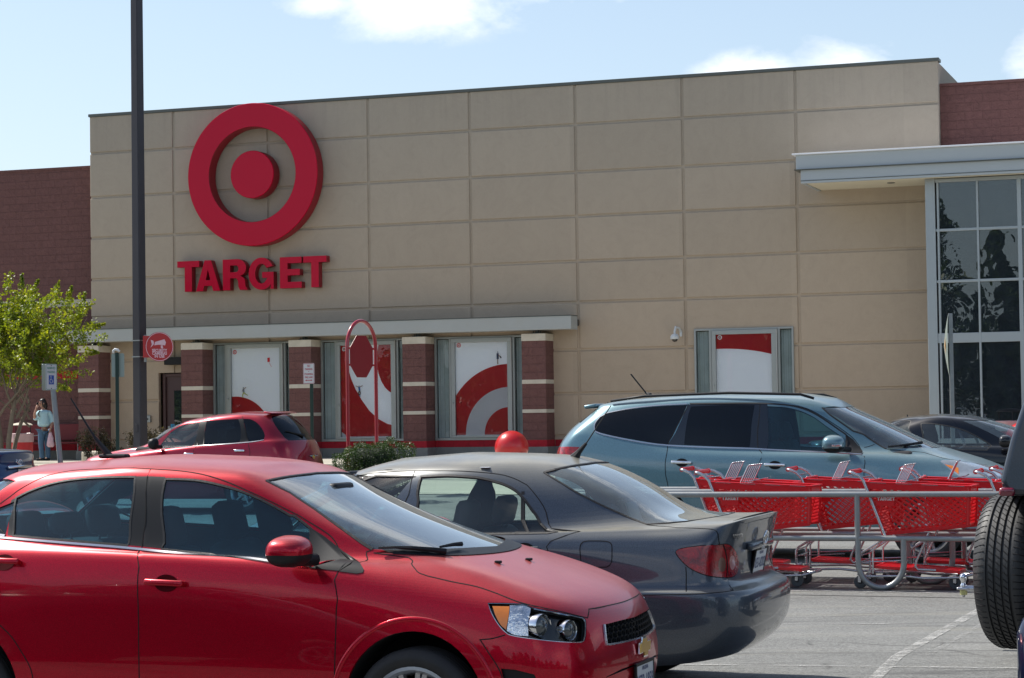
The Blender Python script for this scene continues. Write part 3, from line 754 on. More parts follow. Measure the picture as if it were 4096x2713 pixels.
for i in range(len(EV) - 1):
    zs = [1.12, 3.27, 3.49, 4.63, 4.69, 5.79, 5.85, 6.9]
    for k in range(0, 8, 2):
        q = MB(); q.box(wp((EV[i] + EV[i + 1]) / 2, EO - .085, (zs[k] + zs[k + 1]) / 2), ((EV[i + 1] - EV[i]) / 2 - .02, .003, (zs[k + 1] - zs[k]) / 2), WROT @ Matrix.Rotation(R(random.uniform(-.35, .35)), 3, 'Z') @ Matrix.Rotation(R(random.uniform(-.25, .25)), 3, 'X'), M_EGLASS)
        o2 = q.build('pane', None, eo, loc=tuple(bld.location)); o2.location = (0, 0, 0)
# side return of the vestibule and the dark shop inside
q = MB()
for z0, z1 in ((6.8, 6.98), (5.79, 5.85), (4.63, 4.69), (3.27, 3.4)): wbox(q, 22.40, 22.46, -.3, EO - .2, z0, z1, M_ALU2)
for o_ in (.1, .7): wbox(q, 22.40, 22.46, o_ - .03, o_ + .03, .8, 6.9, M_ALU2)
q.build('side_frame', None, bld)
q = MB(); wbox(q, 22.425, 22.43, -.3, EO - .2, .8, 6.9, M_EGLASS); q.build('side_pane', None, bld)
q = MB(); wbox(q, 22.5, 40, -6, -5.8, SIDEZ, 9, M_DARK); wbox(q, 22.5, 40, -6, EO - .2, 6.985, 6.995, M_SOFFIT); wbox(q, 22.5, 22.6, -6, -.95, SIDEZ, 7, simple('inside_wall', (.22, .22, .2), .8)); wbox(q, 22.7, 22.85, -.6, -.5, 1.9, 2.3, M_REDB); wbox(q, 23.2, 24.3, -2.2, -2.0, 1, 2.6, simple('inside_shelf', (.2, .16, .12), .7)); q.build('shop_interior', None, bld)
# ------------------------------------------------------------------ vehicle shells
M_RUB = simple('black_rubber', (.014, .014, .015), .55, var=.15, bumps=.1)
M_BPLAS = simple('black_plastic', (.012, .013, .015), .5, spec=.3, var=.15, bumps=.02, bs=200)
M_GAP = simple('panel_gap', (.004, .004, .005), .9)
M_CHROME = simple('chrome', (.80, .81, .83), .08, 1.0, var=.02)
M_SATIN = simple('satin_steel', (.55, .56, .58), .25, 1.0, var=.05)
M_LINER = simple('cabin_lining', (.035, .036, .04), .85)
M_SEAT = simple('seat_cloth', (.05, .055, .062), .9, var=.2, bumps=.3, bs=150)
M_SEATG = simple('grey_seat_cloth', (.10, .105, .11), .9, var=.2, bumps=.3, bs=150)
M_TYRE = simple('tyre_rubber', (.018, .018, .019), .7, var=.2, vs=8, dirt=((.05, .047, .042), 6.0, .5))
M_ALLOY = simple('alloy_rim', (.50, .51, .53), .28, .9, var=.05)
M_GCLEAR = glass('car_glass', (.36, .62, .71), .9, .07, (.06, .22, .30))
M_GSCREEN = glass('windscreen_glass', (.45, .66, .70), 1.5, .16, (.42, .52, .58))  # pale film paints in sky sheen along with the dust
M_GREAR = glass('rear_screen_glass', (.62, .76, .76), 1.6, .26, (.46, .52, .52))  # film colour holds dust plus a painted pale sky reflection
M_GDARK = glass('privacy_glass', (.02, .03, .045), .55, .02, (.06, .09, .14))
M_GMID = glass('faded_glass', (.74, .86, .84), .9, .05, (.22, .28, .28))
M_AMBER = simple('amber_lens', (.75, .22, .03), .15, coat=1, var=.1, vs=40)
M_REFL = simple('lamp_reflector', (.72, .74, .76), .12, .9, var=.5, vs=22, bumps=.8, bs=30)
def m_taillens():
    m, nt = mat('tail_lens')
    v = nt.new('ShaderNodeTexCoord').outputs['Object']
    c = nt.ramp(nt.noise(v, 14.0, 4, .6, 1.0), [(.35, (.14, .001, .005)), (.55, (.34, .002, .008)), (.72, (.60, .010, .015))])
    p = nt.new('ShaderNodeBsdfPrincipled', {'Base Color': c, 'Roughness': .18, 'Coat Weight': .7, 'Coat Roughness': .02, 'Normal': bump(nt, nt.new('ShaderNodeTexVoronoi', {'Vector': v, 'Scale': 90.0}).outputs['Distance'], .25, .004)})
    out(nt, p.outputs[0]); return m
M_TAIL = m_taillens()

def ring(xf, xr, wf, wm, wr, z, b=(.03, .11, .24, .42), r=(.03, .10, .22, .40)):
    pts = [(xf, 0), (xf - b[0], .38 * wf), (xf - b[1], .74 * wf), (xf - b[2], .95 * wf), (xf - b[3], wf)]
    x4, x12 = xf - b[3], xr + r[3]
    for k in range(1, 8):
        t = k / 8; q = 1 - 2 * t
        pts.append((x4 + (x12 - x4) * t, wm + ((wf if q > 0 else wr) - wm) * q * q))
    pts += [(xr + r[3], wr), (xr + r[2], .95 * wr), (xr + r[1], .74 * wr), (xr + r[0], .38 * wr), (xr, 0)]
    zz = z if isinstance(z, list) else [(0, z)]
    def zf(x):
        if x <= zz[0][0]: return zz[0][1]
        for (a, c), (d, e) in zip(zz, zz[1:]):
            if x <= d: return c + (e - c) * (x - a) / (d - a)
        return zz[-1][1]
    return [Vector((x, y, zf(x))) for x, y in pts]

def smooth_poly(P, closed=True, sub=4, corner=38):
    n = len(P); out_ = []
    def ang(i):
        a, b, c = Vector(P[i - 1]), Vector(P[i]), Vector(P[(i + 1) % n])
        u, v = b - a, c - b
        if u.length < 1e-9 or v.length < 1e-9: return 180
        return math.degrees(u.angle(v))
    sharp = [(not closed and i in (0, n - 1)) or ang(i) > corner for i in range(n)]
    for i in range(n if closed else n - 1):
        p1, p2 = Vector(P[i]), Vector(P[(i + 1) % n])
        p0 = p1 * 2 - p2 if sharp[i] else Vector(P[i - 1])
        p3 = p2 * 2 - p1 if sharp[(i + 1) % n] else Vector(P[(i + 2) % n])
        for k in range(sub):
            t = k / sub
            out_.append(.5 * ((2 * p1) + (p2 - p0) * t + (2 * p0 - 5 * p1 + 4 * p2 - p3) * t * t + (3 * p1 - p0 - 3 * p2 + p3) * t ** 3))
    if not closed: out_.append(Vector(P[-1]))
    return [tuple(p) for p in out_]
def pip(p, poly):
    x, y = p; c = False; n = len(poly); j = n - 1
    for i in range(n):
        xi, yi = poly[i]; xj, yj = poly[j]
        if (yi > y) != (yj > y) and x < (xj - xi) * (y - yi) / (yj - yi) + xi: c = not c
        j = i
    return c

class Shell:
    """half a car body as one smooth surface P(u, v): u runs round the plan from nose to tail, v from sill to roof.
    Panels, glass and lamps are cut out of it along outlines and mirrored to the other side."""
    def __init__(s, root, origin, fw, near, rings, du=7, dv=6):
        s.root, s.o, s.fw, s.nr = root, Vector(origin), Vector(fw), Vector(near)
        s.T = [[p.copy() for p in r] for r in rings]
        s.R, s.K = len(rings), len(rings[0])
        s.Q = [[p.copy() for p in r] for r in s.T]
        for _ in range(2):                       # pull the spline back onto the stations
            E_ = [[s.T[i][j] - s.pt(j, i) for j in range(s.K)] for i in range(s.R)]
            for i in range(s.R):
                for j in range(s.K): s.Q[i][j] += E_[i][j] * .55
        s.du, s.dv = du, dv
        s.nu, s.nv = (s.K - 1) * du, (s.R - 1) * dv
        s.grid = [[s.pt(i / du, j / dv) for i in range(s.nu + 1)] for j in range(s.nv + 1)]
        vs, fs, s.fuv = [], [], []
        for j in range(s.nv + 1):
            for i in range(s.nu + 1): vs.append(s.W(s.grid[j][i]))
        for j in range(s.nv):
            for i in range(s.nu):
                a = j * (s.nu + 1) + i
                for tri, uv in (((a, a + 1, a + s.nu + 2), ((i, j), (i + 1, j), (i + 1, j + 1))), ((a, a + s.nu + 2, a + s.nu + 1), ((i, j), (i + 1, j + 1), (i, j + 1)))):
                    fs.append(tri); s.fuv.append(uv)
        s.gv, s.gf = vs, fs
        s.bvh = BVHTree.FromPolygons(vs, fs)
        s.regions = []
    def W(s, p, side=1): return s.o + s.fw * p[0] + s.nr * (p[1] * side) + UP * p[2]
    def L(s, w_):
        d = Vector(w_) - s.o; return Vector((d.dot(s.fw), d.dot(s.nr), d.z))
    def ctrl(s, i, j):
        """control point with mirrored neighbours beyond the centre line"""
        sg = 1
        if j < 0: j = -j; sg = -sg
        if j >= s.K: j = 2 * (s.K - 1) - j; sg = -sg
        if i >= s.R: i = 2 * (s.R - 1) - i; sg = -sg
        if i < 0:
            a, b = s.Q[0][j], s.Q[1][j]; p = a * 2 - b
        else: p = s.Q[i][j]
        return Vector((p.x, p.y * sg, p.z)) if sg < 0 else p
    @staticmethod
    def basis(t): return ((1 - t) ** 3 / 6, (3 * t ** 3 - 6 * t * t + 4) / 6, (-3 * t ** 3 + 3 * t * t + 3 * t + 1) / 6, t ** 3 / 6)
    @staticmethod
    def dbasis(t): return (-(1 - t) ** 2 / 2, (3 * t * t - 4 * t) / 2, (-3 * t * t + 2 * t + 1) / 2, t * t / 2)
    def pt(s, u, v, nrm=False):
        u = min(max(u, 0), s.K - 1); v = min(max(v, 0), s.R - 1)
        j = min(int(u), s.K - 2); i = min(int(v), s.R - 2)
        bu, bv = s.basis(u - j), s.basis(v - i)
        C = [[s.ctrl(i - 1 + a, j - 1 + b) for b in range(4)] for a in range(4)]
        def ev(cu, cv):
            r = Vector((0, 0, 0))
            for a in range(4):
                row = C[a][0] * cu[0] + C[a][1] * cu[1] + C[a][2] * cu[2] + C[a][3] * cu[3]
                r += row * cv[a]
            return r
        p = ev(bu, bv)
        if not nrm: return p
        n = ev(s.dbasis(u - j), bv).cross(ev(bu, s.dbasis(v - i)))
        if n.length < 1e-9: n = Vector((0, 0, 1))
        n.normalize()
        ref = Vector((0, p.y, (p.z - .7)))       # outward
        if abs(p.y) < .05: ref = Vector((p.x - s.mid if p.z < 1.0 else 0, 0, p.z - .7))
        return p, (n if s.orient(n, u, v) else -n)
    mid = 0.0
    def orient(s, n, u, v):
        # the surface is oriented once, at the middle of the side
        if not hasattr(s, 'sgn'):
            s.sgn = 1; p, m = s.pt(s.K / 2, 2.0, True)
            s.sgn = 1 if m.y > 0 else -1
        return s.sgn > 0
    def cast(s, o, d):
        loc, nr_, idx, dist = s.bvh.ray_cast(o, d)
        if loc is None: return None
        a, b, c = [s.gv[k] for k in s.gf[idx]]
        v0, v1, v2 = b - a, c - a, loc - a
        d00, d01, d11, d20, d21 = v0.dot(v0), v0.dot(v1), v1.dot(v1), v2.dot(v0), v2.dot(v1)
        den = d00 * d11 - d01 * d01
        if abs(den) < 1e-14: return None
        w1 = (d11 * d20 - d01 * d21) / den; w2 = (d00 * d21 - d01 * d20) / den; w0 = 1 - w1 - w2
        uv = s.fuv[idx]
        return ((w0 * uv[0][0] + w1 * uv[1][0] + w2 * uv[2][0]) / s.du, (w0 * uv[0][1] + w1 * uv[1][1] + w2 * uv[2][1]) / s.dv)
    def px(s, P):
        """outlines measured in the photograph, laid onto the near side of the body"""
        res = []
        for x, y in P:
            d = FW + CR * ((x / 4 - 512) / FPX) - CU * ((y / 4 - 339) / FPX)
            r = s.cast(EYE, d.normalized())
            if r is None:
                loc, n_, idx, dist = s.bvh.find_nearest(EYE + d * ((s.o - EYE).dot(FW) - .8))
                # closest approach of the sight line: march
                best = None
                for k in range(60):
                    t = (s.o - EYE).dot(FW) * (.85 + .3 * k / 60); q = EYE + d * t
                    loc, n_, idx, dist = s.bvh.find_nearest(q)
                    if best is None or dist < best[0]: best = (dist, loc, n_)
                r = s.cast(best[1] + best[2] * .01, -best[2]) or s.cast(best[1] - best[2] * .01, best[2])
            if r: res.append(r)
        return res
    def side(s, P):
        return [r for r in (s.cast(s.W(Vector((x, 3, z))), -s.nr) for x, z in P) if r]
    def front(s, P, sg=1):
        return [r for r in (s.cast(s.W(Vector((6 * sg, y, z))), -s.fw * sg) for y, z in P) if r]
    def top(s, P):
        return [r for r in (s.cast(s.W(Vector((x, y, 4))), -UP) for x, y in P) if r]
    def at(s, uv, lift=0.0, side=1):
        p, n = s.pt(uv[0], uv[1], True); p = p + n * lift
        return s.W(p, side), (s.fw * n.x + s.nr * (n.y * side) + UP * n.z)
    def region(s, name, uv, m, off=0.0, centre=False, hole=False, par=None, label=None):
        s.regions.append(dict(name=name, uv=uv, m=m, off=off, centre=centre, hole=hole, par=par, label=label)); return s.regions[-1]
    def cut(s, body_mat, body_name='body', liner=True, smin=0.02):
        SU, SV = 1.0, 1.0
        vs = [Vector((i / s.du, j / s.dv)) for j in range(s.nv + 1) for i in range(s.nu + 1)]
        edges = []
        for rg in s.regions:
            b = len(vs); P = rg['uv']; n = len(P)
            P = [(min(max(a, 0), s.K - 1), min(max(c, 0), s.R - 1)) for a, c in P]; rg['uv'] = P
            vs += [Vector(p) for p in P]; edges += [(b + i, b + (i + 1) % n) for i in range(n)]
        r = delaunay_2d_cdt(vs, edges, [], 0, 1e-5)
        V, F = r[0], r[2]
        buckets = {}
        bbs = [(min(a for a, b in g['uv']), max(a for a, b in g['uv']), min(b for a, b in g['uv']), max(b for a, b in g['uv'])) for g in s.regions]
        for f in F:
            c = (sum(V[i].x for i in f) / len(f), sum(V[i].y for i in f) / len(f)); k = -1
            for q, g in enumerate(s.regions):
                bb = bbs[q]
                if bb[0] <= c[0] <= bb[1] and bb[2] <= c[1] <= bb[3] and pip(c, g['uv']): k = q; break
            buckets.setdefault(k, []).append(f)
        cache = {}
        def ev(i):
            if i not in cache: cache[i] = s.pt(V[i].x, V[i].y, True)
            return cache[i]
        s.parts = {}
        lin_v, lin_f = [], []
        for k, fs in buckets.items():
            g = s.regions[k] if k >= 0 else dict(name=body_name, m=body_mat, off=0.0, centre=True, hole=False, par=None, label=None)
            if g['hole']: continue
            sides = [(1, -1)] if g['centre'] else [(1,), (-1,)]
            for sd_ in sides:
                idx = {}; pv, pn, pf = [], [], []
                for side in sd_:
                    idx = {}
                    for f in fs:
                        t = []
                        for i in f:
                            if i not in idx:
                                p, n = ev(i)
                                q = p + n * g['off']
                                idx[i] = len(pv); pv.append(s.W(q, side)); pn.append(s.fw * n.x + s.nr * (n.y * side) + UP * n.z)
                            t.append(idx[i])
                        if len(set(t)) < 3: continue
                        a, b, c = [pv[x] for x in t[:3]]
                        gn = (b - a).cross(c - a)
                        if gn.dot(pn[t[0]] + pn[t[1]] + pn[t[2]]) < 0: t = t[::-1]
                        pf.append(t)
                me = bpy.data.meshes.new(g['name'])
                par = g['par'] or s.root
                me.from_pydata([tuple(v - s.root.location) for v in pv], [], pf)
                me.materials.append(g['m'])
                for p_ in me.polygons: p_.use_smooth = True
                me.normals_split_custom_set_from_vertices([tuple(n) for n in pn])
                o = bpy.data.objects.new(g['name'], me); COL.objects.link(o); o.parent = s.root
                if g['label']: o['label'] = g['label']
                s.parts.setdefault(g['name'], []).append(o)
                g.setdefault('objs', []).append(o)
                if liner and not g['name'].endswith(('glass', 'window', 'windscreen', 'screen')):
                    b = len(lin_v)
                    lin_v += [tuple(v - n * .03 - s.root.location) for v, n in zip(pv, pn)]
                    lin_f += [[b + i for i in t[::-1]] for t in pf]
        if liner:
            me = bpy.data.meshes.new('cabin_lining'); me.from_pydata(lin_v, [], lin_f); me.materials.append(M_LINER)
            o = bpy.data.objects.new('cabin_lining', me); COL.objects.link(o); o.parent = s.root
        return s.parts
    def ribbon(s, name, uv, wd, m, h=.003, base=.0005, mirror=True, sides=None, par=None, sub=3, closed=False, mb=None, merge=False, gapmb=None):
        """narrow moulding or joint following an outline on the body"""
        P = smooth_poly(uv, closed, sub)
        for side in (sides or ((1, -1) if mirror else (1,))):
            q = mb if mb is not None else MB(); pts = [s.at(p, base, side) for p in P]; n = len(pts)
            vs = []; 
            for i, (p, nn) in enumerate(pts):
                a = pts[(i - 1) % n if closed else max(i - 1, 0)][0]; b = pts[(i + 1) % n if closed else min(i + 1, n - 1)][0]
                t = (b - a)
                t = t.normalized() if t.length > 1e-7 else Vector((1, 0, 0))
                sd_ = t.cross(nn).normalized() * wd / 2
                vs += [p - sd_ - nn * .004, p - sd_ * .7 + nn * h, p + sd_ * .7 + nn * h, p + sd_ - nn * .004]
            fs = []
            for i in range(n if closed else n - 1):
                a, b = 4 * i, 4 * ((i + 1) % n)
                for k in range(3): fs.append((a + k, a + k + 1, b + k + 1, b + k))
            q.add(vs, fs, m)
            if mb is None:
                o = q.build(name, m, s.root, smooth=True, ang=60)
                if par: o.parent = par
    def skirt(s, name, uv, depth, m, side=1, lip=None, lipm=None):
        P = uv
        q = MB(); pts = [s.at(p, 0, side) for p in P]; n = len(pts)
        vs = [p for p, nn in pts] + [p - s.nr * (side * (lip or .02)) for p, nn in pts] + [p - s.nr * (side * depth) for p, nn in pts]
        q.add(vs, [(i, (i + 1) % n, n + (i + 1) % n, n + i) for i in range(n)], lipm or m)
        q.add(vs, [(n + i, n + (i + 1) % n, 2 * n + (i + 1) % n, 2 * n + i) for i in range(n)] , m)
        c = sum((v for v in vs[2 * n:]), Vector((0, 0, 0))) / n
        q.add(vs[2 * n:] + [c], [(i, (i + 1) % n, n) for i in range(n)], m)
        return q.build(name, None, s.root)

def wheel(root, c, axis, Rr, Wd, rim_r, spokes=10, twin=False, m_rim=None, m_cap=None, label=None):
    """c hub centre, axis unit vector pointing outboard"""
    m_rim = m_rim or M_ALLOY
    c, ax = Vector(c), Vector(axis)
    h = Wd / 2
    prof = [(rim_r, -h * .8), (rim_r + .02, -h * .95), (Rr - .035, -h * 1.02), (Rr - .008, -h * .82), (Rr, -h * .6)]
    for g in (-.45, -.15, .15, .45):
        prof += [(Rr, h * (g - .04)), (Rr - .009, h * (g - .03)), (Rr - .009, h * (g + .03)), (Rr, h * (g + .04))]
    prof += [(Rr, h * .6), (Rr - .008, h * .82), (Rr - .035, h * 1.02), (rim_r + .045, h * 1.04), (rim_r + .02, h * .95), (rim_r, h * .8)]
    t = MB().lathe(c, ax, prof, 56, M_TYRE)
    to = t.build('wheel', M_TYRE, root, smooth=True, ang=45)
    if label: to['label'] = label
    q = MB().lathe(c, ax, [(rim_r, -h * .8), (rim_r + .004, h * .78), (rim_r + .012, h * .93), (rim_r - .004, h * .95), (rim_r - .02, h * .8), (rim_r - .035, h * .3), (rim_r - .04, -h * .8)], 48, m_rim)
    a1 = ax.orthogonal().normalized(); a2 = ax.cross(a1)
    for i in range(spokes):
        for dd in ((-.09, .09) if twin else (0,)):
            a = 2 * PI * i / spokes + dd; d = a1 * math.cos(a) + a2 * math.sin(a); e = ax.cross(d)
            w0, w1 = rim_r * .11, rim_r * .075
            p0, p1 = c + d * (rim_r * .17) + ax * h * .62, c + d * (rim_r - .02) + ax * h * .72
            vs = [p0 + e * w0 - ax * .02, p0 + e * w0 * .7 + ax * .008, p0 - e * w0 * .7 + ax * .008, p0 - e * w0 - ax * .02, p1 + e * w1 - ax * .02, p1 + e * w1 * .7 + ax * .008, p1 - e * w1 * .7 + ax * .008, p1 - e * w1 - ax * .02]
            q.add(vs, [(0, 1, 5, 4), (1, 2, 6, 5), (2, 3, 7, 6), (3, 0, 4, 7)], m_rim)
    q.lathe(c, ax, [(rim_r * .26, h * .5), (rim_r * .25, h * .64), (rim_r * .2, h * .7), (.001, h * .72)], 24, m_rim)
    ro = q.build('rim', None, root, smooth=True, ang=35); ro.parent = to
    q = MB().lathe(c, ax, [(rim_r - .05, 0), (rim_r - .05, -.02), (.001, -.02)], 24, M_DARK); q.lathe(c, ax, [(rim_r * .62, .02), (.001, .02)], 30, M_SATIN)
    bo = q.build('brake_disc', None, root); bo.parent = to
    return to

def seat(mb, S, x, y, z, m, wd=.25, dirn=1, h=.60, head=True, tall=.19):
    """seat facing +x: cushion, back and headrest, local coordinates of the shell"""
    rot0 = Matrix((S.fw, S.nr, UP)).transposed()
    mb.box(S.W((x + .05, y, z)), (.25, wd, .08), rot0, m, .05)
    rb = rot0 @ Matrix.Rotation(R(-14) * dirn, 3, 'Y')
    mb.box(S.W((x - .25 * dirn, y, z + h / 2)), (.07, wd * .95, h / 2), rb, m, .055)
    if head:
        hx = x - .25 * dirn - math.sin(R(14)) * (h / 2 + .1) * dirn
        mb.box(S.W((hx, y, z + h + .10)), (.055, .135, tall / 2), rb, m, .05)
        for dy in (-.05, .05): mb.tube([S.W((hx + .01, y + dy, z + h - .06)), S.W((hx, y + dy, z + h + .06))], .006, 6, M_SATIN)
def steering(mb, S, x, y, z, r=.185):
    ax = (S.fw * .9 - UP * -.0 + UP * -.42).normalized()
    a1 = ax.orthogonal().normalized(); a2 = ax.cross(a1); c = S.W((x, y, z))
    mb.tube([c + (a1 * math.cos(2 * PI * i / 28) + a2 * math.sin(2 * PI * i / 28)) * r for i in range(28)], .015, 8, M_BPLAS, closed=True)
    mb.lathe(c, ax, [(.06, .0), (.055, -.02), (.001, -.03)], 16, M_BPLAS)
    for k in (0, 2.1, 4.2): mb.tube([c, c + (a1 * math.cos(k) + a2 * math.sin(k)) * r], .012, 6, M_BPLAS)
def mirror_part(S, c, sz, m_cap, name='mirror', split=.35, side=1, arm=None, tilt=0, label=None):
    """door mirror: painted cap above, black foot below"""
    rot0 = Matrix((S.fw, S.nr * side, UP)).transposed()
    for part, m, lo, hi in (('cap', m_cap, split, 2), ('shell', M_BPLAS, -2, split)):
        bm = bmesh.new(); bmesh.ops.create_uvsphere(bm, u_segments=28, v_segments=20, radius=1)
        vs, fs = [], []
        for v in bm.verts:
            x, y, z = v.co
            p = 1.0 / (abs(x) ** 2.6 + abs(y) ** 3.0 + abs(z) ** 2.3) ** (1 / 2.6)
            x, y, z = x * p, y * p, z * p
            if x < 0: x *= .72                      # flatter at the glass
            z = z * (1 - .18 * (y * .5 + .5)) 
            vs.append((x, y, z))
        bm.verts.index_update()
        for f in bm.faces:
            cz = sum(vs[v.index][2] for v in f.verts) / len(f.verts)
            if (cz > (split - .5) * 1.2) == (part == 'cap'): fs.append([v.index for v in f.verts])
        bm.free()
        q = MB(); q.add([S.W(Vector(c) * 1.0) + rot0 @ Vector((a * sz[0], b * sz[1], d * sz[2])) if side == 1 else S.W((c[0], -c[1], c[2])) + rot0 @ Vector((a * sz[0], b * sz[1], d * sz[2])) for a, b, d in vs], fs, m)
        if part == 'shell':
            cc = S.W((c[0], c[1] * side, c[2]))
            if arm: q.tube([S.W((arm[0], arm[1] * side, arm[2])), cc - UP * sz[2] * .45], [.03, .035], 8, M_BPLAS)
            o = q.build('mirror', None, S.root, smooth=True, doubles=1e-5)
            if label: o['label'] = label
            root_o = o
        else: cap = q.build('mirror_cap', None, S.root, smooth=True, doubles=1e-5)
    cap.parent = root_o
    return root_o
def handle(S, uvc, ln, m, h=.018, side=1, cup=True, m_cup=None, tilt=0.0, name='door_handle'):
    p, n = S.at(uvc, 0, side)
    t = (S.fw * math.cos(tilt) + UP * math.sin(tilt)); t = (t - n * t.dot(n)).normalized(); b = n.cross(t)
    rot0 = Matrix((t, b, n)).transposed()
    q = MB(); q.box(p + n * .034, (ln / 2, h / 2, .009), rot0, m, .0088 if h > .018 else h * .45)
    for sgn in (-1, 1): q.box(p + n * .017 + t * (sgn * ln * .42), (ln * .07, h * .42, .02), rot0, m, .005)
    o = q.build(name, None, S.root, smooth=True, ang=50)
    if cup:  # flat dark disc: shade of the finger recess put into the colour
        q = MB(); vs = []
        for i in range(24):
            a = 2 * PI * i / 24; q_ = p + t * (ln * .30 * math.cos(a)) + b * (ln * .20 * math.sin(a)); vs.append(q_ + n * .0035)
        c2 = p + n * .0015
        q.add(vs + [c2], [(i, (i + 1) % 24, 24) for i in range(24)], m_cup or M_GAP)
        k = q.build('handle_recess_shade', None, S.root); k.parent = o
    return o
def plate(S, uvc, m_face, txt, sub, w_=.305, h_=.155, frame=M_BPLAS, col=(.05, .08, .2), dirn=1, bottom=None, nv=None, top=None):
    p, n = S.at(uvc, .012)
    if nv is not None: n = nv
    t = UP.cross(n).normalized(); b = n.cross(t)
    rot0 = Matrix((t, b, n)).transposed()
    q = MB(); q.box(p, (w_ / 2, h_ / 2, .004), rot0, m_face, .003)
    ink = simple('plate_ink', col, .5)
    add_text(q, txt, h_ * .58, p + n * .005 - b * h_ * .06, t, b, n, ink, sx=.72, offset=.002, spacing=1.05)
    add_text(q, sub, h_ * .17, p + n * .005 + b * h_ * .37, t, b, n, ink, offset=.0008)
    o = q.build('number_plate', None, S.root)
    q = MB()
    for sx, sy, hx, hy in ((0, 1, w_ / 2 + .012, .008), (0, -1, w_ / 2 + .012, .012), (1, 0, .008, h_ / 2 + .01), (-1, 0, .008, h_ / 2 + .01)):
        q.box(p + t * (sx * (w_ / 2 + .004)) + b * (sy * (h_ / 2 + .005)) + n * .001, (hx, hy, .006), rot0, frame, .002)
    if top:
        q.box(p + b * (h_ / 2 + .012) + n * .002, (.07, .015, .006), rot0, frame, .003); add_text(q, top, .030, p + n * .0095 + b * (h_ / 2 + .012), t, b, n, M_PWHITE, offset=.0008)
    if bottom: add_text(q, bottom, .018, p + n * .008 - b * (h_ / 2 + .005), t, b, n, M_PWHITE, offset=.0004)
    f = q.build('plate_frame', None, S.root); f.parent = o
    return o
def antenna(root_s, base, tip, r0=.012, name='roof_aerial'):
    q = MB(); base, tip = Vector(base), Vector(tip); k = base.lerp(tip, .28)
    q.tube([base, base.lerp(k, .5), k, tip], [r0 * 1.6, r0 * .9, r0 * .45, r0 * .32], 8, M_BPLAS)
    return q
def zc_(x0, y0, k): return lambda P: [(x0 + x / k, y0 + y / k) for x, y in P]
A1, A2, A3 = zc_(0, 1700, 1.548), zc_(1000, 1700, 1.548), zc_(1900, 1700, 1.548)
AS, AR, AP = zc_(2150, 1450, 1.8215), zc_(3350, 1580, 3.174), zc_(350, 1620, 2.368)
AC = zc_(2600, 1820, 2.631)
def shift(P, dx, dy): return [(x + dx, y + dy) for x, y in P]
def reg(S, P, sm=True): 
    uv = S.px(P); return smooth_poly(uv, True) if sm else uv
def gaps(S, lines, wd=.007, name='panel_joint'):
    q = MB()
    for L_ in lines: S.ribbon(name, L_, wd, M_GAP, h=.0012, base=0, mb=q)
    return q.build(name, None, S.root)

# ================================================================== red hatch-nosed sedan in the foreground
P_RED = paint('red_paint', (.50, .0015, .020), .72, .33, .62, (.50, .25, .22), ior=1.5, coat=.55)
root = empty('parked_car', (-.228, 11.106, .10), 'red compact sedan in the left foreground, nose to the right with twin round headlights', 'car')
bs = (.03, .10, .24, .44)
rings = [
 ring(.74, -3.40, .74, .79, .76, .17),
 ring(.86, -3.46, .80, .835, .80, .28, b=bs),
 ring(.915, -3.50, .83, .862, .83, .47, b=bs),
 ring(.90, -3.50, .83, .866, .83, .62, b=bs),
 ring(.865, -3.48, .80, .862, .82, [(.1, .80), (.9, .73)], b=bs),
 ring(.80, -3.44, .76, .852, .80, [(-3.4, .98), (-2, .94), (-.4, .93), (.35, .87), (.85, .80)], b=(.02, .08, .2, .42)),
 ring(.66, -3.36, .70, .825, .76, [(-3.3, 1.08), (-2, 1.04), (-.4, 1.02), (.2, .955), (.66, .885)], b=(.02, .06, .18, .40)),
 ring(.36, -3.2, .66, .795, .72, [(-3.2, 1.13), (-2, 1.09), (-.6, 1.055), (0, 1.03), (.4, .985)], b=(.02, .06, .16, .38)),
 ring(.07, -2.95, .645, .768, .66, [(-3, 1.17), (-2.3, 1.145), (-1.4, 1.09), (-.6, 1.05), (-.2, 1.075), (.1, 1.09)], b=(.02, .08, .20, .36)),
 ring(-.44, -2.8, .625, .71, .62, [(-3, 1.30), (-2, 1.29), (-1, 1.27), (-.5, 1.265)], b=(.03, .09, .18, .30)),
 ring(-.80, -2.62, .60, .635, .55, [(-2.7, 1.42), (-1.6, 1.462), (-1.1, 1.435), (-.8, 1.43)], b=(.02, .06, .12, .22)),
 ring(-.92, -2.55, .50, .54, .48, [(-2.6, 1.46), (-1.6, 1.515), (-1.1, 1.49), (-.9, 1.465)], b=(.02, .05, .1, .2)),
 ring(-1.0, -2.5, .27, .29, .26, [(-2.6, 1.49), (-1.7, 1.545), (-1.2, 1.525), (-.9, 1.485)], b=(.01, .03, .06, .14)),
 ring(-1.03, -2.48, 0, 0, 0, [(-2.6, 1.495), (-1.7, 1.552), (-1.2, 1.53), (-.9, 1.49)], b=(.02, .05, .1, .2)),
]
S = Shell(root, root.location, WE, WN, rings, 8, 6)
SON = S
fwin = reg(S, A1([(1000, 765), (1000, 560), (1010, 390), (1024, 334), (1200, 340), (1350, 368), (1500, 412), (1650, 478), (1800, 560), (1917, 634), (1912, 862), (1650, 834), (1300, 798)]))
rwin = reg(S, A1([(80, 685), (88, 560), (100, 450), (180, 410), (300, 367), (420, 342), (560, 327), (700, 322), (836, 322), (832, 400), (820, 500), (805, 620), (790, 745), (600, 730), (400, 712), (200, 695)]))
qwin = S.side([(-2.30, 1.155), (-2.28, 1.33), (-2.45, 1.27), (-2.58, 1.19), (-2.55, 1.165)])
bpil_r = reg(S, A1([(836, 318), (932, 318), (920, 420), (900, 560), (884, 752), (790, 745), (805, 620), (820, 500), (832, 400)]), False)
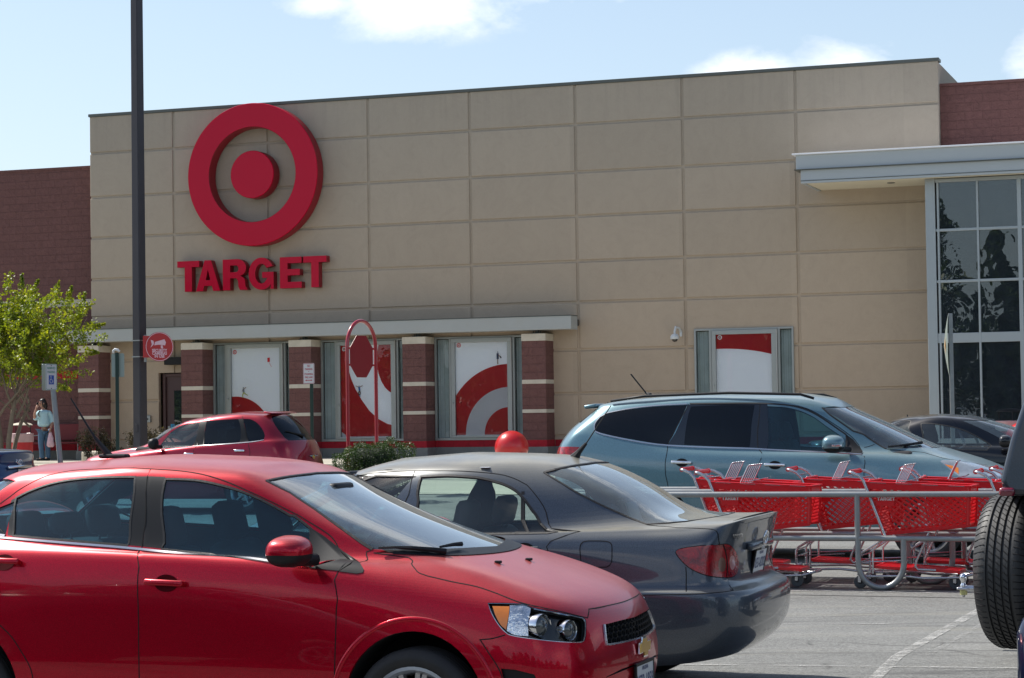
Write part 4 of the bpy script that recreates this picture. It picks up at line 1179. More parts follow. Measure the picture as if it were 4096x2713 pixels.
qpil = reg(S, A1([(100, 450), (88, 560), (80, 685), (48, 684), (58, 575), (72, 464)]), False)
bpil_f = reg(S, A1([(932, 318), (1024, 322), (1010, 390), (1000, 560), (1000, 765), (884, 753), (900, 560), (920, 420)]), False)
sail = reg(S, A1([(1917, 632), (2010, 690), (2088, 752), (2096, 905), (1914, 885)]), False)
ftri = reg(S, A2([(548, 762), (620, 810), (680, 855), (704, 895), (700, 915), (660, 922), (552, 908)]), False)
ws = S.px(A2([(100, 345), (250, 420), (400, 520), (550, 628), (690, 727), (758, 768)]))
wscreen = [(0, ws[0][1] + .12)] + smooth_poly(ws, False) + [(0, ws[-1][1] - .10)]
va, vb = ws[0][1], ws[-1][1]
wscreen = [(0, va + .35)] + [(ws[0][0] * .5, va + .22)] + smooth_poly(ws, False) + [(ws[-1][0] * .5, vb - .22), (0, vb - .30)]
hn = S.px(A2([(765, 790), (985, 822), (1000, 860), (1035, 908), (1100, 935), (1250, 970), (1400, 1000), (1520, 1040), (1620, 1080), (1700, 1106), (1900, 1150), (2090, 1195), (2098, 1140)]))
hood = [(0, vb - .30), (ws[-1][0] * .5, vb - .22)] + smooth_poly(hn, False) + [(hn[-1][0] * .45, hn[-1][1] + .05), (0, hn[-1][1] + .05)]
lampP = A2([(1470, 1100), (1600, 1101), (1700, 1106), (1760, 1130), (1900, 1156), (2060, 1188), (2082, 1215), (2078, 1320), (2055, 1348), (1950, 1346), (1800, 1332), (1640, 1310), (1580, 1285), (1530, 1230), (1490, 1160)])
lamp = reg(S, lampP)
amber = reg(S, A2([(1500, 1122), (1606, 1124), (1600, 1190), (1586, 1268), (1550, 1235), (1518, 1175)]))
clear = reg(S, A2([(1608, 1116), (1700, 1118), (1738, 1135), (1722, 1220), (1724, 1308), (1640, 1300), (1590, 1275), (1602, 1190)]))
arch = reg(S, A2([(590, 1610), (640, 1490), (700, 1402), (780, 1332), (880, 1288), (980, 1275), (1080, 1281), (1180, 1312), (1280, 1372), (1370, 1450), (1430, 1530), (1462, 1640), (1470, 1800), (1400, 1900), (700, 1900), (590, 1800)]))
arch = S.side([(x, z) for x, z in [(.355 * math.cos(R(a)) + .015, .36 + .358 * math.sin(R(a))) for a in range(-30, 211, 8)]] + [(-.3, .10), (.3, .10)])
rarch = S.side([(x, z) for x, z in [(.36 * math.cos(R(a)) - 2.50, .36 + .362 * math.sin(R(a))) for a in range(-30, 211, 8)]] + [(-2.82, .10), (-2.2, .10)])
fdoor = smooth_poly(S.px(A1([(935, 272), (905, 520), (878, 755), (860, 880), (852, 1000), (858, 1200), (862, 1500), (866, 1640), (2066, 1640), (2072, 1500), (2080, 1250), (2090, 1080), (2098, 900), (2092, 755), (2050, 690), (1980, 640), (1850, 560), (1700, 485), (1550, 415), (1400, 350), (1250, 305), (1100, 283)])), True, 3)
rdoor = smooth_poly(S.px(A1([(932, 272), (902, 520), (875, 755), (857, 880), (849, 1000), (855, 1200), (860, 1500), (864, 1640), (215, 1640), (190, 1510), (130, 1400), (70, 1310), (0, 1240)])) + S.side([(-2.36, .86), (-2.40, 1.0), (-2.44, 1.13), (-2.5, 1.2), (-2.35, 1.33)]) + S.px(A1([(60, 445), (150, 382), (300, 312), (450, 282), (600, 273)])), True, 3)
gr = S.px(A3([(797, 1237), (900, 1210), (1000, 1183)]))
grille = [(0, gr[2][1] + .02)] + gr[::-1] + S.px(A3([(803, 1300), (812, 1360), (860, 1355)])) + [(0, S.px(A3([(860, 1350)]))[0][1] - .06)]
lg = S.front([(.0, .50), (.30, .50), (.46, .48), (.56, .42), (.60, .30), (.5, .25), (0, .24)])
fog = S.px(A2([(1553, 1508), (1640, 1515), (1760, 1545), (1790, 1600), (1640, 1640), (1570, 1580)]))
S.region('wheel_arch', arch, None, hole=True); S.region('wheel_arch', rarch, None, hole=True)
S.region('headlight_amber', amber, M_AMBER, .002)
S.region('headlight_reflector', clear, M_REFL, .000)
rl = S.region('headlight', lamp, simple('lamp_bezel', (.008, .008, .009), .25, coat=.6), -.035)
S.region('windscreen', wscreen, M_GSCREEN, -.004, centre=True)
S.region('hood', hood, P_RED, 0, centre=True)
S.region('grille', grille, M_GAP, -.03, centre=True)
S.region('lower_grille', lg, M_BPLAS, -.02, centre=True)
S.region('fog_recess', fog, M_BPLAS, -.02)
S.region('front_window', fwin, M_GCLEAR, -.006)
S.region('rear_window', rwin, M_GCLEAR, -.006)
S.region('quarter_window', qwin, M_GCLEAR, -.006)
S.region('mirror_sail', sail, M_BPLAS, .003)
S.region('fender_trim', ftri, M_BPLAS, .003)
S.region('quarter_pillar_trim', qpil, M_BPLAS, 0); S.region('pillar_trim', bpil_f, M_BPLAS, .0); S.region('pillar_trim', bpil_r, M_BPLAS, 0)
S.region('front_door', fdoor, P_RED); S.region('rear_door', rdoor, P_RED)
# rear screen (hidden in the photograph)
S.region('rear_screen', [(16, 8.4), (12.9, 8.35), (12.6, 10.0), (16, 10.3)], M_GCLEAR, -.004, centre=True)
S.cut(P_RED)
def put(parts, par):
    for o in parts: o.parent = par
for nm in ('headlight_amber', 'headlight_reflector'):
    for a, b in zip(S.parts[nm], S.parts['headlight']): a.parent = b
for nm, dn in (('front_window', 'front_door'), ('rear_window', 'rear_door')):
    for a, b in zip(S.parts[nm], S.parts[dn]): a.parent = b
for nm in ('fender_trim',): pass
for a, b in zip(S.parts['pillar_trim'], [S.parts['front_door'][0], S.parts['front_door'][1], S.parts['rear_door'][0], S.parts['rear_door'][1]]): a.parent = b
for a, b in zip(S.parts['mirror_sail'], S.parts['front_door']): a.parent = b
# joints between panels
gaps(S, [S.px(A1([(935, 272), (905, 520), (878, 755), (860, 880), (852, 1000), (858, 1200), (862, 1560), (864, 1660)])),
         S.px(A1([(2092, 760), (2098, 900), (2090, 1080), (2080, 1250), (2072, 1500), (2066, 1660)])),
         S.px(A1([(0, 488), (60, 445), (150, 382), (300, 312), (450, 282), (600, 273), (935, 272), (1100, 283), (1250, 305), (1400, 350), (1550, 415), (1700, 485), (1850, 560), (1980, 640), (2050, 690), (2092, 755)])),
         S.px(A1([(0, 1240), (70, 1310), (130, 1400), (190, 1510), (215, 1640)])),
         hn, [(hn[-1][0], hn[-1][1]), (hn[-1][0] * .45, hn[-1][1] + .05), (0, hn[-1][1] + .05)],
         S.px(A2([(758, 768), (720, 805), (680, 850)])), S.px(A2([(1420, 1330), (1500, 1322), (1580, 1300)])), S.px(A2([(1425, 1330), (1490, 1430), (1545, 1520), (1575, 1640)]))], .0075)
q = MB(); S.ribbon('x', S.px(A1([(0, 699), (440, 734), (880, 771), (1300, 809), (1680, 846), (1925, 871)])), .017, M_SATIN, h=.006, base=0, mb=q)
S.ribbon('x', S.side([(-2.3, 1.15), (-2.58, 1.17)]), .017, M_SATIN, h=.006, base=0, mb=q); q.build('chrome_strip', None, S.root, smooth=True, ang=50)
q = MB()
for L_ in (fwin, rwin, qwin): S.ribbon('x', L_[::2], .016, M_RUB, h=.003, base=-.002, mb=q, closed=True, sub=2)
S.ribbon('x', S.px(A2([(100, 345), (250, 420), (400, 520), (550, 628), (690, 727), (758, 768)])), .02, M_RUB, h=.002, base=0, mb=q)
S.ribbon('x', [(ws[0][0], va), (ws[0][0] * .5, va + .22), (0, va + .35)], .016, M_RUB, h=.002, base=0, mb=q)
q.build('window_seal', None, S.root)
for sd_ in (1, -1):
    for A_ in (arch, rarch): S.skirt('wheel_arch_lining', A_, .34, M_GAP, sd_, .018, P_RED)
# projector lamps
for sd_ in (1, -1):
    for (zx, zy, rr) in ((1797, 1232, .058), (1982, 1256, .049)):
        uvc = S.px(A2([(zx, zy)]))[0]
        p, n = S.at(uvc, -.035, sd_); axv = (S.fw * .93 + S.nr * (.36 * sd_) + UP * .03).normalized()
        q = MB(); q.lathe(p - axv * .03, axv, [(rr * 1.0, -.03), (rr * 1.03, .052), (rr * .98, .060), (rr * .90, .052), (rr * .88, .03)], 36, M_CHROME)
        o = q.build('projector_ring', None, S.root, smooth=True, ang=40); o.parent = S.parts['headlight'][0 if sd_ == 1 else 1]
        q = MB(); q.lathe(p - axv * .03, axv, [(rr * .9, .040), (rr * .75, .052), (rr * .45, .062), (.001, .066)], 36, simple('projector_lens', (.05, .06, .065), .05, .0, coat=1, var=.5, vs=25))
        o = q.build('projector_lens', None, S.root, smooth=True); o.parent = S.parts['headlight'][0 if sd_ == 1 else 1]
# chrome edge round the lamp
q = MB(); 
for sd_ in (1, -1):
    q = MB(); S.ribbon('x', lamp[::3], .010, M_SATIN, h=.002, base=-.004, mb=q, closed=True, sub=2, sides=(sd_,)); o = q.build('headlight_trim', None, S.root); o.parent = S.parts['headlight'][0 if sd_ == 1 else 1]
# honeycomb grille and its frame
q = MB(); S.ribbon('x', S.px(A3([(797, 1237), (803, 1300), (812, 1360), (860, 1355)])) + [(0, grille[-1][1])], .012, M_SATIN, h=.008, base=0, mb=q)
for i in range(-9, 10):
    for j in range(5):
        y = i * .052 + (j % 2) * .026; z = .615 + j * .026
        if abs(y) > .46: continue
        uvc = S.front([(abs(y), z)])
        if not uvc: continue
        p, n = S.at(uvc[0], -.008, 1 if y >= 0 else -1)
        if not pip(uvc[0], grille): continue
        t = WN; vs = []
        for k in range(6):
            a = PI / 6 + k * PI / 3
            for rr in (.0285, .0225): vs.append(p + t * (rr * 1.0 * math.cos(a)) + UP * (rr * .60 * math.sin(a)))
        b = len(vs); vs += [v - S.fw * .02 for v in vs]
        q.add(vs, [(2 * k, (2 * k + 2) % 12, (2 * k + 3) % 12, 2 * k + 1) for k in range(6)] + [(2 * k + 1, (2 * k + 3) % 12, b + (2 * k + 3) % 12, b + 2 * k + 1) for k in range(6)], M_BPLAS)
q.build('grille_mesh', None, S.root).parent = S.parts['grille'][0]
# maker's cross badge in gold with a chrome edge
uvc = S.front([(.004, .575)])[0]; p, n = S.at(uvc, .006)
M_GOLD = simple('gold_badge', (.62, .38, .08), .3, .6)
bt = [(-.085, -.022), (-.045, -.022), (-.038, -.042), (.018, -.042), (.024, -.022), (.085, -.022), (.075, .022), (.038, .022), (.032, .042), (-.024, .042), (-.031, .022), (-.095, .022)]
q = MB(); q.prism([(x * 1.14, y * 1.2) for x, y in bt], p, WN, UP, S.fw, .008, M_CHROME); q.prism(bt, p + S.fw * .008, WN, UP, S.fw, .004, M_GOLD); q.build('badge', None, S.root)
M_PLW = simple('plate_white', (.60, .64, .68), .35, var=.08, vs=5)
plate(S, S.front([(.004, .42)])[0], M_PLW, 'XZP-1859', 'VIRGINIA', nv=S.fw)
# mirrors, handles, wipers, aerial, washer jets
for sd_ in (1, -1): mirror_part(S, (-.585, .955, 1.098), (.115, .125, .083), P_RED, split=.36, side=sd_, arm=(-.50, .80, 1.05)).parent = S.parts['front_door'][0 if sd_ == 1 else 1]
M_REDSH = P_RED
for sd_ in (1, -1):
    for nm, c_ in (('front_door', (1030, 980)), ('rear_door', (25, 852))):
        o = handle(S, S.px(A1([c_]))[0], .215, P_RED, .030, sd_, True, simple('red_recess_shade', (.07, .001, .004), .7, spec=.1), tilt=-.035); o.parent = S.parts[nm][0 if sd_ == 1 else 1]
q = MB()
def wiper(q, S, a, b, c):
    pa, pb, pc = [S.at(S.top([k])[0], .022)[0] for k in (a, b, c)]
    q.tube([pa, pa.lerp(pb, .5) + UP * .012, pb], [.012, .010, .007], 6, M_BPLAS); q.tube([pb.lerp(pc, -.1), pc], .007, 6, M_BPLAS)
S_wip = [((.06, .25), (-.02, .05), (-.12, .52)), ((.05, -.0), (-.03, .02), (-.13, .02))]
pts = [S.at(r, .02)[0] for r in S.px(A2([(800, 772), (900, 776), (1000, 784), (1130, 796), (1210, 806)]))]; q.tube(pts, [.006, .008, .012, .014, .016], 6, M_BPLAS)
pts = [S.at(r, .03)[0] for r in S.px(A2([(1170, 790), (1250, 775), (1300, 772)]))]; q.tube(pts, [.006, .010, .013], 6, M_BPLAS)
q.build('wiper', None, S.root)
cw = MB()
N_ = 14
vs = []
for i in range(-N_, N_ + 1):
    u_ = abs(i) / N_ * ws[-1][0] * .96; sd_ = 1 if i >= 0 else -1
    for v_, l_ in ((vb - .05 - .25 * (1 - abs(i) / N_), .006), (vb - .5 + .28 * (abs(i) / N_) ** 2, .004)):
        vs.append(S.at((u_, v_), l_, sd_)[0])
cw.add(vs, [(2 * i, 2 * i + 1, 2 * i + 3, 2 * i + 2) for i in range(2 * N_)], M_BPLAS); cw.build('cowl', None, S.root)
q = MB()
for zx, zy in ((1535, 855), (1730, 822)):
    r_ = S.px(A2([(zx, zy)]))
    p, n = S.at(r_[0], .006); q.box(p, (.017, .012, .007), WROT, M_BPLAS, .004)
q.build('washer_jet', None, S.root)
base = S.at(S.top([(-1.93, .0)])[0], .012)[0]
base = S.W((-2.02, .12, 1.545))
q = MB(); q.box(base + S.fw * .03, (.085, .028, .012), WROT, M_BPLAS, .010); q.tube([base, base + S.fw * -.09 + UP * .10], [.022, .011], 8, M_BPLAS); q.tube([base + S.fw * -.09 + UP * .10, base + S.fw * -.235 + UP * .315], [.007, .004], 7, M_BPLAS)
q.build('roof_aerial', None, S.root)
# rocker line and fender lip over the front wheel
q = MB()
for k, rr in ((0, .415),):
    pts = S.side([(.015 + rr * math.cos(R(a)), .36 + rr * math.sin(R(a))) for a in range(12, 172, 8)])
    for sd_ in (1, -1): q = MB(); S.ribbon('x', pts, .028, P_RED, h=.010, base=-.004, mb=q, sides=(sd_,)); q.build('fender_flare', None, S.root, smooth=True, ang=80)
for x in (0.015, -2.50):
    for sd_ in (1, -1): wheel(S.root, S.W((x, .755 * sd_, .318)), WN * sd_, .318, .20, .222, 10, True)
# cabin
q = MB()
for y in (.36, -.36): seat(q, S, -1.20, y, .50, M_SEAT, .25, h=.58, tall=.22); 
for y in (.40, 0, -.40): seat(q, S, -2.02, y, .52, M_SEAT, .23, h=.56, tall=.17 if y else .12)
q.build('seats', None, S.root, smooth=True, ang=60)
q = MB(); q.box(S.W((-.35, 0, .90)), (.26, .70, .12), WROT, M_LINER, .06); steering(q, S, -.72, -.36, .96); q.box(S.W((-1.2, 0, .30)), (1.9, .74, .06), WROT, M_LINER); q.box(S.W((-2.6, 0, 1.04)), (.25, .6, .03), WROT, M_LINER, .02)
q.box(S.W((-.72, -.0, 1.36)), (.03, .12, .035), WROT, M_BPLAS, .02)
q.build('dashboard', None, S.root, smooth=True, ang=60)

# ================================================================== charcoal sedan, tail to the right
P_GREY = paint('charcoal_paint', (.072, .090, .116), .45, .38, .85, (.34, .315, .24))
root = empty('parked_car', (.679, 13.865, .10), 'dusty charcoal sedan behind the red car, its tail and red lamp clusters to the right', 'car')
rb = (.01, .05, .17, .38)
rings = [
 ring(3.40, -.84, .74, .78, .74, [(-.9, .27), (-.3, .20)], r=rb),
 ring(3.50, -.94, .80, .83, .80, [(-.95, .34), (-.3, .27)], r=rb),
 ring(3.55, -1.005, .82, .848, .84, .46, r=rb),
 ring(3.53, -1.01, .82, .850, .84, .60, r=rb),
 ring(3.50, -.99, .81, .850, .835, .665, r=rb),
 ring(3.46, -.90, .80, .848, .80, .69, r=(.008, .035, .12, .32)),
 ring(3.42, -.885, .78, .846, .785, .80, r=(.008, .035, .12, .32)),
 ring(3.35, -.90, .76, .838, .76, [(-.9, .93), (2, .93), (3.3, .80)], r=(.008, .035, .12, .32)),
 ring(3.20, -.925, .72, .812, .725, [(-.95, 1.035), (-.85, 1.0), (0, .985), (2, .97), (3.2, .87)], r=(.008, .035, .12, .30)),
 ring(3.0, -.94, .68, .795, .69, [(-.96, 1.092), (-.85, 1.062), (-.76, 1.025), (0, 1.01), (2, .985), (3, .90)], r=(.008, .035, .11, .28)),
 ring(2.8, -.90, .66, .780, .66, [(-.93, 1.098), (-.75, 1.055), (-.6, 1.05), (0, 1.025), (2, 1.0), (2.8, .93)], r=(.008, .035, .11, .28)),
 ring(2.50, -.47, .62, .765, .60, [(-.5, 1.098), (-.2, 1.068), (.1, 1.04), (1, 1.01), (2, 1.01), (2.5, 1.03)], r=(.02, .05, .12, .26)),
 ring(2.15, -.22, .60, .715, .575, [(-.25, 1.25), (.3, 1.21), (2.1, 1.22)], r=(.02, .05, .11, .24)),
 ring(1.78, .06, .57, .645, .54, [(0, 1.395), (.4, 1.35), (.8, 1.375), (1.2, 1.375), (1.8, 1.37)], r=(.02, .05, .12, .24)),
 ring(1.62, .20, .47, .53, .45, [(.2, 1.43), (.5, 1.435), (1.1, 1.445), (1.6, 1.42)], r=(.02, .05, .12, .24)),
 ring(1.5, .30, .25, .27, .24, [(.2, 1.452), (.5, 1.474), (1.0, 1.487), (1.5, 1.453)], r=(.01, .04, .08, .18)),
 ring(1.48, .32, 0, 0, 0, [(.2, 1.452), (.5, 1.478), (1.0, 1.492), (1.5, 1.458)]),
]
S = Shell(root, root.location, -WE, WN, rings, 8, 6)
rw = reg(S, A2([(1015, 675), (1020, 560), (1035, 430), (1058, 318), (1200, 312), (1330, 318), (1440, 330), (1560, 362), (1640, 402), (1690, 450), (1750, 530), (1800, 610), (1842, 668), (1500, 674)]))
fw_ = S.side([(1.24, 1.00), (1.16, 1.355), (1.45, 1.36), (1.62, 1.30), (1.9, 1.14), (2.05, 1.0)])
rs = S.px(A3([(425, 293), (520, 350), (620, 412), (750, 480), (900, 548), (1000, 590), (1062, 614)]))
va, vb = rs[0][1], rs[-1][1]
rscreen = [(16, va + .5), (16 - (16 - rs[0][0]) * .5, va + .33)] + smooth_poly(rs, False) + [(16 - (16 - rs[-1][0]) * .5, vb - .15), (16, vb - .2)]
tl = reg(S, A3([(1245, 790), (1265, 770), (1330, 758), (1420, 748), (1535, 740), (1580, 748), (1620, 800), (1632, 860), (1622, 915), (1590, 940), (1500, 940), (1420, 925), (1340, 890), (1285, 845)]))
tsp = S.px(A3([(1535, 742), (1552, 800), (1560, 870), (1556, 938)]))
rv1 = reg(S, A3([(1505, 860), (1515, 825), (1530, 818), (1546, 835), (1552, 868), (1545, 900), (1528, 912), (1510, 895)]))
rv2 = reg(S, A3([(1574, 850), (1582, 812), (1595, 805), (1608, 820), (1612, 855), (1604, 890), (1590, 900), (1578, 880)]))
fuel = reg(S, A3([(652, 800), (652, 750), (668, 725), (700, 718), (800, 718), (835, 728), (848, 755), (848, 820), (840, 860), (815, 880), (700, 882), (665, 868)]))
bump_l = S.px(A3([(950, 1053), (1150, 1052), (1308, 1048), (1440, 1042), (1530, 1035), (1600, 1024)]))
tnk = S.px(A3([(1062, 618), (1250, 636), (1495, 657), (1510, 720), (1530, 790), (1560, 880), (1580, 1000), (1600, 1024)]))
wb_ = [(16, 5.05), (16 - (16 - tnk[-1][0]) * .45, 5.05)]
trunk = [(16, vb - .2), (16 - (16 - rs[-1][0]) * .5, vb - .15)] + tnk + wb_[::-1]
rdoor = smooth_poly(S.px(A2([(1020, 288), (990, 400), (960, 480)])) + S.side([(1.17, .9), (1.15, .5), (1.14, .25), (.42, .25), (.38, .40)]) + S.side([(.32, .56), (.24, .68)]) + S.px(A3([(452, 812), (468, 720), (474, 640), (440, 540), (380, 440), (320, 370), (240, 330), (150, 305), (0, 290)])) + S.px(A2([(1250, 285)])), True, 3)
fdoor = S.side([(1.165, .25), (1.17, .5), (1.19, .9), (1.22, 1.0), (1.13, 1.395), (1.5, 1.39), (1.7, 1.30), (2.0, 1.10), (2.1, 1.0), (2.12, .6), (2.05, .25)])
arch = S.side([(.36 * math.cos(R(a)) + .0, .34 + .36 * math.sin(R(a))) for a in range(-30, 211, 8)] + [(-.3, .12), (.3, .12)])
farch = S.side([(.36 * math.cos(R(a)) + 2.60, .34 + .36 * math.sin(R(a))) for a in range(-30, 211, 8)] + [(2.3, .12), (2.9, .12)])
fscr = [(0, 11.2), (3.2, 11.3), (3.6, 12.9), (0, 13.2)]
S.region('wheel_arch', arch, None, hole=True); S.region('wheel_arch', farch, None, hole=True)
S.region('reverse_lens', rv1, simple('amber_dark_lens', (.16, .07, .05), .2, coat=1), .002)
S.region('reverse_lens', rv2, simple('clear_red_lens', (.50, .22, .2), .2, coat=1), .002)
S.region('tail_light', tl, M_TAIL, .003)
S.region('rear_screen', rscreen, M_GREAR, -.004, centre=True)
S.region('windscreen', fscr, M_GMID, -.004, centre=True)
S.region('rear_window', rw, M_GMID, -.006)
S.region('front_window', fw_, M_GMID, -.006)
S.region('fuel_flap', fuel, P_GREY, 0)
S.region('trunk_lid', trunk, P_GREY, 0, centre=True)
S.region('rear_door', rdoor, P_GREY); S.region('front_door', fdoor, P_GREY)
S.cut(P_GREY)
for o in S.parts['fuel_flap'][1:]: bpy.data.objects.remove(o)
for a, b in zip(S.parts['rear_window'], S.parts['rear_door']): a.parent = b
for a, b in zip(S.parts['front_window'], S.parts['front_door']): a.parent = b
for i, a in enumerate(S.parts['reverse_lens']): a.parent = S.parts['tail_light'][i % 2]
gaps(S, [S.px(A2([(1020, 288), (990, 400), (960, 480)])), S.px(A3([(474, 640), (468, 720), (452, 812)])) + S.side([(.24, .68)]),
         S.px(A2([(640, 318), (760, 300), (900, 288), (1020, 284), (1250, 284)])) + S.px(A3([(0, 290), (150, 305), (240, 330), (320, 370), (380, 440), (440, 540), (474, 640)])),
         bump_l + S.px(A3([(1580, 1020)])), tnk, S.px(A3([(1305, 878), (1308, 950), (1308, 1048)])), fuel[::3] + [fuel[0]]], .008)
q = MB(); S.ribbon('x', rw[::2], .02, M_RUB, h=.004, base=-.002, mb=q, closed=True, sub=2); S.ribbon('x', fw_, .02, M_RUB, h=.004, base=-.002, mb=q, closed=True, sub=2)
S.ribbon('x', S.px(A2([(1690, 412), (1641, 668)])), .028, M_RUB, h=.006, base=-.004, mb=q)
S.ribbon('x', rs, .014, M_RUB, h=.003, base=0, mb=q); S.ribbon('x', [rs[0], (16 - (16 - rs[0][0]) * .5, va + .33), (16, va + .5)], .02, M_RUB, h=.003, base=0, mb=q)
S.ribbon('x', [rs[-1], (16 - (16 - rs[-1][0]) * .5, vb - .15), (16, vb - .2)], .014, M_RUB, h=.003, base=0, mb=q)
q.build('window_seal', None, S.root)
for sd_ in (1, -1):
    q = MB(); S.ribbon('x', tl[::3], .014, M_GAP, h=.002, base=-.001, mb=q, closed=True, sub=2, sides=(sd_,)); S.ribbon('x', tsp, .009, M_GAP, h=.005, base=.001, mb=q, sides=(sd_,)); q.build('lamp_seal', None, S.root).parent = S.parts['tail_light'][0 if sd_ == 1 else 1]
for sd_ in (1, -1):
    for A_ in (arch, farch): S.skirt('wheel_arch_lining', A_, .34, M_GAP, sd_, .018, P_GREY)
    for x in (0.0, 2.60): wheel(S.root, S.W((x, .74 * sd_, .312)), WN * sd_, .312, .195, .20, 7)
    o = handle(S, S.px(A2([(1700, 770)]))[0], .20, P_GREY, .028, sd_, True); o.parent = S.parts['rear_door'][0 if sd_ == 1 else 1]
    mirror_part(S, (1.98, .93, 1.04), (.09, .11, .07), P_GREY, side=sd_, arm=(2.0, .76, 1.0)).parent = S.parts['front_door'][0 if sd_ == 1 else 1]
# number plate, emblem, garnish
RB = -S.fw
uvp = S.front([(.004, .80)], -1)[0]
def rearpt(y, z, lift=.0):
    r_ = S.front([(max(abs(y), .004), z)], -1)[0]; return S.at(r_, lift, 1 if y >= 0 else -1)
q = MB(); 
p, n = rearpt(0, .95, .012)
tt = UP.cross(n).normalized(); bb = n.cross(tt)
rotp = Matrix((tt, bb, n)).transposed()
q.box(p - bb * .045, (.30, .022, .022), rotp, P_GREY, .014); q.build('number_plate_garnish', None, S.root, smooth=True, ang=60)
plate(S, uvp, M_PLW, 'XEU-8202', 'VIRGINIA', bottom='www.', nv=n, top='PURVIS')
p, n = rearpt(0, .955, .035)
def emblem(q, p, tt, bb, n, r):
    def el(cx, cy, rx, ry, th): q.tube([p + tt * (cx + rx * math.cos(2 * PI * i / 30)) + bb * (cy + ry * math.sin(2 * PI * i / 30)) + n * .003 for i in range(30)], th, 6, M_CHROME, closed=True)
    el(0, 0, r, r * .68, r * .085); el(0, r * .0, r * .30, r * .62, r * .07); el(0, r * .33, r * .72, r * .26, r * .065)
q = MB(); emblem(q, p, tt, bb, n, .062); q.build('emblem', None, S.root, smooth=True)
q = MB()
for y, z, t_, sz in ((.52, .985, 'TOYOTA', .034), (-.52, .995, 'COROLLA', .040)):
    p2, n2 = rearpt(y, z, .004); t2 = UP.cross(n2).normalized(); add_text(q, t_, sz, p2, t2, n2.cross(t2), n2, M_CHROME, offset=.0012, spacing=1.15)
q.build('lettering', None, S.root)
q = MB(); b0 = S.W((.02, -.10, 1.405))
b0 = S.at(S.top([(.30, .01)])[0], .0)[0]
q.tube([b0 - UP * .01, b0 + UP * .03 - S.fw * .03, b0 - S.fw * .08 + UP * .085], [.035, .018, .010], 8, M_BPLAS); pp = b0 - S.fw * .08 + UP * .085
q.tube([pp, pp - S.fw * .17 + UP * .24], [.0045, .003], 6, M_BPLAS); q.build('roof_aerial', None, S.root)
rot0 = Matrix((S.fw, S.nr, UP)).transposed()
q = MB()
for y in (.36, -.36): seat(q, S, 1.25, y, .48, M_SEATG, .25, h=.52, tall=.20)
for y in (.38, 0, -.38): seat(q, S, .42, y, .50, M_SEATG, .23, h=.50, tall=.14 if y else .10)
q.build('seats', None, S.root, smooth=True, ang=60)
q = MB(); q.box(S.W((2.1, 0, .86)), (.26, .70, .12), rot0, M_LINER, .06); steering(q, S, 1.75, .36, .92); q.box(S.W((-.05, 0, 1.02)), (.28, .56, .02), rot0, M_SEATG, .01)
q.box(S.W((1.3, 0, .30)), (1.6, .70, .05), rot0, M_LINER); q.box(S.W((-.1, 0, .62)), (.3, .6, .35), rot0, M_LINER)
q.box(S.W((1.85, 0, 1.34)), (.03, .12, .035), rot0, M_BPLAS, .02); q.build('dashboard', None, S.root, smooth=True, ang=60)
q = MB(); q.box(S.W((-.12, .1, 1.10)), (.006, .11, .075), rot0 @ Matrix.Rotation(R(20), 3, 'Y'), M_PWHITE); q.build('paper_notice', None, S.root)
q = MB()
for L_ in ([(0.85, -.12), (.87, -.10), (.84, -.09)],):
    p, n = S.at(S.px(A2([(1458, 265)]))[0], .003); q.box(p, (.03, .02, .002), rot0, M_PWHITE, .0015); q.box(p - UP * .03 - WE * .02, (.008, .02, .002), rot0, M_PWHITE)
q.build('bird_dropping', None, S.root)
